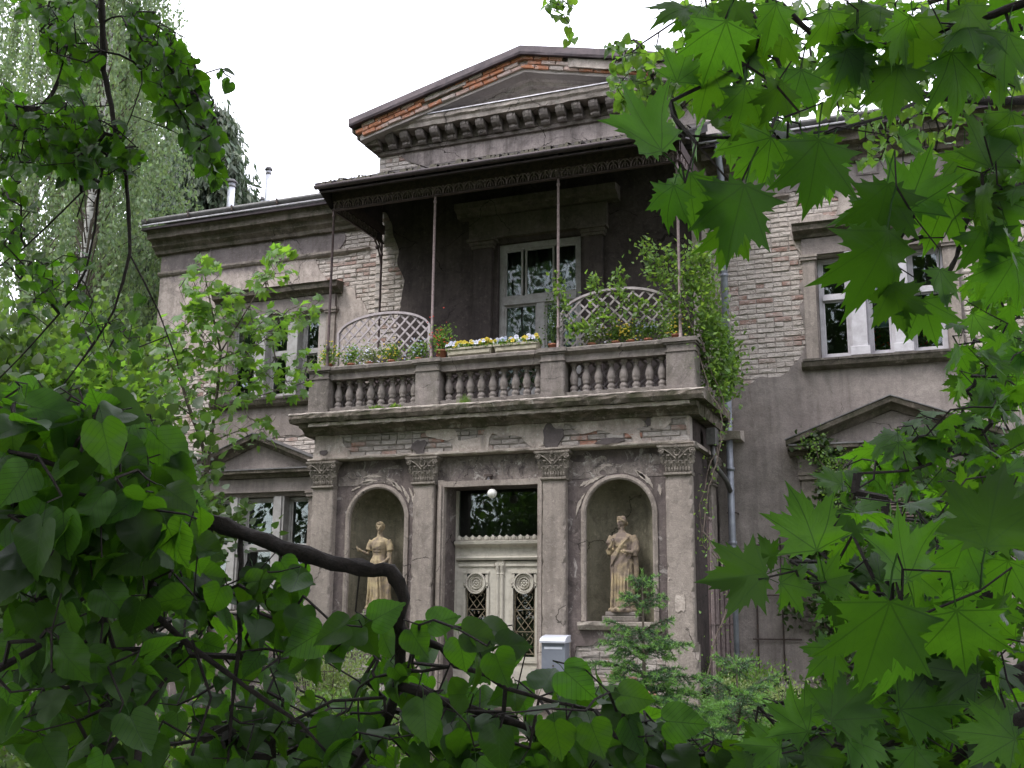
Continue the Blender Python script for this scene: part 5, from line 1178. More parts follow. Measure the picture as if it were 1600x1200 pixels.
b = MB(); e = .012; b.box(a.x-e, d.x+e, a.y+.001, a.y+.012, a.z, a.z+e); b.box(a.x-e, d.x+e, a.y+.001, a.y+.012, d.z-e, d.z); b.box(a.x-e, a.x, a.y+.001, a.y+.012, d.z, a.z); b.box(d.x, d.x+e, a.y+.001, a.y+.012, d.z, a.z); b.build('card_border', 'wood_white', pc)

# ---------------------------------------------------------------- plants: shared pieces
def rotm(a, n):
    """columns x,y,z of a leaf: y = blade axis a, z = blade normal"""
    y = a/np.linalg.norm(a, axis=1, keepdims=True); x = np.cross(y, n); x /= np.linalg.norm(x, axis=1, keepdims=True)+1e-9; z = np.cross(x, y)
    return np.stack([x, y, z], axis=2)
def scatter_mesh(name, T, P, Rm, S, uv=None):
    """T = (verts, faces) template; one joined mesh with len(P) copies"""
    tv, tf = np.array(T[0], float), T[1]; n = len(P); k = len(tv)
    W = np.einsum('nij,kj->nki', Rm, tv)*np.asarray(S).reshape(-1, 1, 1)+P[:, None, :]
    me = bpy.data.meshes.new(name); me.vertices.add(n*k); me.vertices.foreach_set('co', W.reshape(-1).astype(np.float32))
    ls = np.array([len(f) for f in tf]); li = np.array([i for f in tf for i in f])
    me.loops.add(n*len(li)); me.polygons.add(n*len(tf))
    LI = (li[None, :]+np.arange(n)[:, None]*k).reshape(-1); me.loops.foreach_set('vertex_index', LI.astype(np.int32))
    st = np.concatenate([[0], np.cumsum(ls)[:-1]]); ST = (st[None, :]+np.arange(n)[:, None]*len(li)).reshape(-1)
    me.polygons.foreach_set('loop_start', ST.astype(np.int32)); me.polygons.foreach_set('use_smooth', [True]*(n*len(tf)))
    if uv:
        ul = me.uv_layers.new(name='UVMap'); U = tv[:, :2][li]; ul.data.foreach_set('uv', np.tile(U, (n, 1)).reshape(-1).astype(np.float32))
    me.update(calc_edges=True); return me
def tmpl_mesh(name, T, mat):
    me = bpy.data.meshes.new(name); me.from_pydata(T[0], [], T[1]); me.update(); me.materials.append(M[mat])
    ul = me.uv_layers.new(name='UVMap')
    for l in me.loops: ul.data[l.index].uv = T[2][l.vertex_index]
    me.polygons.foreach_set('use_smooth', [True]*len(me.polygons)); return me
def leaf_template(half, ctr, bend, fold, seed, rings=2, ser=0):
    rnd = random.Random(seed)
    pts = [(x, y) for x, y in half]; 
    if ser:
        q = []
        for i in range(len(pts)-1):
            (x0, y0), (x1, y1) = pts[i], pts[i+1]; q.append((x0, y0)); mx_, my_ = (x0+x1)/2, (y0+y1)/2; nx, ny = (y1-y0), -(x1-x0); L = math.hypot(nx, ny)+1e-6
            if i > 0: q.append((mx_+nx/L*ser*1.0, my_+ny/L*ser*1.0))
        pts = q+[pts[-1]]
    out = pts+[(-x, y) for x, y in pts[-2:0:-1]]; vs = []; uv = []
    asym = rnd.uniform(-.04, .04)
    for r in [1.0, .62, .3][:rings+0]+[]:
        for x, y in out:
            xx = ctr[0]+(x-ctr[0])*r; yy = ctr[1]+(y-ctr[1])*r; vs.append((xx, yy)); uv.append((xx, yy))
    vs.append(ctr); uv.append(ctr); n = len(out); fs = []
    for k in range(rings-1):
        for i in range(n): j = (i+1) % n; fs.append((k*n+i, k*n+j, (k+1)*n+j, (k+1)*n+i))
    c = rings*n
    for i in range(n): fs.append(((rings-1)*n+i, (rings-1)*n+(i+1) % n, c))
    ph = rnd.uniform(0, 6); V3 = []
    for x, y in vs:
        z = -bend*(y*y)*.55-bend*.25*x*x+fold*abs(x)*.6+.035*math.sin(x*7+ph)*math.sin(y*6+ph)+.20*(x*x+(y-.3)**2)*math.sin(2*math.atan2(x, y-.3)+ph*2)+.09*(x*x+(y-.3)**2)*math.sin(5*math.atan2(x, y-.3)+ph)
        V3.append((x+asym*y, y, z))
    # petiole as part of the leaf
    return (V3, fs, uv)
LH = [(0, 0), (.10, -.10), (.24, -.14), (.38, -.08), (.48, .05), (.52, .20), (.50, .36), (.43, .52), (.32, .68), (.19, .83), (.07, .95), (0, 1.08)]
_mp = [(0, .82), (4, .67), (9, .60), (12, .67), (15, .55), (19, .50), (21.5, .55), (26, .39), (30, .44), (33, .55), (36, .50), (40, .56), (42, .66), (46, .64), (50, .79), (54, .63), (58, .54), (61.5, .62), (65, .48), (70, .46), (73, .50), (77, .34), (82, .38), (86, .50), (89, .43), (94, .47), (100, .62), (106, .45), (110, .41), (114, .48), (120, .34), (130, .28), (140, .38), (150, .25), (165, .25), (180, .20)]
MH = [(r_*math.sin(math.radians(a_)), .28+r_*math.cos(math.radians(a_))) for a_, r_ in _mp][::-1]
TL = [leaf_template(LH, (0, .38), b, f, s, 2, .022) for b, f, s in ((.35, .10, 1), (.10, .25, 2), (.6, -.05, 3), (.2, .4, 4))]
TM = [leaf_template(MH, (0, .30), b, f, s, 3) for b, f, s in ((.3, .10, 1), (.75, -.12, 2), (-.15, .22, 3), (1.0, .05, 4), (.5, .3, 5))]
T_s = ([(0, 0, 0), (.33, .35, .05), (0, 1, -.06), (-.33, .35, .05), (0, .45, -.03)], [(0, 1, 4), (1, 2, 4), (2, 3, 4), (3, 0, 4)])
T_r = ([(0, 0, 0), (.30, .45, .06), (0, 1, 0), (-.30, .45, .06)], [(0, 1, 2), (0, 2, 3)])
T_h = ([(0, 0, 0), (.30, -.08, .04), (.50, .20, .06), (.36, .62, .0), (0, 1.05, -.12), (-.36, .62, .0), (-.50, .20, .06), (-.30, -.08, .04), (0, .35, -.02)], [(i, (i+1) % 8, 8) for i in range(8)])
T_m = ([(0, 0, 0), (.38, -.12, -.03), (.30, .12, 0), (.72, .28, -.05), (.36, .42, 0), (.30, .64, -.02), (0, 1.02, -.10), (-.30, .64, -.02), (-.36, .42, 0), (-.72, .28, -.05), (-.30, .12, 0), (-.38, -.12, -.03), (0, .25, .02)], [(i, (i+1) % 12, 12) for i in range(12)])
def inpoly(poly, n):
    xs = [p[0] for p in poly]; ys = [p[1] for p in poly]; out = []
    while len(out) < n:
        q = RNG.uniform((min(xs), min(ys)), (max(xs), max(ys)), (n*2, 2)); s = sdpoly(q[:, 0], q[:, 1], poly); out += [tuple(v) for v in q[s < 0]]
    return out[:n]
def grow(nodes, targets, rmin=.0016, sag=.12, expo=2.2):
    """join every target point to the nearest point of the growing twig system; returns (polylines, radii)"""
    P = [Vector(n) for n in nodes]; n0 = len(P); par = [-1]*n0; arr = np.array([tuple(p) for p in P])
    T = np.array([tuple(t) for t in targets]); d0 = np.min(np.linalg.norm(T[:, None, :]-arr[None, :, :], axis=2), axis=1); order = np.argsort(d0)
    seg = []; arrL = [tuple(p) for p in P]
    for ti in order:
        t = T[ti]; A = np.array(arrL); d = np.linalg.norm(A-t, axis=1); d[:n0] *= 1.0; j = int(np.argmin(d)); p = Vector(arrL[j]); q = Vector(t); L = (q-p).length
        k = max(1, min(4, int(L/.06))); last = j
        side = Vector((random.uniform(-1, 1), random.uniform(-1, 1), random.uniform(-.2, 1)))*L*.10
        for i in range(1, k+1):
            s = i/k; w = p.lerp(q, s)+side*math.sin(s*math.pi)*(.5+random.random()); w = w if i < k else q
            arrL.append(tuple(w)); par.append(last); last = len(arrL)-1
        seg.append(last)
    cnt = [0]*len(arrL)
    for e in seg: cnt[e] += 1
    for i in range(len(arrL)-1, n0-1, -1):
        if par[i] >= 0: cnt[par[i]] += cnt[i]
    mb = MB()
    for i in range(n0, len(arrL)):
        r1 = rmin*(max(1, cnt[i]))**(1/expo); r0 = rmin*(max(1, cnt[i]+(0 if par[i] < n0 else 0)))**(1/expo)
        a, b = Vector(arrL[par[i]]), Vector(arrL[i]); d = (b-a)
        if d.length < 1e-5: continue
        mb.tube([a, b+d.normalized()*r1*.3], [r0, r1], 4, False)
    return mb
def orient(n, a_mean, a_var, up, tocam, var):
    a = np.array(a_mean)+RNG.normal(0, a_var, (n, 3)); nn = np.array([0, 0, up])+np.array([-_f.x, -_f.y, -_f.z])*tocam*RNG.choice([1, 1, 1, -1], (n, 1))+RNG.normal(0, var, (n, 3))
    return rotm(a, nn)

# ================================================================ FOREGROUND TREES
def bole(mb, pts, n=10, knot=.2):
    """pts: (px, py, depth, radius) traced limb, smoothed a little with bark irregularity"""
    out = []; rad = []
    for i in range(len(pts)-1):
        a, b = pts[i], pts[i+1]; k = max(2, int(math.hypot(b[0]-a[0], b[1]-a[1])/18))
        for j in range(k):
            t = j/k; q = [a[m]+(b[m]-a[m])*t for m in range(4)]; out.append(atd(q[0], q[1], q[2])+Vector((random.uniform(-1, 1), 0, random.uniform(-1, 1)))*q[3]*.10); rad.append(q[3]*random.uniform(.90, 1.06)*(1.22 if random.random() < .10 else 1))
    out.append(atd(*pts[-1][:3])); rad.append(pts[-1][3]); mb.tube(out, rad, n, True, knot); return out
def leafy(name, label, cat, loc, trunk, limbs, clusters, templates, leafname, leafmat_, barkmat, nobj, twig_r=.0016, off=(), simple_T=None, orient_kw=None, hand=()):
    """a tree or branch system: trunk mesh, limb meshes, twigs, single leaves, the remaining leaves joined"""
    t = empty(name, loc, label, cat); nodes = []
    if trunk:
        mb = MB()
        for pts, r0, r1 in trunk: mb.tube(pts, [r0+(r1-r0)*i/(len(pts)-1) for i in range(len(pts))], 12, True, .06)
        mb.build('trunk', barkmat, t, True)
    for L in limbs:
        mb = MB(); nodes += bole(mb, L); mb.build('branch', barkmat, t, True)
    P = []; S = []; A = []; Nn = []; base = []
    for cl in clusters:
        poly, n, d0, d1, s0, s1 = cl[:6]; kw = cl[6] if len(cl) > 6 else {}
        q = inpoly(poly, n)
        for (x, y) in q: P.append(tuple(atd(x, y, random.uniform(d0, d1)))); S.append(random.uniform(s0, s1))
        R_ = orient(n, kw.get('a', (0, 0, -.8)), kw.get('av', .55), kw.get('up', .6), kw.get('cam', .9), kw.get('v', .45)); A.append(R_)
    P = np.array(P); S = np.array(S); A = np.concatenate(A); ncl = len(P)
    if len(hand):
        hp = []; hs = []; hr = []
        for (x, y, d, span, rot, tilt) in hand:      # centre of the blade in the photograph, depth, span in px, direction of the tip (deg, 0=up, + clockwise), tilt
            s = span*d/FPX/1.75; a = math.radians(rot); ax = _r*math.sin(a)+_u*math.cos(a)+_f*random.uniform(-.2, .2); ax.normalize()
            nn_ = -_f+Vector((random.uniform(-.4, .4), random.uniform(-.4, .4), random.uniform(.1, .75)))+ax*(tilt+random.uniform(-.25, .35))+_r0*random.uniform(-.5, .5)
            R_ = rotm(np.array([tuple(ax)]), np.array([tuple(nn_)]))[0]; p = atd(x, y, d)-ax*s*.38; hp.append(tuple(p)); hs.append(s); hr.append(R_)
        P = np.concatenate([np.array(hp), P]); S = np.concatenate([np.array(hs), S]); A = np.concatenate([np.array(hr), A])
    # petiole start = a point a little behind the blade
    pet = np.array([0, -.38, .02]); att = np.array([0, .06, 0]); start = P+np.einsum('nij,j->ni', A, pet)*S[:, None]
    tw = grow(nodes, [tuple(s) for s in start], twig_r)
    tw.build('twigs', barkmat, t)['kind'] = 'stuff'
    depth = P@np.array(tuple(_f)); order = np.argsort(-(S/depth)); 
    if len(hand): order = np.concatenate([np.arange(len(hand)), [o for o in order if o >= len(hand)]]).astype(int)
    ms = [tmpl_mesh(leafname, T, leafmat_) for T in templates]
    # single leaves: blade + petiole share one mesh
    for T_, m in zip(templates, ms): pass
    ptm = MB()
    for i in order[:nobj]:
        x_, y_, z_ = A[i][:, 0], A[i][:, 1], A[i][:, 2]; M4 = Matrix(((x_[0]*S[i], y_[0]*S[i], z_[0]*S[i], P[i][0]), (x_[1]*S[i], y_[1]*S[i], z_[1]*S[i], P[i][1]), (x_[2]*S[i], y_[2]*S[i], z_[2]*S[i], P[i][2]), (0, 0, 0, 1)))
        link(ms[random.randrange(len(ms))], leafname, t, M4)
    for i in range(len(P)): q_ = P[i]+A[i]@att*S[i]; ptm.tube([start[i], (start[i]+q_)/2+np.array([0, 0, .006*S[i]/.1]), q_], max(.0007, .010*S[i]), 4, False)
    if len(ptm.v): ptm.build('petioles', leafmat_, t)['kind'] = 'stuff'
    rest = order[nobj:]
    if len(rest) or off:
        k = 0
        for T_ in templates[:2] if simple_T is None else [simple_T]:
            sel = rest[k::2] if simple_T is None else rest; k += 1
            if len(sel):
                me = scatter_mesh('foliage', T_, P[sel], A[sel], S[sel], True); me.materials.append(M[leafmat_]); link(me, 'foliage', t)['kind'] = 'stuff'
    for (c, r, n, s0, s1) in off:            # crown outside the frame, above and behind the camera side
        v = RNG.normal(0, 1, (n, 3)); v /= np.linalg.norm(v, axis=1, keepdims=True); q = np.array(c)+v*np.array(r)*RNG.uniform(.25, 1, (n, 1))**.6
        R_ = orient(n, (0, 0, -.6), .6, 1.0, 0, .6); me = scatter_mesh('crown', simple_T or T_h, q, R_, RNG.uniform(s0, s1, n)); me.materials.append(M['wood_leaf']); link(me, 'crown', t)['kind'] = 'stuff'
    return t

HANG = dict(a=(0, 0, -.7), av=.6, up=.85, cam=.75, v=.5)
FLAT = dict(a=(.2, 0, -.5), av=.6, up=1.4, cam=.35, v=.5)
# --- linden, lower left and across the bottom
lin_limbs = [
 [(-40, 690, 2.9, 0.0252), (120, 755, 2.8, 0.0218), (250, 790, 2.7, 0.0202), (330, 815, 2.62, 0.0189), (375, 832, 2.6, 0.0181), (440, 856, 2.55, 0.0181), (520, 880, 2.5, 0.0172), (585, 890, 2.5, 0.0168), (610, 892, 2.5, 0.0168), (624, 912, 2.5, 0.0155), (632, 935, 2.5, 0.0147), (624, 975, 2.52, 0.0126), (626, 1010, 2.55, 0.0126), (622, 1060, 2.58, 0.0143), (615, 1090, 2.6, 0.0143), (598, 1140, 2.65, 0.0118), (565, 1185, 2.7, 0.0101), (530, 1230, 2.7, 0.0084)],
 [(618, 1070, 2.58, .013), (655, 1080, 2.55, .012), (700, 1098, 2.5, .011), (750, 1112, 2.5, .010), (820, 1135, 2.45, .009), (880, 1168, 2.4, .0075), (960, 1185, 2.35, .006), (1040, 1205, 2.3, .005)],
 [(628, 985, 2.52, .008), (665, 1002, 2.5, .008), (690, 1012, 2.48, .0075), (710, 1040, 2.45, .006), (760, 1055, 2.4, .006), (790, 1075, 2.4, .005), (860, 1095, 2.35, .004), (930, 1110, 2.3, .003)],
 [(700, 1042, 2.45, .0045), (660, 1049, 2.5, .004), (632, 1048, 2.56, .005)], [(622, 1050, 2.56, .004), (585, 1058, 2.55, .003), (560, 1075, 2.55, .0028), (545, 1110, 2.5, .002)],
 [(240, 735, 2.7, .011), (241, 800, 2.6, .010), (240, 880, 2.5, .010), (236, 960, 2.4, .009), (222, 1050, 2.3, .0085), (217, 1130, 2.2, .008), (215, 1220, 2.1, .008)],
 [(245, 962, 2.4, .006), (290, 1003, 2.4, .006), (350, 1048, 2.35, .0055), (420, 1098, 2.3, .005), (470, 1130, 2.3, .004), (510, 1175, 2.3, .003)],
 [(375, 838, 2.6, .006), (377, 880, 2.55, .006), (373, 930, 2.5, .0055), (375, 1000, 2.45, .005), (365, 1080, 2.4, .004), (358, 1160, 2.4, .003), (355, 1210, 2.4, .003)],
 [(-30, 1060, 2.0, .008), (60, 1010, 2.1, .007), (100, 960, 2.2, .005), (170, 900, 2.3, .004)], [(-20, 830, 2.0, .008), (30, 780, 2.1, .008), (60, 740, 2.2, .007), (95, 700, 2.3, .005), (130, 655, 2.4, .004)],
 [(40, 660, 2.2, .006), (85, 685, 2.2, .006), (140, 720, 2.3, .004), (190, 780, 2.3, .004), (220, 850, 2.3, .003)], [(130, 655, 2.3, .005), (175, 695, 2.4, .005), (200, 740, 2.4, .004)], [(150, 1200, 2.1, .006), (200, 1130, 2.2, .006), (260, 1060, 2.3, .004)],
 [(300, 1180, 2.2, .003), (330, 1090, 2.3, .003), (300, 1000, 2.35, .003)], [(450, 1130, 2.4, .003), (520, 1095, 2.45, .0035), (600, 1090, 2.55, .004)]]
LAY = dict(a=(.1, 0, -.55), av=.65, up=1.1, cam=.6, v=.62)
lin_cl = [
 ([(0, 612), (110, 610), (190, 625), (240, 665), (275, 715), (300, 760), (322, 815), (300, 860), (200, 900), (0, 920)], 340, 1.9, 2.9, 0.054, 0.085, HANG),
 ([(0, 630), (100, 640), (180, 680), (240, 760), (250, 860), (0, 900)], 101, 1.8, 2.2, 0.058, 0.081, HANG),
 ([(0, 900), (230, 880), (235, 1200), (0, 1200)], 195, 1.9, 3.0, 0.050, 0.081, HANG),
 ([(250, 870), (330, 850), (360, 930), (350, 960), (240, 950)], 34, 2.2, 2.8, 0.050, 0.074, HANG),
 ([(380, 880), (480, 870), (490, 940), (470, 1000), (400, 990)], 20, 2.3, 2.6, 0.054, 0.074, HANG),
 ([(235, 960), (480, 955), (500, 1030), (460, 1080), (600, 1120), (590, 1200), (230, 1200)], 202, 2.4, 3.5, 0.048, 0.069, LAY),
 ([(445, 985), (520, 962), (640, 958), (730, 968), (820, 990), (850, 1030), (790, 1040), (700, 1030), (600, 1010), (500, 1030)], 32, 2.35, 2.8, 0.062, 0.086, LAY),
 ([(640, 1100), (720, 1080), (860, 1060), (950, 1085), (1060, 1130), (1120, 1200), (720, 1200), (700, 1160), (640, 1150)], 118, 2.2, 3.0, 0.062, 0.090, LAY),
 ([(560, 1030), (640, 1020), (700, 1090), (640, 1140), (560, 1120)], 34, 2.5, 3.0, 0.043, 0.067, HANG),
 ([(330, 1110), (600, 1130), (760, 1120), (1000, 1120), (1130, 1150), (1150, 1200), (300, 1200)], 162, 2.3, 3.2, 0.056, 0.088, LAY)]
lin_hand = [(75, 640, 1.9, 120, 100, .2), (165, 690, 1.8, 130, 170, -.1), (180, 640, 2.0, 130, 100, .5), (262, 700, 2.2, 110, 130, .3), (280, 735, 2.2, 90, 130, .2), (60, 850, 1.7, 150, 190, 0), (220, 830, 1.9, 120, 160, .3), (100, 830, 1.8, 130, 180, .1), (403, 908, 2.4, 70, 80, .1), (466, 905, 2.4, 74, 110, .1), (437, 940, 2.4, 60, 130, .1), (520, 985, 2.2, 100, 250, .6), (600, 960, 2.3, 90, 60, .5), (745, 995, 2.2, 100, 110, .3), (690, 970, 2.3, 80, 80, .4), (800, 1008, 2.15, 90, 90, .2), (780, 1040, 2.1, 100, 160, .05), (722, 1020, 2.2, 90, 170, .05), (650, 1000, 2.3, 90, 150, .05), (900, 1065, 2.1, 110, 130, .3), (870, 1150, 2.0, 110, 170, 0), (780, 1165, 2.0, 110, 180, .1), (930, 1150, 2.0, 100, 160, .1), (990, 1090, 2.1, 90, 100, .4), (330, 900, 2.4, 80, 100, .1), (480, 1000, 2.3, 110, 240, .4), (35, 700, 2.0, 120, 180, .2), (300, 790, 2.2, 80, 110, .3), (270, 830, 2.1, 110, 150, .1), (60, 970, 2.0, 110, 170, .1), (150, 920, 2.1, 110, 190, .0)]
leafy('linden_tree', 'linden with broad heart-shaped leaves at lower left and a bare crooked dark limb', 'tree', (-3.6, 1.6, -1.7),
      [([(-3.6, 1.6, -1.9), (-3.55, 1.7, -.6), (-3.4, 1.9, .6), (-3.3, 2.0, 2.2), (-3.2, 2.2, 4.5)], .19, .11), ([(-3.5, 1.75, -.2), (-3.1, 2.0, .1), (-2.72, 2.25, .28)], .08, .032)],
      lin_limbs, lin_cl, TL, 'leaf', 'linden', 'bark', 300, off=[((-2.2, 1.0, 4.4), (2.6, 2.6, 1.2), 2600, .10, .14)], hand=lin_hand)

# --- maple on the right
map_limbs = [
 [(1640, 370, 2.2, .006), (1600, 283, 2.2, .0055), (1560, 312, 2.15, .005), (1510, 345, 2.1, .0045), (1495, 400, 2.05, .004), (1470, 450, 2.0, .003)],
 [(1640, 255, 2.3, .005), (1600, 285, 2.25, .006), (1505, 345, 2.1, .0045), (1400, 385, 2.0, .003), (1340, 410, 2.0, .002)],
 [(1640, 155, 3.0, .013), (1540, 158, 2.9, .012), (1450, 150, 2.8, .010), (1380, 140, 2.7, .0085), (1330, 95, 2.7, .006), (1270, 55, 2.6, .006), (1220, 5, 2.6, .006)],
 [(1450, 150, 2.8, .004), (1390, 180, 2.6, .004), (1300, 205, 2.4, .0035), (1200, 215, 2.2, .003), (1130, 215, 2.1, .003), (1070, 212, 2.05, .002)],
 [(1200, 215, 2.2, .003), (1230, 130, 2.4, .004), (1200, 60, 2.5, .005), (1170, 10, 2.6, .005)],
 [(1570, -10, 3.2, .010), (1590, 40, 3.2, .010), (1640, 90, 3.3, .010)], [(1640, -10, 2.0, .01), (1500, 40, 2.1, .006), (1380, 70, 2.2, .004), (1280, 60, 2.2, .003)],
 [(1640, 620, 3.6, .006), (1580, 690, 3.4, .005), (1500, 710, 3.3, .004), (1430, 730, 3.2, .003)], [(1640, 500, 3.8, .005), (1590, 550, 3.7, .005), (1550, 590, 3.6, .003)], [(1560, 640, 3.6, .003), (1585, 690, 3.5, .004)],
 [(1640, 890, 1.9, .011), (1590, 915, 1.9, .010), (1540, 935, 1.9, .009), (1490, 985, 1.9, .008), (1450, 1020, 1.9, .007), (1400, 1040, 1.9, .007), (1340, 1070, 1.9, .006), (1300, 1090, 1.9, .005)],
 [(1640, 1040, 2.0, .022), (1560, 1062, 2.0, .019), (1500, 1095, 2.0, .014), (1440, 1130, 2.0, .010), (1390, 1165, 2.0, .008), (1350, 1190, 2.0, .007), (1320, 1215, 2.0, .006)],
 [(1640, 1105, 1.9, .014), (1560, 1140, 1.9, .011), (1500, 1180, 1.9, .009), (1460, 1215, 1.9, .008)],
 [(1465, 1010, 1.9, .004), (1455, 975, 1.9, .004), (1462, 930, 1.9, .0035), (1450, 880, 1.95, .003)], [(1345, 925, 1.9, .003), (1300, 880, 1.9, .003), (1270, 850, 1.95, .0025)], [(1450, 880, 1.95, .003), (1400, 930, 1.9, .003), (1345, 925, 1.9, .003)],
 [(1640, 760, 2.4, .006), (1560, 800, 2.3, .005), (1500, 850, 2.2, .004), (1440, 870, 2.1, .003)], [(1530, 1090, 2.0, .004), (1545, 1130, 2.0, .004), (1540, 1170, 2.0, .003)], [(1340, 740, 2.8, .003), (1420, 735, 2.9, .004), (1500, 710, 3.2, .004)]]
map_hand = [(1012, 205, 1.75, 228, 325, 0), (1075, 300, 1.8, 175, 190, 0), (1045, 310, 1.75, 130, 200, .1), (1150, 325, 1.75, 228, 200, .1), (1145, 365, 1.8, 155, 185, .2), (1125, 60, 1.8, 170, 200, .2), (1105, 130, 1.9, 150, 190, .1), (1165, 155, 1.9, 130, 180, -.1), (1250, 130, 2.0, 140, 190, 0), (1065, 110, 1.9, 120, 20, 0), (1190, 235, 1.85, 150, 215, .8), (1275, 255, 1.8, 215, 185, 0), (1255, 235, 1.9, 140, 175, .2), (1215, 150, 1.9, 130, 200, 0),
 (1380, 320, 1.9, 195, 190, .2), (1378, 405, 1.85, 265, 190, 0), (1360, 330, 1.95, 150, 280, 0), (1430, 300, 2.0, 190, 20, .1), (1470, 330, 2.0, 170, 200, .2), (1400, 470, 1.9, 150, 170, .05), (1450, 490, 1.9, 140, 160, .1), (1470, 440, 1.9, 120, 180, .3), (1520, 300, 2.0, 190, 30, .2), (1550, 230, 2.0, 190, 10, .3), (1570, 330, 2.0, 160, 150, .1), (1540, 380, 2.0, 150, 170, .2), (1420, 220, 2.1, 100, 100, .2), (1400, 130, 2.1, 160, 190, .1), (1340, 80, 2.1, 150, 180, .2), (1430, 60, 2.1, 190, 170, .1), (1500, 110, 2.0, 190, 160, .1), (1570, 80, 2.0, 170, 190, .1), (1300, 40, 2.1, 140, 170, .2), (1520, 30, 2.0, 150, 160, .1), (1210, 30, 2.1, 140, 180, .1), (1150, 20, 2.1, 110, 190, .2), (1575, 200, 2.0, 150, 190, 0),
 (1268, 830, 1.75, 190, 345, .1), (1165, 900, 1.7, 185, 265, .2), (1240, 915, 1.7, 130, 100, .6), (1300, 905, 1.75, 120, 80, .6), (1200, 865, 1.8, 90, 290, .2), (1410, 870, 1.7, 215, 350, .1), (1440, 905, 1.75, 150, 130, .3), (1545, 810, 1.7, 260, 10, .1), (1500, 870, 1.8, 160, 200, .2), (1380, 985, 1.6, 280, 190, .1), (1500, 990, 1.6, 230, 170, .0), (1410, 1030, 1.7, 200, 180, 0), (1290, 1025, 1.7, 130, 230, .1), (1560, 960, 1.7, 180, 190, .1), (1320, 1105, 1.8, 180, 45, .5), (1240, 1130, 1.8, 150, 300, .5), (1200, 1165, 1.8, 120, 280, .5), (1440, 1105, 1.8, 200, 80, .8), (1500, 1050, 1.8, 170, 280, .8), (1560, 1150, 1.7, 160, 280, .8), (1350, 1160, 1.8, 160, 100, .9), (1280, 1180, 1.8, 130, 90, .7), (1570, 900, 1.8, 150, 190, .2), (1300, 750, 2.8, 90, 300, .3), (1360, 830, 2.3, 100, 330, .2)]
map_cl = [
 ([(1080, 0), (1600, 0), (1600, 130), (1480, 120), (1380, 100), (1280, 110), (1180, 70), (1080, 60)], 61, 2.0, 2.9, 0.076, 0.119, HANG),
 ([(1050, 80), (1180, 90), (1230, 180), (1320, 230), (1300, 270), (1150, 240), (1060, 200)], 23, 2.0, 2.6, 0.068, 0.102, HANG),
 ([(1500, 170), (1600, 160), (1600, 440), (1540, 420), (1490, 330)], 27, 1.9, 2.5, 0.076, 0.102, HANG),
 ([(1500, 420), (1600, 400), (1600, 640), (1545, 620), (1490, 590), (1490, 480)], 85, 2.9, 3.9, 0.060, 0.093, HANG),
 ([(1490, 540), (1560, 560), (1580, 640), (1500, 620)], 27, 3.2, 3.8, 0.060, 0.085, HANG),
 ([(1370, 690), (1450, 640), (1500, 640), (1600, 600), (1600, 790), (1480, 780), (1400, 770), (1320, 780), (1300, 740)], 161, 2.9, 3.8, 0.064, 0.098, FLAT),
 ([(1330, 790), (1600, 750), (1600, 960), (1400, 950), (1280, 930), (1270, 870)], 102, 1.9, 2.8, 0.068, 0.102, FLAT),
 ([(1330, 940), (1600, 880), (1600, 1200), (1180, 1200), (1200, 1130), (1300, 1080), (1340, 1010)], 178, 1.8, 2.8, 0.068, 0.106, FLAT),
 ([(1130, 1120), (1300, 1070), (1400, 1100), (1400, 1200), (1160, 1200)], 40, 2.1, 2.8, 0.068, 0.093, FLAT)]
leafy('maple_tree', 'maple with large pointed lobed leaves hanging across the right side in front of the house', 'tree', (1.9, 1.2, -1.7),
      [([(1.9, 1.2, -1.9), (1.85, 1.3, -.8), (1.8, 1.5, .5), (1.7, 1.7, 2.0), (1.6, 2.0, 4.5)], .16, .10), ([(1.85, 1.3, -.7), (1.4, 1.7, -.5), (1.0, 2.0, -.35)], .05, .02), ([(1.8, 1.5, .6), (1.5, 1.9, .9), (1.2, 2.3, 1.1)], .05, .02), ([(1.8, 1.5, 0), (1.5, 2.3, .2), (1.5, 2.9, .35)], .04, .012)],
      map_limbs, map_cl, TM, 'leaf', 'maple', 'bark', 300, off=[((1.3, 1.2, 4.3), (2.3, 2.6, 1.1), 2200, .12, .16)], hand=map_hand)

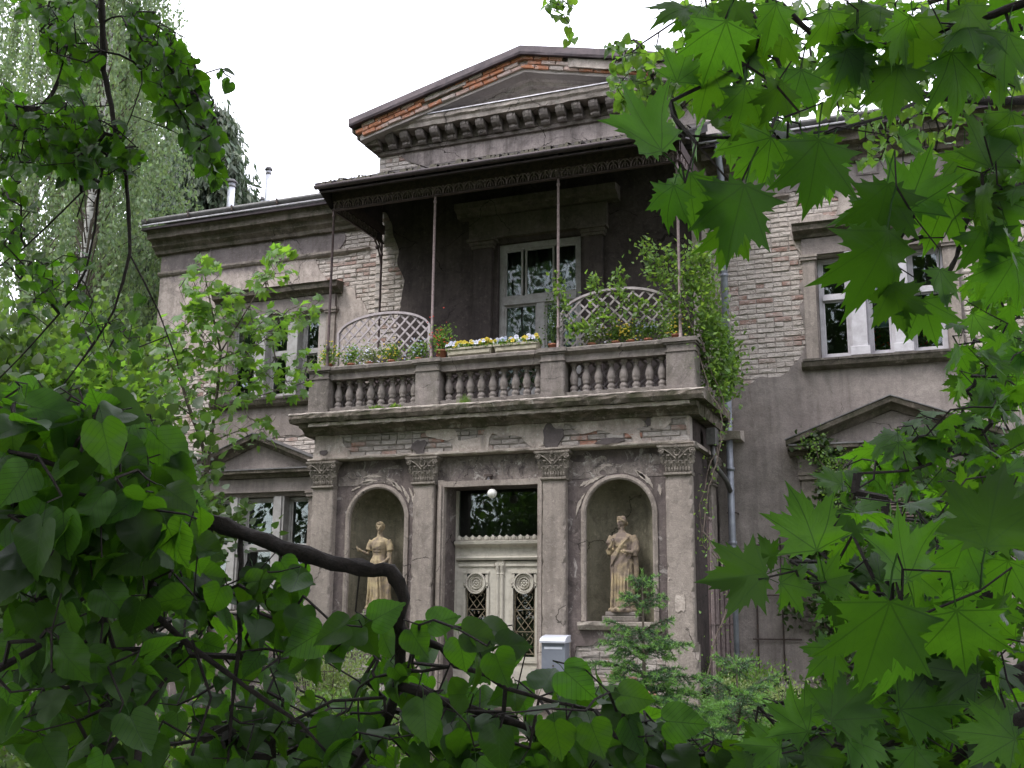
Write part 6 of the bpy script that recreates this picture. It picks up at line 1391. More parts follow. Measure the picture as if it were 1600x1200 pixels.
# --- hanging linden twigs, upper left
ul_limbs = [
 [(158, -20, 4.6, .0125), (160, 40, 4.6, .012), (162, 110, 4.6, .0115), (174, 165, 4.55, .010), (183, 230, 4.5, .009), (197, 275, 4.5, .008), (201, 330, 4.5, .0075), (203, 395, 4.45, .0065), (192, 440, 4.4, .006), (178, 485, 4.4, .005), (158, 520, 4.4, .0045), (130, 560, 4.4, .004), (100, 600, 4.4, .003)],
 [(203, 398, 4.45, .004), (225, 440, 4.4, .004), (247, 485, 4.4, .0035), (262, 525, 4.3, .003), (278, 568, 4.3, .002)],
 [(183, 200, 4.5, .004), (160, 262, 4.6, .006), (153, 310, 4.6, .006), (148, 360, 4.6, .0055), (135, 420, 4.6, .005), (110, 470, 4.6, .0045), (75, 510, 4.6, .004), (30, 560, 4.6, .003), (0, 590, 4.6, .003)],
 [(160, 80, 4.6, .006), (140, 82, 4.6, .0055), (110, 68, 4.65, .005), (83, 45, 4.7, .004), (60, 20, 4.7, .003)], [(105, 72, 4.6, .004), (92, 120, 4.6, .004), (80, 145, 4.6, .0035), (60, 170, 4.6, .0025)],
 [(162, 35, 4.6, .004), (175, 27, 4.6, .004), (190, 25, 4.6, .004), (205, 50, 4.5, .0035), (220, 90, 4.4, .003), (222, 130, 4.4, .0025), (205, 180, 4.4, .0025), (190, 215, 4.4, .002)], [(190, 25, 4.6, .003), (240, 30, 4.5, .003), (290, 60, 4.4, .002)],
 [(128, 300, 4.7, .004), (75, 352, 4.7, .004), (40, 385, 4.7, .0035), (0, 415, 4.7, .003)], [(148, 318, 4.7, .003), (132, 303, 4.7, .003), (120, 340, 4.7, .003)], [(222, 90, 4.4, .0025), (270, 130, 4.4, .002), (310, 170, 4.4, .002)], [(205, 180, 4.4, .002), (260, 200, 4.4, .002), (310, 225, 4.4, .0015)]]
ul_cl = [
 ([(20, 0), (150, 0), (160, 110), (100, 130), (60, 60)], 127, 4.2, 5.2, 0.042, 0.062, HANG), ([(0, 130), (50, 180), (120, 130), (160, 190), (150, 260), (70, 260), (0, 270)], 340, 4.2, 5.4, 0.042, 0.062, HANG),
 ([(200, 0), (240, 20), (300, 90), (320, 130), (340, 190), (355, 230), (340, 270), (300, 230), (240, 160), (205, 90)], 340, 4.0, 4.9, 0.042, 0.062, HANG),
 ([(60, 200), (190, 190), (230, 240), (200, 280), (100, 290)], 153, 4.2, 4.9, 0.042, 0.062, HANG), ([(340, 105), (372, 120), (365, 135), (345, 125)], 6, 4.2, 4.4, 0.042, 0.055, HANG),
 ([(0, 250), (60, 300), (30, 400), (0, 420)], 44, 4.4, 5, 0.042, 0.058, HANG), ([(20, 410), (140, 390), (140, 470), (40, 500)], 61, 4.4, 5.0, 0.042, 0.058, HANG), ([(110, 470), (230, 460), (230, 560), (130, 570)], 37, 4.2, 4.7, 0.038, 0.055, HANG),
 ([(300, 225), (350, 240), (355, 290), (310, 270)], 27, 4.2, 4.7, 0.042, 0.058, HANG)]
leafy('hanging_linden_branch', 'young linden whose long dark twigs hang in the upper left with small round leaves', 'tree', (-4.6, 2.8, -1.75),
      [([(-4.6, 2.8, -1.95), (-4.5, 2.9, 0), (-4.2, 3.1, 2), (-3.9, 3.2, 3.6), (-3.5, 3.6, 3.9), (atd(158, -20, 4.6).x, atd(158, -20, 4.6).y, atd(158, -20, 4.6).z)], .07, .013)],
      ul_limbs, ul_cl, TL, 'leaf', 'linden', 'bark', 300, simple_T=None)
# --- small bright twig over the gable and farther leaves behind the maple, top right
tr_limbs = [[(1560, -30, 7.0, .02), (1400, 20, 6.8, .015), (1250, 30, 6.6, .012), (1130, 20, 6.4, .009), (1060, 30, 6.2, .006), (1000, 70, 6.1, .004)], [(1060, 30, 6.2, .004), (1075, 90, 6.2, .003), (1040, 130, 6.1, .003), (1010, 150, 6.1, .002)], [(960, -20, 6.2, .003), (900, -5, 6.2, .003), (870, 15, 6.2, .002)],
 [(1400, 20, 6.8, .006), (1420, 100, 6.7, .005), (1440, 170, 6.6, .004), (1445, 230, 6.5, .003)], [(1250, 30, 6.6, .005), (1230, 100, 6.5, .004), (1180, 150, 6.4, .003)], [(1560, -30, 7.0, .01), (1540, 80, 6.9, .006), (1500, 160, 6.8, .004), (1450, 190, 6.7, .003), (1380, 200, 6.6, .003)]]
tr_cl = [([(1000, 75), (1030, 70), (1090, 90), (1100, 170), (1060, 190), (985, 185), (950, 155), (955, 105)], 150, 5.8, 6.4, .045, .07, dict(a=(0, 0, -.8), av=.5, up=.8, cam=.6, v=.5)),
 ([(950, 70), (1000, 60), (1010, 110), (960, 110)], 26, 5.8, 6.4, .045, .065, HANG), ([(845, 0), (905, 0), (895, 30), (860, 25)], 22, 6, 6.3, .045, .065, HANG), ([(880, 30), (900, 60), (885, 70)], 4, 6, 6.3, .045, .06, HANG),
 ([(1080, 0), (1600, 0), (1600, 150), (1440, 175), (1300, 190), (1180, 170), (1090, 110)], 470, 5.6, 7.2, .05, .085, HANG),
 ([(1100, 60), (1250, 60), (1300, 180), (1120, 160)], 90, 5.6, 7.0, .05, .085, HANG),
 ([(1350, 185), (1420, 165), (1500, 190), (1500, 235), (1440, 260), (1340, 260)], 85, 6.2, 6.8, .045, .065, HANG), ([(1060, 0), (1110, 0), (1100, 90), (1050, 60)], 30, 5.8, 6.6, .05, .075, HANG)]
leafy('slender_linden', 'slender linden with tiny bright leaves hanging before the right end of the gable', 'tree', (3.2, 6.0, -1.9),
      [([(3.2, 6.0, -2.1), (3.1, 6.1, 1), (2.8, 6.2, 3), (2.2, 6.4, 4.2), (atd(1560, -30, 7).x, atd(1560, -30, 7).y, atd(1560, -30, 7).z)], .11, .03)],
      tr_limbs, tr_cl, [TL[0]], 'leaf', 'linden_s', 'bark', 300, simple_T=(TL[1][0], TL[1][1]))
# --- maple sapling at the left wing
sp_limbs = [[(328, 1000, 13.0, .035), (325, 850, 13.0, .032), (323, 740, 13.0, .030), (318, 700, 13.0, .025), (300, 650, 12.9, .018), (285, 605, 12.9, .014), (275, 560, 12.9, .010), (268, 520, 12.9, .007)],
 [(323, 740, 13.0, .024), (330, 680, 13.1, .020), (340, 610, 13.1, .016), (345, 550, 13.2, .012), (330, 480, 13.2, .009), (320, 430, 13.2, .006), (315, 400, 13.2, .004)], [(345, 550, 13.2, .010), (370, 510, 13.2, .008), (400, 460, 13.2, .006), (430, 420, 13.2, .004), (445, 395, 13.2, .003)],
 [(345, 560, 13.2, .008), (400, 540, 13.0, .006), (460, 500, 12.9, .004), (500, 470, 12.9, .003)], [(335, 640, 13.0, .008), (400, 620, 12.9, .006), (470, 600, 12.8, .004), (490, 590, 12.8, .003)], [(285, 605, 12.9, .008), (262, 560, 12.8, .005), (255, 500, 12.8, .004)], [(300, 650, 12.9, .008), (262, 620, 12.7, .005), (240, 600, 12.7, .003)], [(330, 690, 13, .008), (380, 670, 12.8, .005), (420, 650, 12.8, .003)], [(345, 550, 13.2, .006), (300, 500, 13.2, .005), (280, 450, 13.2, .003)]]
UPW = dict(a=(.1, -.3, -.25), av=.5, up=1.2, cam=.5, v=.4)
sp_cl = [([(298, 395), (330, 400), (345, 425), (380, 455), (370, 500), (300, 500), (285, 440)], 95, 12.8, 13.6, 0.101, 0.148, UPW), ([(425, 385), (460, 390), (465, 415), (440, 450), (400, 470), (385, 440)], 46, 12.9, 13.5, 0.101, 0.141, UPW),
 ([(240, 500), (300, 480), (380, 480), (450, 480), (500, 455), (510, 480), (450, 530), (380, 560), (240, 580)], 257, 12.6, 13.7, 0.094, 0.148, UPW), ([(235, 560), (400, 540), (420, 600), (380, 640), (240, 640)], 145, 12.4, 13.6, 0.086, 0.133, UPW),
 ([(400, 560), (490, 540), (500, 590), (470, 620), (400, 620)], 67, 12.5, 13.2, 0.086, 0.126, UPW), ([(250, 640), (370, 640), (440, 650), (430, 690), (340, 720), (260, 700)], 56, 12.4, 13.2, 0.086, 0.126, UPW)]
leafy('maple_sapling', 'bright green maple sapling growing in front of the left wing and its upper window', 'tree', tuple(atd(328, 1000, 13.0)-Vector((0, 0, .6))), [([tuple(atd(328, 1000, 13.0)-Vector((0, 0, 1.2))), tuple(atd(328, 1000, 13.0))], .04, .035)],
      sp_limbs, sp_cl, [TM[0], TM[1]], 'leaf', 'maple_s', 'bark_g', 300, twig_r=.0022, simple_T=(TM[1][0], TM[1][1]))

# ================================================================ OTHER VEGETATION
def birch(px, d, half, label, base_z=-2.0, H=17, n_str=420, dens=1.0, lean=0, trunk_r=.13, zlo=1.0, seed=1, group=None):
    rnd = np.random.default_rng(seed); p0 = atd(px, 560, d); x0, y0 = p0.x, p0.y
    t = empty('birch_tree', (x0, y0, base_z), label, 'tree', group)
    def ax(z): u = (z-base_z)/H; return np.array([x0+lean*u+.25*math.sin(u*5+seed), y0+.2*math.sin(u*4), z])
    mb = MB(); zs = [base_z+H*i/16 for i in range(17)]; mb.tube([ax(z) for z in zs], [trunk_r*(1-i/17.5) for i in range(17)], 10, True, .05); mb.build('trunk', 'birch_bark', t, True)
    br = MB(); P = []; A = []
    for k in range(n_str):
        z = base_z+H*(.18+.82*rnd.random()**.8); u = (z-base_z)/H; if_ = max(.12, math.sin(min(1, (1-u)*1.35+.12)*math.pi*.62)); R = half*if_*(.35+.65*rnd.random()); a = rnd.random()*6.283
        c = ax(z-.9*R*.4); tip = c+np.array([R*math.cos(a), R*math.sin(a), R*.55]); L = .8+rnd.random()*2.2*(1-.3*u)
        if k % 3 == 0: br.tube([c-np.array([0, 0, .5]), (c+tip)/2+np.array([0, 0, .25]), tip], [.022, .013, .005], 4, False)
        m = int(L/.045*dens); s = np.linspace(0, 1, m); dx, dy = rnd.normal(0, .12, 2)
        if tip[2]-L < base_z+zlo: L = max(.3, tip[2]-base_z-zlo)
        pts = tip+np.stack([dx*s+R*.1*s*math.cos(a), dy*s+R*.1*s*math.sin(a), -L*s+0*s], 1)+rnd.normal(0, .035, (m, 3)); P.append(pts)
        if k % 2 == 0: br.tube([tip, tip+np.array([dx*.5, dy*.5, -L*.5]), tip+np.array([dx, dy, -L])], [.005, .004, .002], 3, False)
    P = np.concatenate(P); P = np.concatenate([P, P+rnd.normal(0, .05, P.shape), P+rnd.normal(0, .09, P.shape)]); ok = ~((np.abs(P[:, 0]-x0*P[:, 1]/y0) < .26) & (P[:, 1] < y0) & (P[:, 2] < base_z+10.5)) if seed == 3 else np.ones(len(P), bool); P = P[ok]; n = len(P); R_ = rotm(np.array([0, 0, -1.])+rnd.normal(0, .45, (n, 3)), rnd.normal(0, 1, (n, 3)))
    me = scatter_mesh('foliage', T_r, P, R_, rnd.uniform(.065, .12, n)); me.materials.append(M['birch_leaf']); link(me, 'foliage', t)['kind'] = 'stuff'
    br.build('branches', 'bark_g', t)['kind'] = 'stuff'; return t
birch(118, 21, 2.0, 'tall birch with black-scarred white trunk, nearest of the birches beyond the left wing', seed=3, n_str=520, H=18, trunk_r=.17, zlo=2.6)
birch(8, 24, 2.6, 'drooping birch at the left edge of the garden', seed=5, n_str=520, H=19, trunk_r=.13)
birch(150, 27, 1.9, 'pale drooping birch between the white-trunked birch and the house corner', seed=8, n_str=480, H=17.5, trunk_r=.12, zlo=.6)

def conifer(x0, y0, H, r, label, seed, zb=-2):
    rnd = np.random.default_rng(seed); t = empty('dark_conifer', (x0, y0, zb), label, 'tree')
    mb = MB(); mb.tube([(x0, y0, zb+H*i/10) for i in range(11)], [.22*(1-i/10.5) for i in range(11)], 8); mb.build('trunk', 'bark_g', t, True)
    P = []; A = []; br = MB()
    for k in range(330):
        u = rnd.random()**.9; z = zb+H*(.10+.9*u); R = r*(1-u)**.75*(.75+.4*rnd.random())+.2; a = rnd.random()*6.283; m = int(10+R*26); s = rnd.random(m)**.7
        d = np.array([math.cos(a), math.sin(a)]); droop = -.28*R*s**1.5+.10*R*s
        base = np.stack([x0+d[0]*R*s, y0+d[1]*R*s, z+droop], 1); hang = rnd.random(m)*.55*(1-.4*u); base[:, 2] -= hang; base += rnd.normal(0, .10, base.shape); P.append(base)
        A.append(np.tile(np.array([d[0]*.35, d[1]*.35, -1.0]), (m, 1))+rnd.normal(0, .25, (m, 3)))
        if k % 2 == 0: br.tube([(x0, y0, z), (x0+d[0]*R*.6, y0+d[1]*R*.6, z-.0*R), (x0+d[0]*R, y0+d[1]*R, z-.18*R)], [.03, .018, .006], 4, False)
    P = np.concatenate(P); A = np.concatenate(A); P = np.repeat(P, 4, 0)+rnd.normal(0, .09, (len(P)*4, 3)); A = np.repeat(A, 4, 0)+rnd.normal(0, .2, (len(A)*4, 3)); n = len(P)
    me = scatter_mesh('foliage', ([(0, 0, 0), (.16, .4, .03), (0, 1, 0), (-.16, .4, .03)], [(0, 1, 2), (0, 2, 3)]), P, rotm(A, rnd.normal(0, 1, (n, 3))), rnd.uniform(.16, .34, n)); me.materials.append(M['conifer']); link(me, 'foliage', t)['kind'] = 'stuff'
    br.build('branches', 'bark_g', t)['kind'] = 'stuff'
pp = atd(325, 330, 26); conifer(pp.x, pp.y, 14.1, 3.3, 'dark grey-green conifer rising behind the left roof edge', 4)
pp = atd(265, 330, 31); conifer(pp.x, pp.y, 15.6, 2.8, 'larger dark conifer behind the left house corner, half hidden by birches', 6)
pp = atd(180, 500, 24); conifer(pp.x, pp.y, 6.8, 2.2, 'low dark conifer under the pale birch beyond the left wall', 9)

def shrub(name, label, cat, c, r, n, s0, s1, mat, T=T_s, stems=7, axis=(0, 0, .5), flower=None, dens=.5, stem_mat='bark_g', gap=0, seed=None):
    rs = np.random.default_rng(seed or int(abs(c[0]*100+c[1]*37))); t = empty(name, (c[0], c[1], gz(c[0], c[1])), label, cat); zb = gz(c[0], c[1]); mb = MB(); tips = []
    for k in range(stems):
        a = rs.random()*6.28; q = rs.random()**.5; tip = Vector((c[0]+r[0]*.8*q*math.cos(a), c[1]+r[1]*.8*q*math.sin(a), c[2]+r[2]*(.2+.7*rs.random()))); b0 = Vector((c[0]+.12*math.cos(a), c[1]+.12*math.sin(a), zb-.05)); m_ = b0.lerp(tip, .5)+Vector((0, 0, .15*r[2])); mb.tube([b0, m_, tip], [.016, .011, .004], 5); tips.append(tip)
        for j in range(4): w = m_.lerp(tip, j/4); mb.tube([w, w+Vector((rs.normal()*r[0]*.4, rs.normal()*r[1]*.4, rs.random()*r[2]*.5))], [.006, .002], 4)
    mb.build('stems', stem_mat, t)['kind'] = 'stuff'
    v = rs.normal(0, 1, (n, 3)); v /= np.linalg.norm(v, axis=1, keepdims=True); q = rs.uniform(0, 1, (n, 1))**dens
    wob = 1+.35*np.sin(v[:, :1]*5+c[0])*np.sin(v[:, 2:]*6+c[1]*.7)+.15*np.sin(v[:, 1:2]*11+1)
    P = np.array(c)+v*np.array(r)*q*wob; P[:, 2] = np.maximum(P[:, 2], zb+.02)
    A = np.array(axis)+v*.6+rs.normal(0, .45, (n, 3)); Nn = np.array([0, 0, 1.0])+v*.4+rs.normal(0, .5, (n, 3))
    me = scatter_mesh('foliage', T, P, rotm(A, Nn), rs.uniform(s0, s1, n)); me.materials.append(M[mat]); link(me, 'foliage', t)['kind'] = 'stuff'
    if flower:
        fm, k, fs = flower; sel = rs.choice(n, k, replace=False); F = MB()
        for i in sel:
            if q[i] > .6: p = P[i]+v[i]*.03; F.sphere(tuple(p), fs, 6, .6)
        if F.v: F.build('blossoms', fm, t)['kind'] = 'stuff'
    return t
def pxc(px, py, d): p = atd(px, py, d); return (p.x, p.y, p.z)
shrub('garden_shrub', 'yellow-green shrub at the far left, below the birches', 'shrub', pxc(30, 620, 10), (1.1, 1.0, .8), 4200, .05, .10, 'shrub_leaf', T_h)
shrub('garden_shrub', 'yellow-green leafy shrub in front of the white birch trunk', 'shrub', pxc(130, 640, 9.5), (.62, .8, .5), 2600, .045, .08, 'linden_s', T_m)
shrub('garden_shrub', 'shady shrub between the birch trunk and the left house wall', 'shrub', pxc(165, 640, 14.5), (.85, 1.2, 1.35), 4600, .06, .11, 'shrub_leaf', T_h)
shrub('garden_shrub', 'dark bush low against the left house corner', 'shrub', pxc(190, 850, 12), (1.2, 1.2, 1.1), 6500, .06, .11, 'wood_leaf', T_h)
shrub('garden_shrub', 'dark bush at the far left behind the linden leaves', 'shrub', pxc(40, 800, 9), (1.5, 1.2, 1.2), 6500, .06, .11, 'wood_leaf', T_h)
shrub('flowering_shrub', 'low shrub dotted with orange-red blossoms at the bottom left', 'shrub', pxc(110, 1180, 6.5), (1.1, .8, .42), 5200, .035, .07, 'shrub_leaf', T_s, flower=('orange_f', 260, .014))
shrub('spirea_bush', 'pale grey-green bush with tiny leaves at the foot of the left pilaster', 'shrub', pxc(520, 1070, 12.6), (.75, .5, .62), 7500, .022, .045, 'spirea_leaf', T_s, flower=('white_f', 90, .010))
shrub('spirea_bush', 'pale small-leaved bush against the right plinth ledge', 'shrub', pxc(1190, 1120, 13.2), (.62, .5, .45), 4200, .03, .055, 'spirea_leaf', T_s)
shrub('garden_shrub', 'dark green bush behind the spruce under the right wall', 'shrub', pxc(1160, 1080, 14.0), (.6, .4, .4), 3800, .03, .06, 'rose_leaf', T_s)
shrub('garden_shrub', 'leafy bush beside the entrance steps', 'shrub', pxc(560, 1150, 11), (.8, .5, .45), 3600, .04, .07, 'rose_leaf', T_s)
shrub('garden_shrub', 'broad dark bush under the right lower window', 'shrub', pxc(1420, 1150, 13.5), (1.6, .7, .7), 5600, .05, .09, 'wood_leaf', T_h)
# ivy-like growth over the right lower window
def climber(name, label, mat, paths, n, spread, s0, s1, T=T_s, stem='vine', r0=.012, cat='climber', up=(0, -.6, .4)):
    t = empty(name, (paths[0][0].x, paths[0][0].y, paths[0][0].z), label, cat); mb = MB(); P = []
    for i, pth in enumerate(paths):
        pp_ = []
        for k in range(len(pth)-1):
            for j in range(5): pp_.append(pth[k].lerp(pth[k+1], j/5)+Vector((random.uniform(-1, 1), random.uniform(-1, 1), random.uniform(-1, 1)))*.018)
        pp_.append(pth[-1]); mb.tube(pp_, [r0*(1-.7*k/len(pp_)) for k in range(len(pp_))], 5, True, .1); P += pp_
    mb.build('stem', stem, t)
    idx = RNG.integers(0, len(P), n); q = np.array([tuple(P[i]) for i in idx])+RNG.normal(0, 1, (n, 3))*np.array(spread)
    R_ = rotm(np.array(up)+RNG.normal(0, .7, (n, 3)), np.array([0, -.7, .6])+RNG.normal(0, .5, (n, 3))); me = scatter_mesh('foliage', T, q, R_, RNG.uniform(s0, s1, n)); me.materials.append(M[mat]); link(me, 'foliage', t)['kind'] = 'stuff'; return t
def pp_(L, Y): return [at(a, b, Y) for a, b in L]
climber('ivy', 'dark ivy climbing past the left side of the right lower window', 'wood_leaf', [pp_([(1300, 1060), (1285, 960), (1275, 880), (1290, 790), (1300, 720), (1268, 690)], YW-.25), pp_([(1300, 1060), (1330, 980), (1300, 900), (1330, 830), (1310, 760)], YW-.25), pp_([(1275, 880), (1250, 830), (1240, 960)], YW-.2)], 1900, (.10, .07, .10), .05, .09, T_h)
climber('ivy', 'small ivy tuft with fresh leaves on the right window pediment', 'rose_leaf', [pp_([(1300, 790), (1290, 740), (1270, 690)], YW-.4), pp_([(1290, 740), (1320, 710)], YW-.4), pp_([(1300, 790), (1315, 740)], YW-.4)], 520, (.09, .06, .09), .035, .065)
climber('ivy', 'ivy spreading over the shuttered right lower window', 'wood_leaf', [pp_([(1400, 1060), (1420, 950), (1450, 850), (1440, 780), (1470, 740)], YW-.2), pp_([(1420, 950), (1380, 860), (1370, 800)], YW-.2)], 1300, (.12, .06, .12), .05, .09, T_h)
# climbing rose at the right end of the balcony
ros = [pp_([(1098, 1075), (1118, 1000), (1140, 940), (1128, 880), (1100, 830), (1108, 760), (1125, 700), (1128, 650), (1105, 600), (1090, 540), (1072, 480), (1066, 430)], YP-.05),
 pp_([(1128, 880), (1098, 850), (1092, 790), (1112, 720), (1140, 660), (1120, 600), (1095, 530), (1080, 460), (1085, 410)], YP+.15), pp_([(1072, 480), (1030, 440), (1010, 400)], YP+.05), pp_([(1080, 460), (1060, 420), (1040, 395)], YP+.1), pp_([(1072, 480), (1000, 480), (940, 500), (900, 520)], YP+.0),
 pp_([(1000, 480), (960, 450), (968, 430)], YP+.0), pp_([(1090, 540), (1120, 500), (1130, 540), (1140, 600)], YP+.5), pp_([(1110, 560), (1130, 600), (1150, 560)], YP+.7), pp_([(940, 500), (930, 460), (925, 440)], YP), pp_([(900, 520), (880, 470), (872, 440)], YP), pp_([(1085, 410), (1100, 400), (1110, 440), (1100, 500)], YP+.1)]
climber('climbing_rose', 'climbing rose with bare twisted stems below and fresh shoots over the balcony corner', 'rose_leaf', [ros[0], ros[1]], 260, (.07, .07, .10), .035, .06, r0=.012)
climber('rose_shoots', 'light green rose shoots spreading over the right lattice screen', 'lime_leaf', ros[2:6]+ros[8:11], 1100, (.065, .05, .075), .06, .10, r0=.005)
climber('rose_shoots', 'dense green rose foliage hanging beside the rain pipe', 'rose_leaf', [ros[6], ros[7], pp_([(1075, 400), (1095, 450), (1110, 500), (1128, 560), (1130, 620)], YP+.35)], 2100, (.10, .15, .13), .055, .10, r0=.006)
climber('rose_shoots', 'bright young rose tips around the right canopy post', 'lime_leaf', [pp_([(1010, 380), (1030, 420), (1060, 440)], YP+.05), pp_([(1090, 390), (1100, 430), (1110, 500)], YP+.1), pp_([(1060, 440), (1050, 480), (1040, 520)], YP+.05)], 800, (.10, .07, .09), .045, .08, r0=.004)

# young spruce in front of the porch
def spruce(px, py_tip, d, H, r, label, seed, leader=True, n_wh=10):
    tip = atd(px, py_tip, d); x0, y0, zt = tip; zb = gz(x0, y0); rnd = random.Random(seed); rs = np.random.default_rng(seed)
    t = empty('young_spruce', (x0, y0, zb), label, 'tree'); mb = MB(); mb.tube([(x0, y0, zb-.1), (x0+.01, y0, (zb+zt)/2), (x0, y0, zt)], [.035, .022, .004], 7); mb.build('trunk', 'bark_g', t, True)
    P = []; A = []; S = []; NP = []; NA = []; tw = MB()
    def needles(a, b, dens, new):
        L = (b-a).length; m = max(3, int(L*dens)); dv = np.array((b-a).normalized()); s = rs.random(m)[:, None]; q = np.array(a)+(np.array(b)-np.array(a))*s
        rad = rs.normal(0, 1, (m, 3)); rad -= (rad@dv)[:, None]*dv; rad /= np.linalg.norm(rad, axis=1, keepdims=True); rad[:, 2] += .35; (NP if new else P).append(q); (NA if new else A).append(dv*.75+rad)
    H0 = zt-zb; z = zt-.10; k = 0
    needles(Vector((x0, y0, zt-.14)), Vector((x0, y0, zt+.03)), 420, True)
    while z > zb+.15 and k < n_wh:
        u = (zt-z)/H0; R = r*1.15*(u**1.0)+.06; nb = 4 if k < 3 else 6; off = rnd.random()*6
        for j in range(nb):
            a = off+j*6.283/nb+rnd.uniform(-.2, .2); Rb = R*rnd.uniform(.8, 1.1); el = .85-.75*u+rnd.uniform(-.15, .15); zj = z+rnd.uniform(-.05, .05)*(k > 1); dv = Vector((math.cos(a), math.sin(a), 0)); pts = [Vector((x0, y0, zj))]
            for q in range(1, 6): s = q/5; pts.append(Vector((x0, y0, zj))+dv*Rb*s+Vector((0, 0, Rb*(el*s-.45*s*s*(.6+u)+.10*s**4))))
            tw.tube(pts, [.010*(1-.15*q) for q in range(6)], 4, False)
            for q in range(5): needles(pts[q], pts[q+1], 420, q == 4)
            m = int(3+Rb*22)
            for i in range(m):
                s = .15+.83*i/m; w = pts[int(s*5)].lerp(pts[min(5, int(s*5)+1)], s*5-int(s*5)); sd = dv.cross(Vector((0, 0, 1)))*(1 if i % 2 else -1); L = Rb*.42*(1-s)+.07; e = w+(dv*.55+sd*.8).normalized()*L+Vector((0, 0, rnd.uniform(-.75, .25)*L)); tw.tube([w, e], [.004, .002], 3, False)
                mid = w.lerp(e, .6); needles(w, mid, 380, False); needles(mid, e, 420, True)
                if L > .2:
                    for h in (-1, 1): e2 = mid+((e-w).normalized()*.6+dv*.5*h).normalized()*L*.4; needles(mid, e2, 380, True)
        z -= (.19 if k < 2 else .125)+.10*u+.05*rnd.random(); k += 1
    for PP, AA, mt, nm in ((P, A, 'needle', 'needles'), (NP, NA, 'needle_new', 'new_needles')):
        q = np.concatenate(PP); a = np.concatenate(AA); n = len(q); me = scatter_mesh(nm, ([(.10, 0, 0), (-.10, 0, 0), (0, 1, 0)], [(0, 1, 2)]), q, rotm(a, rs.normal(0, 1, (n, 3))), rs.uniform(.02, .032, n)*1.35); me.materials.append(M[mt]); link(me, nm, t)['kind'] = 'stuff'
    tw.build('branches', 'bark_g', t)['kind'] = 'stuff'
spruce(1003, 895, 9.6, 2.3, 1.0, 'slim young spruce with a pale leader in front of the right niche', 3, n_wh=13)
spruce(1150, 1030, 9.0, 1.5, 1.75, 'wide young spruce low at the right of the porch', 5, n_wh=11)
spruce(905, 1075, 10.4, 1.2, .7, 'small spruce beside the entrance steps, left of the slim one', 9, n_wh=9)

# --- balcony plants
def pansies(x0, x1, y, z, n, mats, name, label, cat='flowers', box=True, group=None):
    t = empty(name, ((x0+x1)/2, y, z-.12), label, cat, group)
    if box:
        b = MB(); b.add([(x0+.02, y-.06, z-.11), (x1-.02, y-.06, z-.11), (x1-.02, y+.06, z-.11), (x0+.02, y+.06, z-.11), (x0, y-.085, z), (x1, y-.085, z), (x1, y+.085, z), (x0, y+.085, z)], [(3, 2, 1, 0), (0, 1, 5, 4), (1, 2, 6, 5), (2, 3, 7, 6), (3, 0, 4, 7)]); b.box(x0-.01, x1+.01, y-.095, y-.085, z-.022, z+.008); b.box(x0+.03, x1-.03, y-.080, y-.068, z-.09, z-.045); b.build('planter', 'box_wood', t)
        MB().box(x0+.01, x1-.01, y-.075, y+.075, z-.03, z-.012).build('soil', 'soil', t)
    m = n*14; q = RNG.uniform((x0, y-.09, z-.03), (x1, y+.08, z+.05), (m, 3)); me = scatter_mesh('foliage', T_s, q, orient(m, (0, -.3, .6), .5, .6, 0, .6), RNG.uniform(.03, .055, m)); me.materials.append(M['rose_leaf']); link(me, 'foliage', t)['kind'] = 'stuff'
    for i in range(n):
        mt = random.choice(mats); c = Vector((random.uniform(x0, x1), y-random.uniform(-.06, .11), z+random.uniform(.02, .10))); F = MB(); r = random.uniform(.018, .026)
        rx = random.uniform(-.4, .4); ry = random.uniform(-.4, .4)
        for a in (90, 150, 30, 215, 325):
            ca, sa = math.cos(math.radians(a)), math.sin(math.radians(a)); ctr = c+Vector((ca*r*.7, 0, sa*r*.7)); vs = [c]; 
            for h in range(7): b_ = 6.283*h/6+math.radians(a); vs.append(ctr+Vector((math.cos(b_)*r*.75, -.004+rx*r*math.cos(b_)-.004*(a > 180)*1.0, math.sin(b_)*r*.75*(1+ry*.3))))
            F.add(vs, [(0, h+1, h+2) for h in range(6)])
        F.build('blossom', mt, t)
    return t
a, b_ = at(702, 570, YP+.05), at(772, 560, YP+.05); c_, d_ = at(776, 560, YP+.05), at(845, 550, YP+.05)
pansies(a.x, b_.x, YP+.02, 3.585+.135, 78, ['yellow', 'white_f', 'white_f', 'yellow'], 'window_box', 'wooden planter of yellow and white pansies, left one on the balustrade', 'planter', group='planters on the balustrade')
pansies(c_.x, d_.x, YP+.02, 3.585+.135, 78, ['white_f', 'blue_f', 'white_f', 'yellow'], 'window_box', 'wooden planter of white, blue and yellow pansies, right one on the balustrade', 'planter', group='planters on the balustrade')
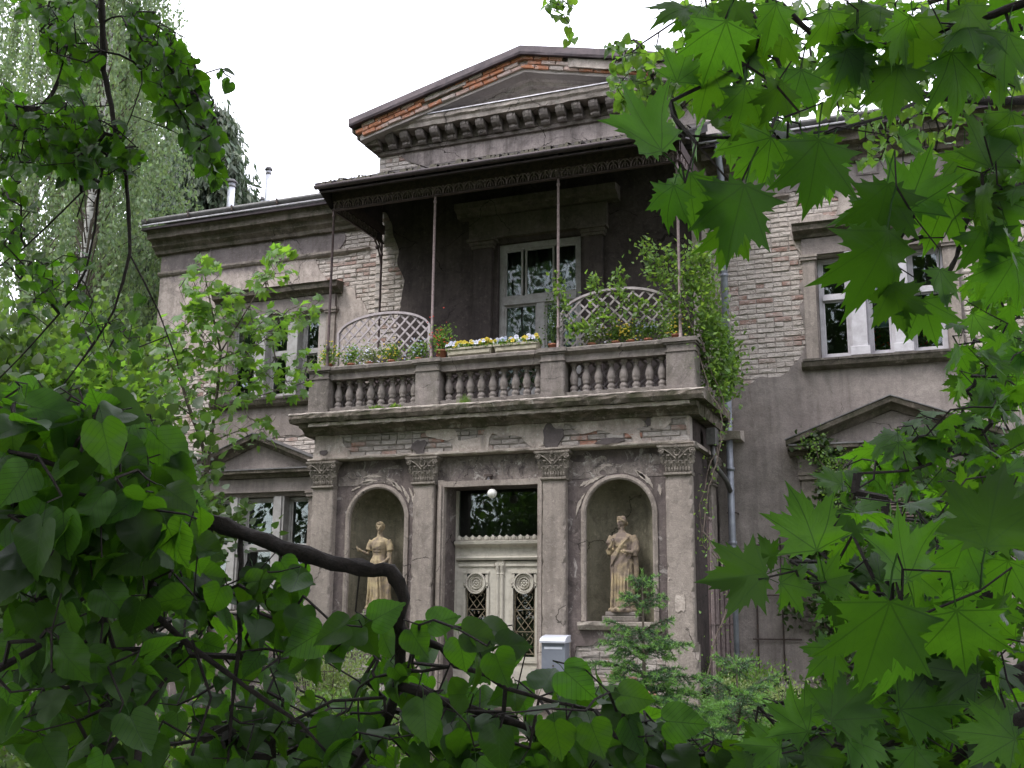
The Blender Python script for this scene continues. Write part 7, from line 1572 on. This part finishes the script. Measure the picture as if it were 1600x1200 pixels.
def pot(x, y, z, r, h, label, leaves, mat, nl, fl=None, T=T_s, ls=(.03, .06), group=None, spread=None):
    t = empty('flower_pot', (x, y, z), label, 'flower pot', group)
    MB().lathe([(r*.68, 0), (r*.9, h*.78), (r, h*.78), (r*1.04, h), (r*.9, h), (r*.86, h*.9), (.001, h*.88)], (x, y, z), 16).build('pot', 'terra', t, True)
    sp = spread or (r*1.1, r*1.0, leaves); q = np.array([x, y, z+h+sp[2]*.7])+RNG.normal(0, .5, (nl, 3))*np.array(sp); me = scatter_mesh('foliage', T, q, orient(nl, (0, 0, .4), .6, .7, 0, .6), RNG.uniform(ls[0], ls[1], nl)); me.materials.append(M[mat]); link(me, 'foliage', t)['kind'] = 'stuff'
    s = MB()
    for k in range(6): s.tube([(x, y, z+h*.8), (x+random.uniform(-1, 1)*sp[0]*.6, y+random.uniform(-1, 1)*sp[1]*.6, z+h+sp[2]*random.uniform(.6, 1.3))], .004, 4)
    s.build('stems', 'rose_leaf', t)['kind'] = 'stuff'
    if fl:
        fm, k, fs = fl; F = MB()
        for i in range(k): p = np.array([x, y, z+h+sp[2]*.9])+RNG.normal(0, .55, 3)*np.array(sp); p[1] -= sp[1]*.5; F.sphere(tuple(p), fs*random.uniform(.7, 1.2), 6, .7)
        F.build('blossoms', fm, t)['kind'] = 'stuff'
    return t
c = at(689, 562, YP); pot(c.x, YP+.02, 3.59, .085, .14, 'terracotta pot with a red-flowered plant beside the left planter', .17, 'rose_leaf', 420, ('red_f', 60, .012), spread=(.17, .14, .22))
c = at(862, 546, YP); pot(c.x, YP+.06, 3.59, .07, .10, 'terracotta pot with a tall dark bushy plant at the second canopy post from the right', .3, 'wood_leaf', 700, None, ls=(.02, .045), spread=(.13, .12, .42))
for (px, py, fm, lab) in ((514, 568, 'yellow', 'pot of yellow pansies at the left end of the balcony'), (612, 566, 'yellow', 'pot of yellow flowers behind the left lattice'), (578, 568, 'white_f', 'pot of silvery flowers behind the left lattice'), (549, 566, 'blue_f', 'pot of pale blue flowers near the left end of the left lattice'), (654, 566, 'blue_f', 'pot of pale blue flowers by the second canopy post'), (962, 546, 'yellow', 'pot of yellow flowers behind the left half of the right lattice'), (1013, 540, 'blue_f', 'pot of pale blue flowers behind the right lattice'), (985, 545, 'yellow', 'pot with yellow flowers in the middle behind the right lattice'), (1056, 534, 'yellow', 'pot of yellow pansies at the right end of the balcony'), (925, 548, 'white_f', 'pot of white flowers at the left end of the right lattice')):
    Yq = YP+.16 if px not in (514, 1056) else YP+.06
    c = at(px, py, Yq); pot(c.x, Yq, 3.59, .06, .09, lab, .1, 'rose_leaf' if fm != 'white_f' else 'spirea_leaf', 300, (fm, 34, .015), spread=(.17, .06, .15))
for (px, py, mt, lab) in ((1375, 528, 'orange_f', 'geranium with orange-red blossoms behind the middle pane of the right upper window'), (1447, 512, 'red_f', 'red geranium behind the right pane of the right upper window')):
    c = at(px, py, YW+.42); pot(c.x, YW+.45, 3.62, .08, .10, lab, .2, 'rose_leaf', 260, (mt, 22, .020), spread=(.15, .08, .20), ls=(.03, .06), T=T_h)
for (px, py, lab) in ((588, 634, 'grass tuft on the balcony slab under the left balusters'), (618, 634, 'small weed on the slab, right of the grass tuft'), (726, 627, 'grass blades at the foot of the middle balusters')):
    c = at(px, py, YP-.14); t = empty('weed_tuft', (c.x, YP-.14, 2.86), lab, 'weed'); m = 130; q = np.array([c.x, YP-.14, 2.87])+RNG.normal(0, 1, (m, 3))*np.array([.05, .03, .012]); me = scatter_mesh('foliage', T_r if px != 726 else ([(.04, 0, 0), (-.04, 0, 0), (0, 1, .2)], [(0, 1, 2)]), q, orient(m, (0, -.3, 1.2), .5, .3, 0, .6), RNG.uniform(.03, .07, m) if px != 726 else RNG.uniform(.06, .16, m)); me.materials.append(M['lime_leaf']); link(me, 'foliage', t)['kind'] = 'stuff'

# ground cover, dead leaves
n = 26000; q = np.stack([RNG.uniform(-22, 12, n), RNG.uniform(1.5, 15.3, n), np.zeros(n)], 1); q = q[~((q[:, 0] > -7.4) & (q[:, 0] < -4.5) & (q[:, 1] > 11.4))]; q[:, 2] = [gz(a, b) for a, b in q[:, :2]]; n = len(q); q[:, 2] += RNG.uniform(0, .16, n)
me = scatter_mesh('ground_cover', T_s, q, orient(n, (0, 0, .6), .6, 1, 0, .5), RNG.uniform(.05, .12, n)); me.materials.append(M['shrub_leaf']); tag(link(me, 'ground_cover'), 'low green weeds covering the garden floor', 'ground cover', kind='stuff')

# --- surrounding park: trees left, behind the house and behind the viewer (seen in the panes)
def woodland(name, label, trees, mat='wood_leaf'):
    P = []; S = []; tr = MB()
    for (x, y, H, r, n) in trees:
        zb = gz(x, y); tr.tube([(x, y, zb), (x+.3, y, zb+H*.5), (x, y+.2, zb+H*.9)], [.22, .16, .05], 7)
        v = RNG.normal(0, 1, (n, 3)); v /= np.linalg.norm(v, axis=1, keepdims=True); wob = 1+.4*np.sin(v[:, :1]*6+x)*np.sin(v[:, 2:]*5+y); q = v*np.array([r, r, H*.40])*RNG.uniform(.0, 1, (n, 1))**.42*wob+np.array([x, y, zb+H*.62]); P.append(q); S.append(RNG.uniform(.16, .34, n)*(1.2 if y < 5 else 1))
    P = np.concatenate(P); S = np.concatenate(S); me = scatter_mesh(name, T_r, P, orient(len(P), (0, 0, -.5), .6, .9, 0, .6), S); me.materials.append(M[mat]); me.materials.append(M['bark_g'])
    o = link(me, name); tag(o, label, 'woodland', kind='stuff'); k = tr.build('trunks', 'bark_g', None); k.parent = o; k['kind'] = 'stuff'; return o
woodland('park_woodland', 'dense park trees far beyond the birches on the left', [(-34+i*3.2+random.uniform(-1, 1), 26+random.uniform(0, 10)-i*.3, random.uniform(7, 11), random.uniform(2.2, 3.2), 5200) for i in range(6)]+[(-17+i*1.8, 19+random.uniform(0, 3), random.uniform(3.2, 4.6), 1.6, 3000) for i in range(-3, 2)], 'shrub_leaf')
woodland('park_woodland', 'park trees all round the front garden, mirrored in the window panes', [(-25, -2, 16, 4.2, 6000), (-22, 7, 14, 3.2, 5000), (-29, 3, 17, 4.5, 6000), (-16, -6, 18, 4.5, 7140), (-9, -9, 20, 5, 8160), (-2, -10, 19, 4.6, 7820), (5, -8, 20, 5, 8160), (11, -4, 18, 4.6, 7140), (15, 3, 18, 4.5, 6120), (-19, 3, 15, 3.6, 6120), (0, -4, 15, 3.6, 6460), (-5, -4.5, 16, 3.4, 6120), (6, -2, 14, 3.0, 5100), (9, 8, 15, 3.2, 5100), (-11, -2.5, 10, 2.8, 2600)])

# ================================================================ every separable piece becomes a part of its own
def split_parts():
    for o in list(bpy.data.objects):
        if o.type != 'MESH' or o.parent is None or o.get('kind') or o.children or o.data.users > 1 or o.name.split('.')[0] in ('leaf', 'brick', 'trunk', 'branch', 'blossom', 'stem', 'twigs'): continue
        me = o.data; n = len(me.vertices); par = list(range(n))
        def find(a):
            while par[a] != a: par[a] = par[par[a]]; a = par[a]
            return a
        for p in me.polygons:
            a = find(p.vertices[0])
            for v in p.vertices[1:]:
                b = find(v)
                if b != a: par[b] = a
        isl = {}
        for i in range(n): isl.setdefault(find(i), []).append(i)
        if len(isl) < 2 or len(isl) > 400: continue
        co = np.empty(n*3); me.vertices.foreach_get('co', co); co = co.reshape(-1, 3); K = list(isl); e = .012
        lo = [co[isl[k]].min(0)-e for k in K]; hi = [co[isl[k]].max(0)+e for k in K]; g = list(range(len(K)))
        def f2(a):
            while g[a] != a: a = g[a]
            return a
        for i in range(len(K)):
            for j in range(i+1, len(K)):
                if np.all(lo[i] < hi[j]) and np.all(lo[j] < hi[i]):
                    a, b = f2(i), f2(j)
                    if a != b: g[b] = a
        cl = {}
        for i, k in enumerate(K): cl.setdefault(f2(i), []).extend(isl[k])
        if len(cl) < 2 or len(cl) > 30: continue
        vc = {}
        for ci, (k, vs) in enumerate(cl.items()):
            for v in vs: vc[v] = ci
        parts = [MB() for _ in cl]; maps = [dict() for _ in cl]
        for p in me.polygons:
            c = vc[p.vertices[0]]; mp = maps[c]; idx = []
            for v in p.vertices:
                if v not in mp: mp[v] = len(parts[c].v); parts[c].v.append(tuple(co[v]))
                idx.append(mp[v])
            parts[c].f.append(tuple(idx))
        sm = me.polygons[0].use_smooth; mat = me.materials[0]; nm = o.name.split('.')[0]
        for k, pb in enumerate(parts):
            m2 = pb.mesh(nm, sm); m2.materials.append(mat)
            if k == 0: o.data = m2
            else:
                q = bpy.data.objects.new(nm, m2); COL.objects.link(q); q.parent = o.parent; q.matrix_parent_inverse = o.matrix_parent_inverse.copy(); q.matrix_basis = o.matrix_basis.copy()
        bpy.data.meshes.remove(me)
split_parts()
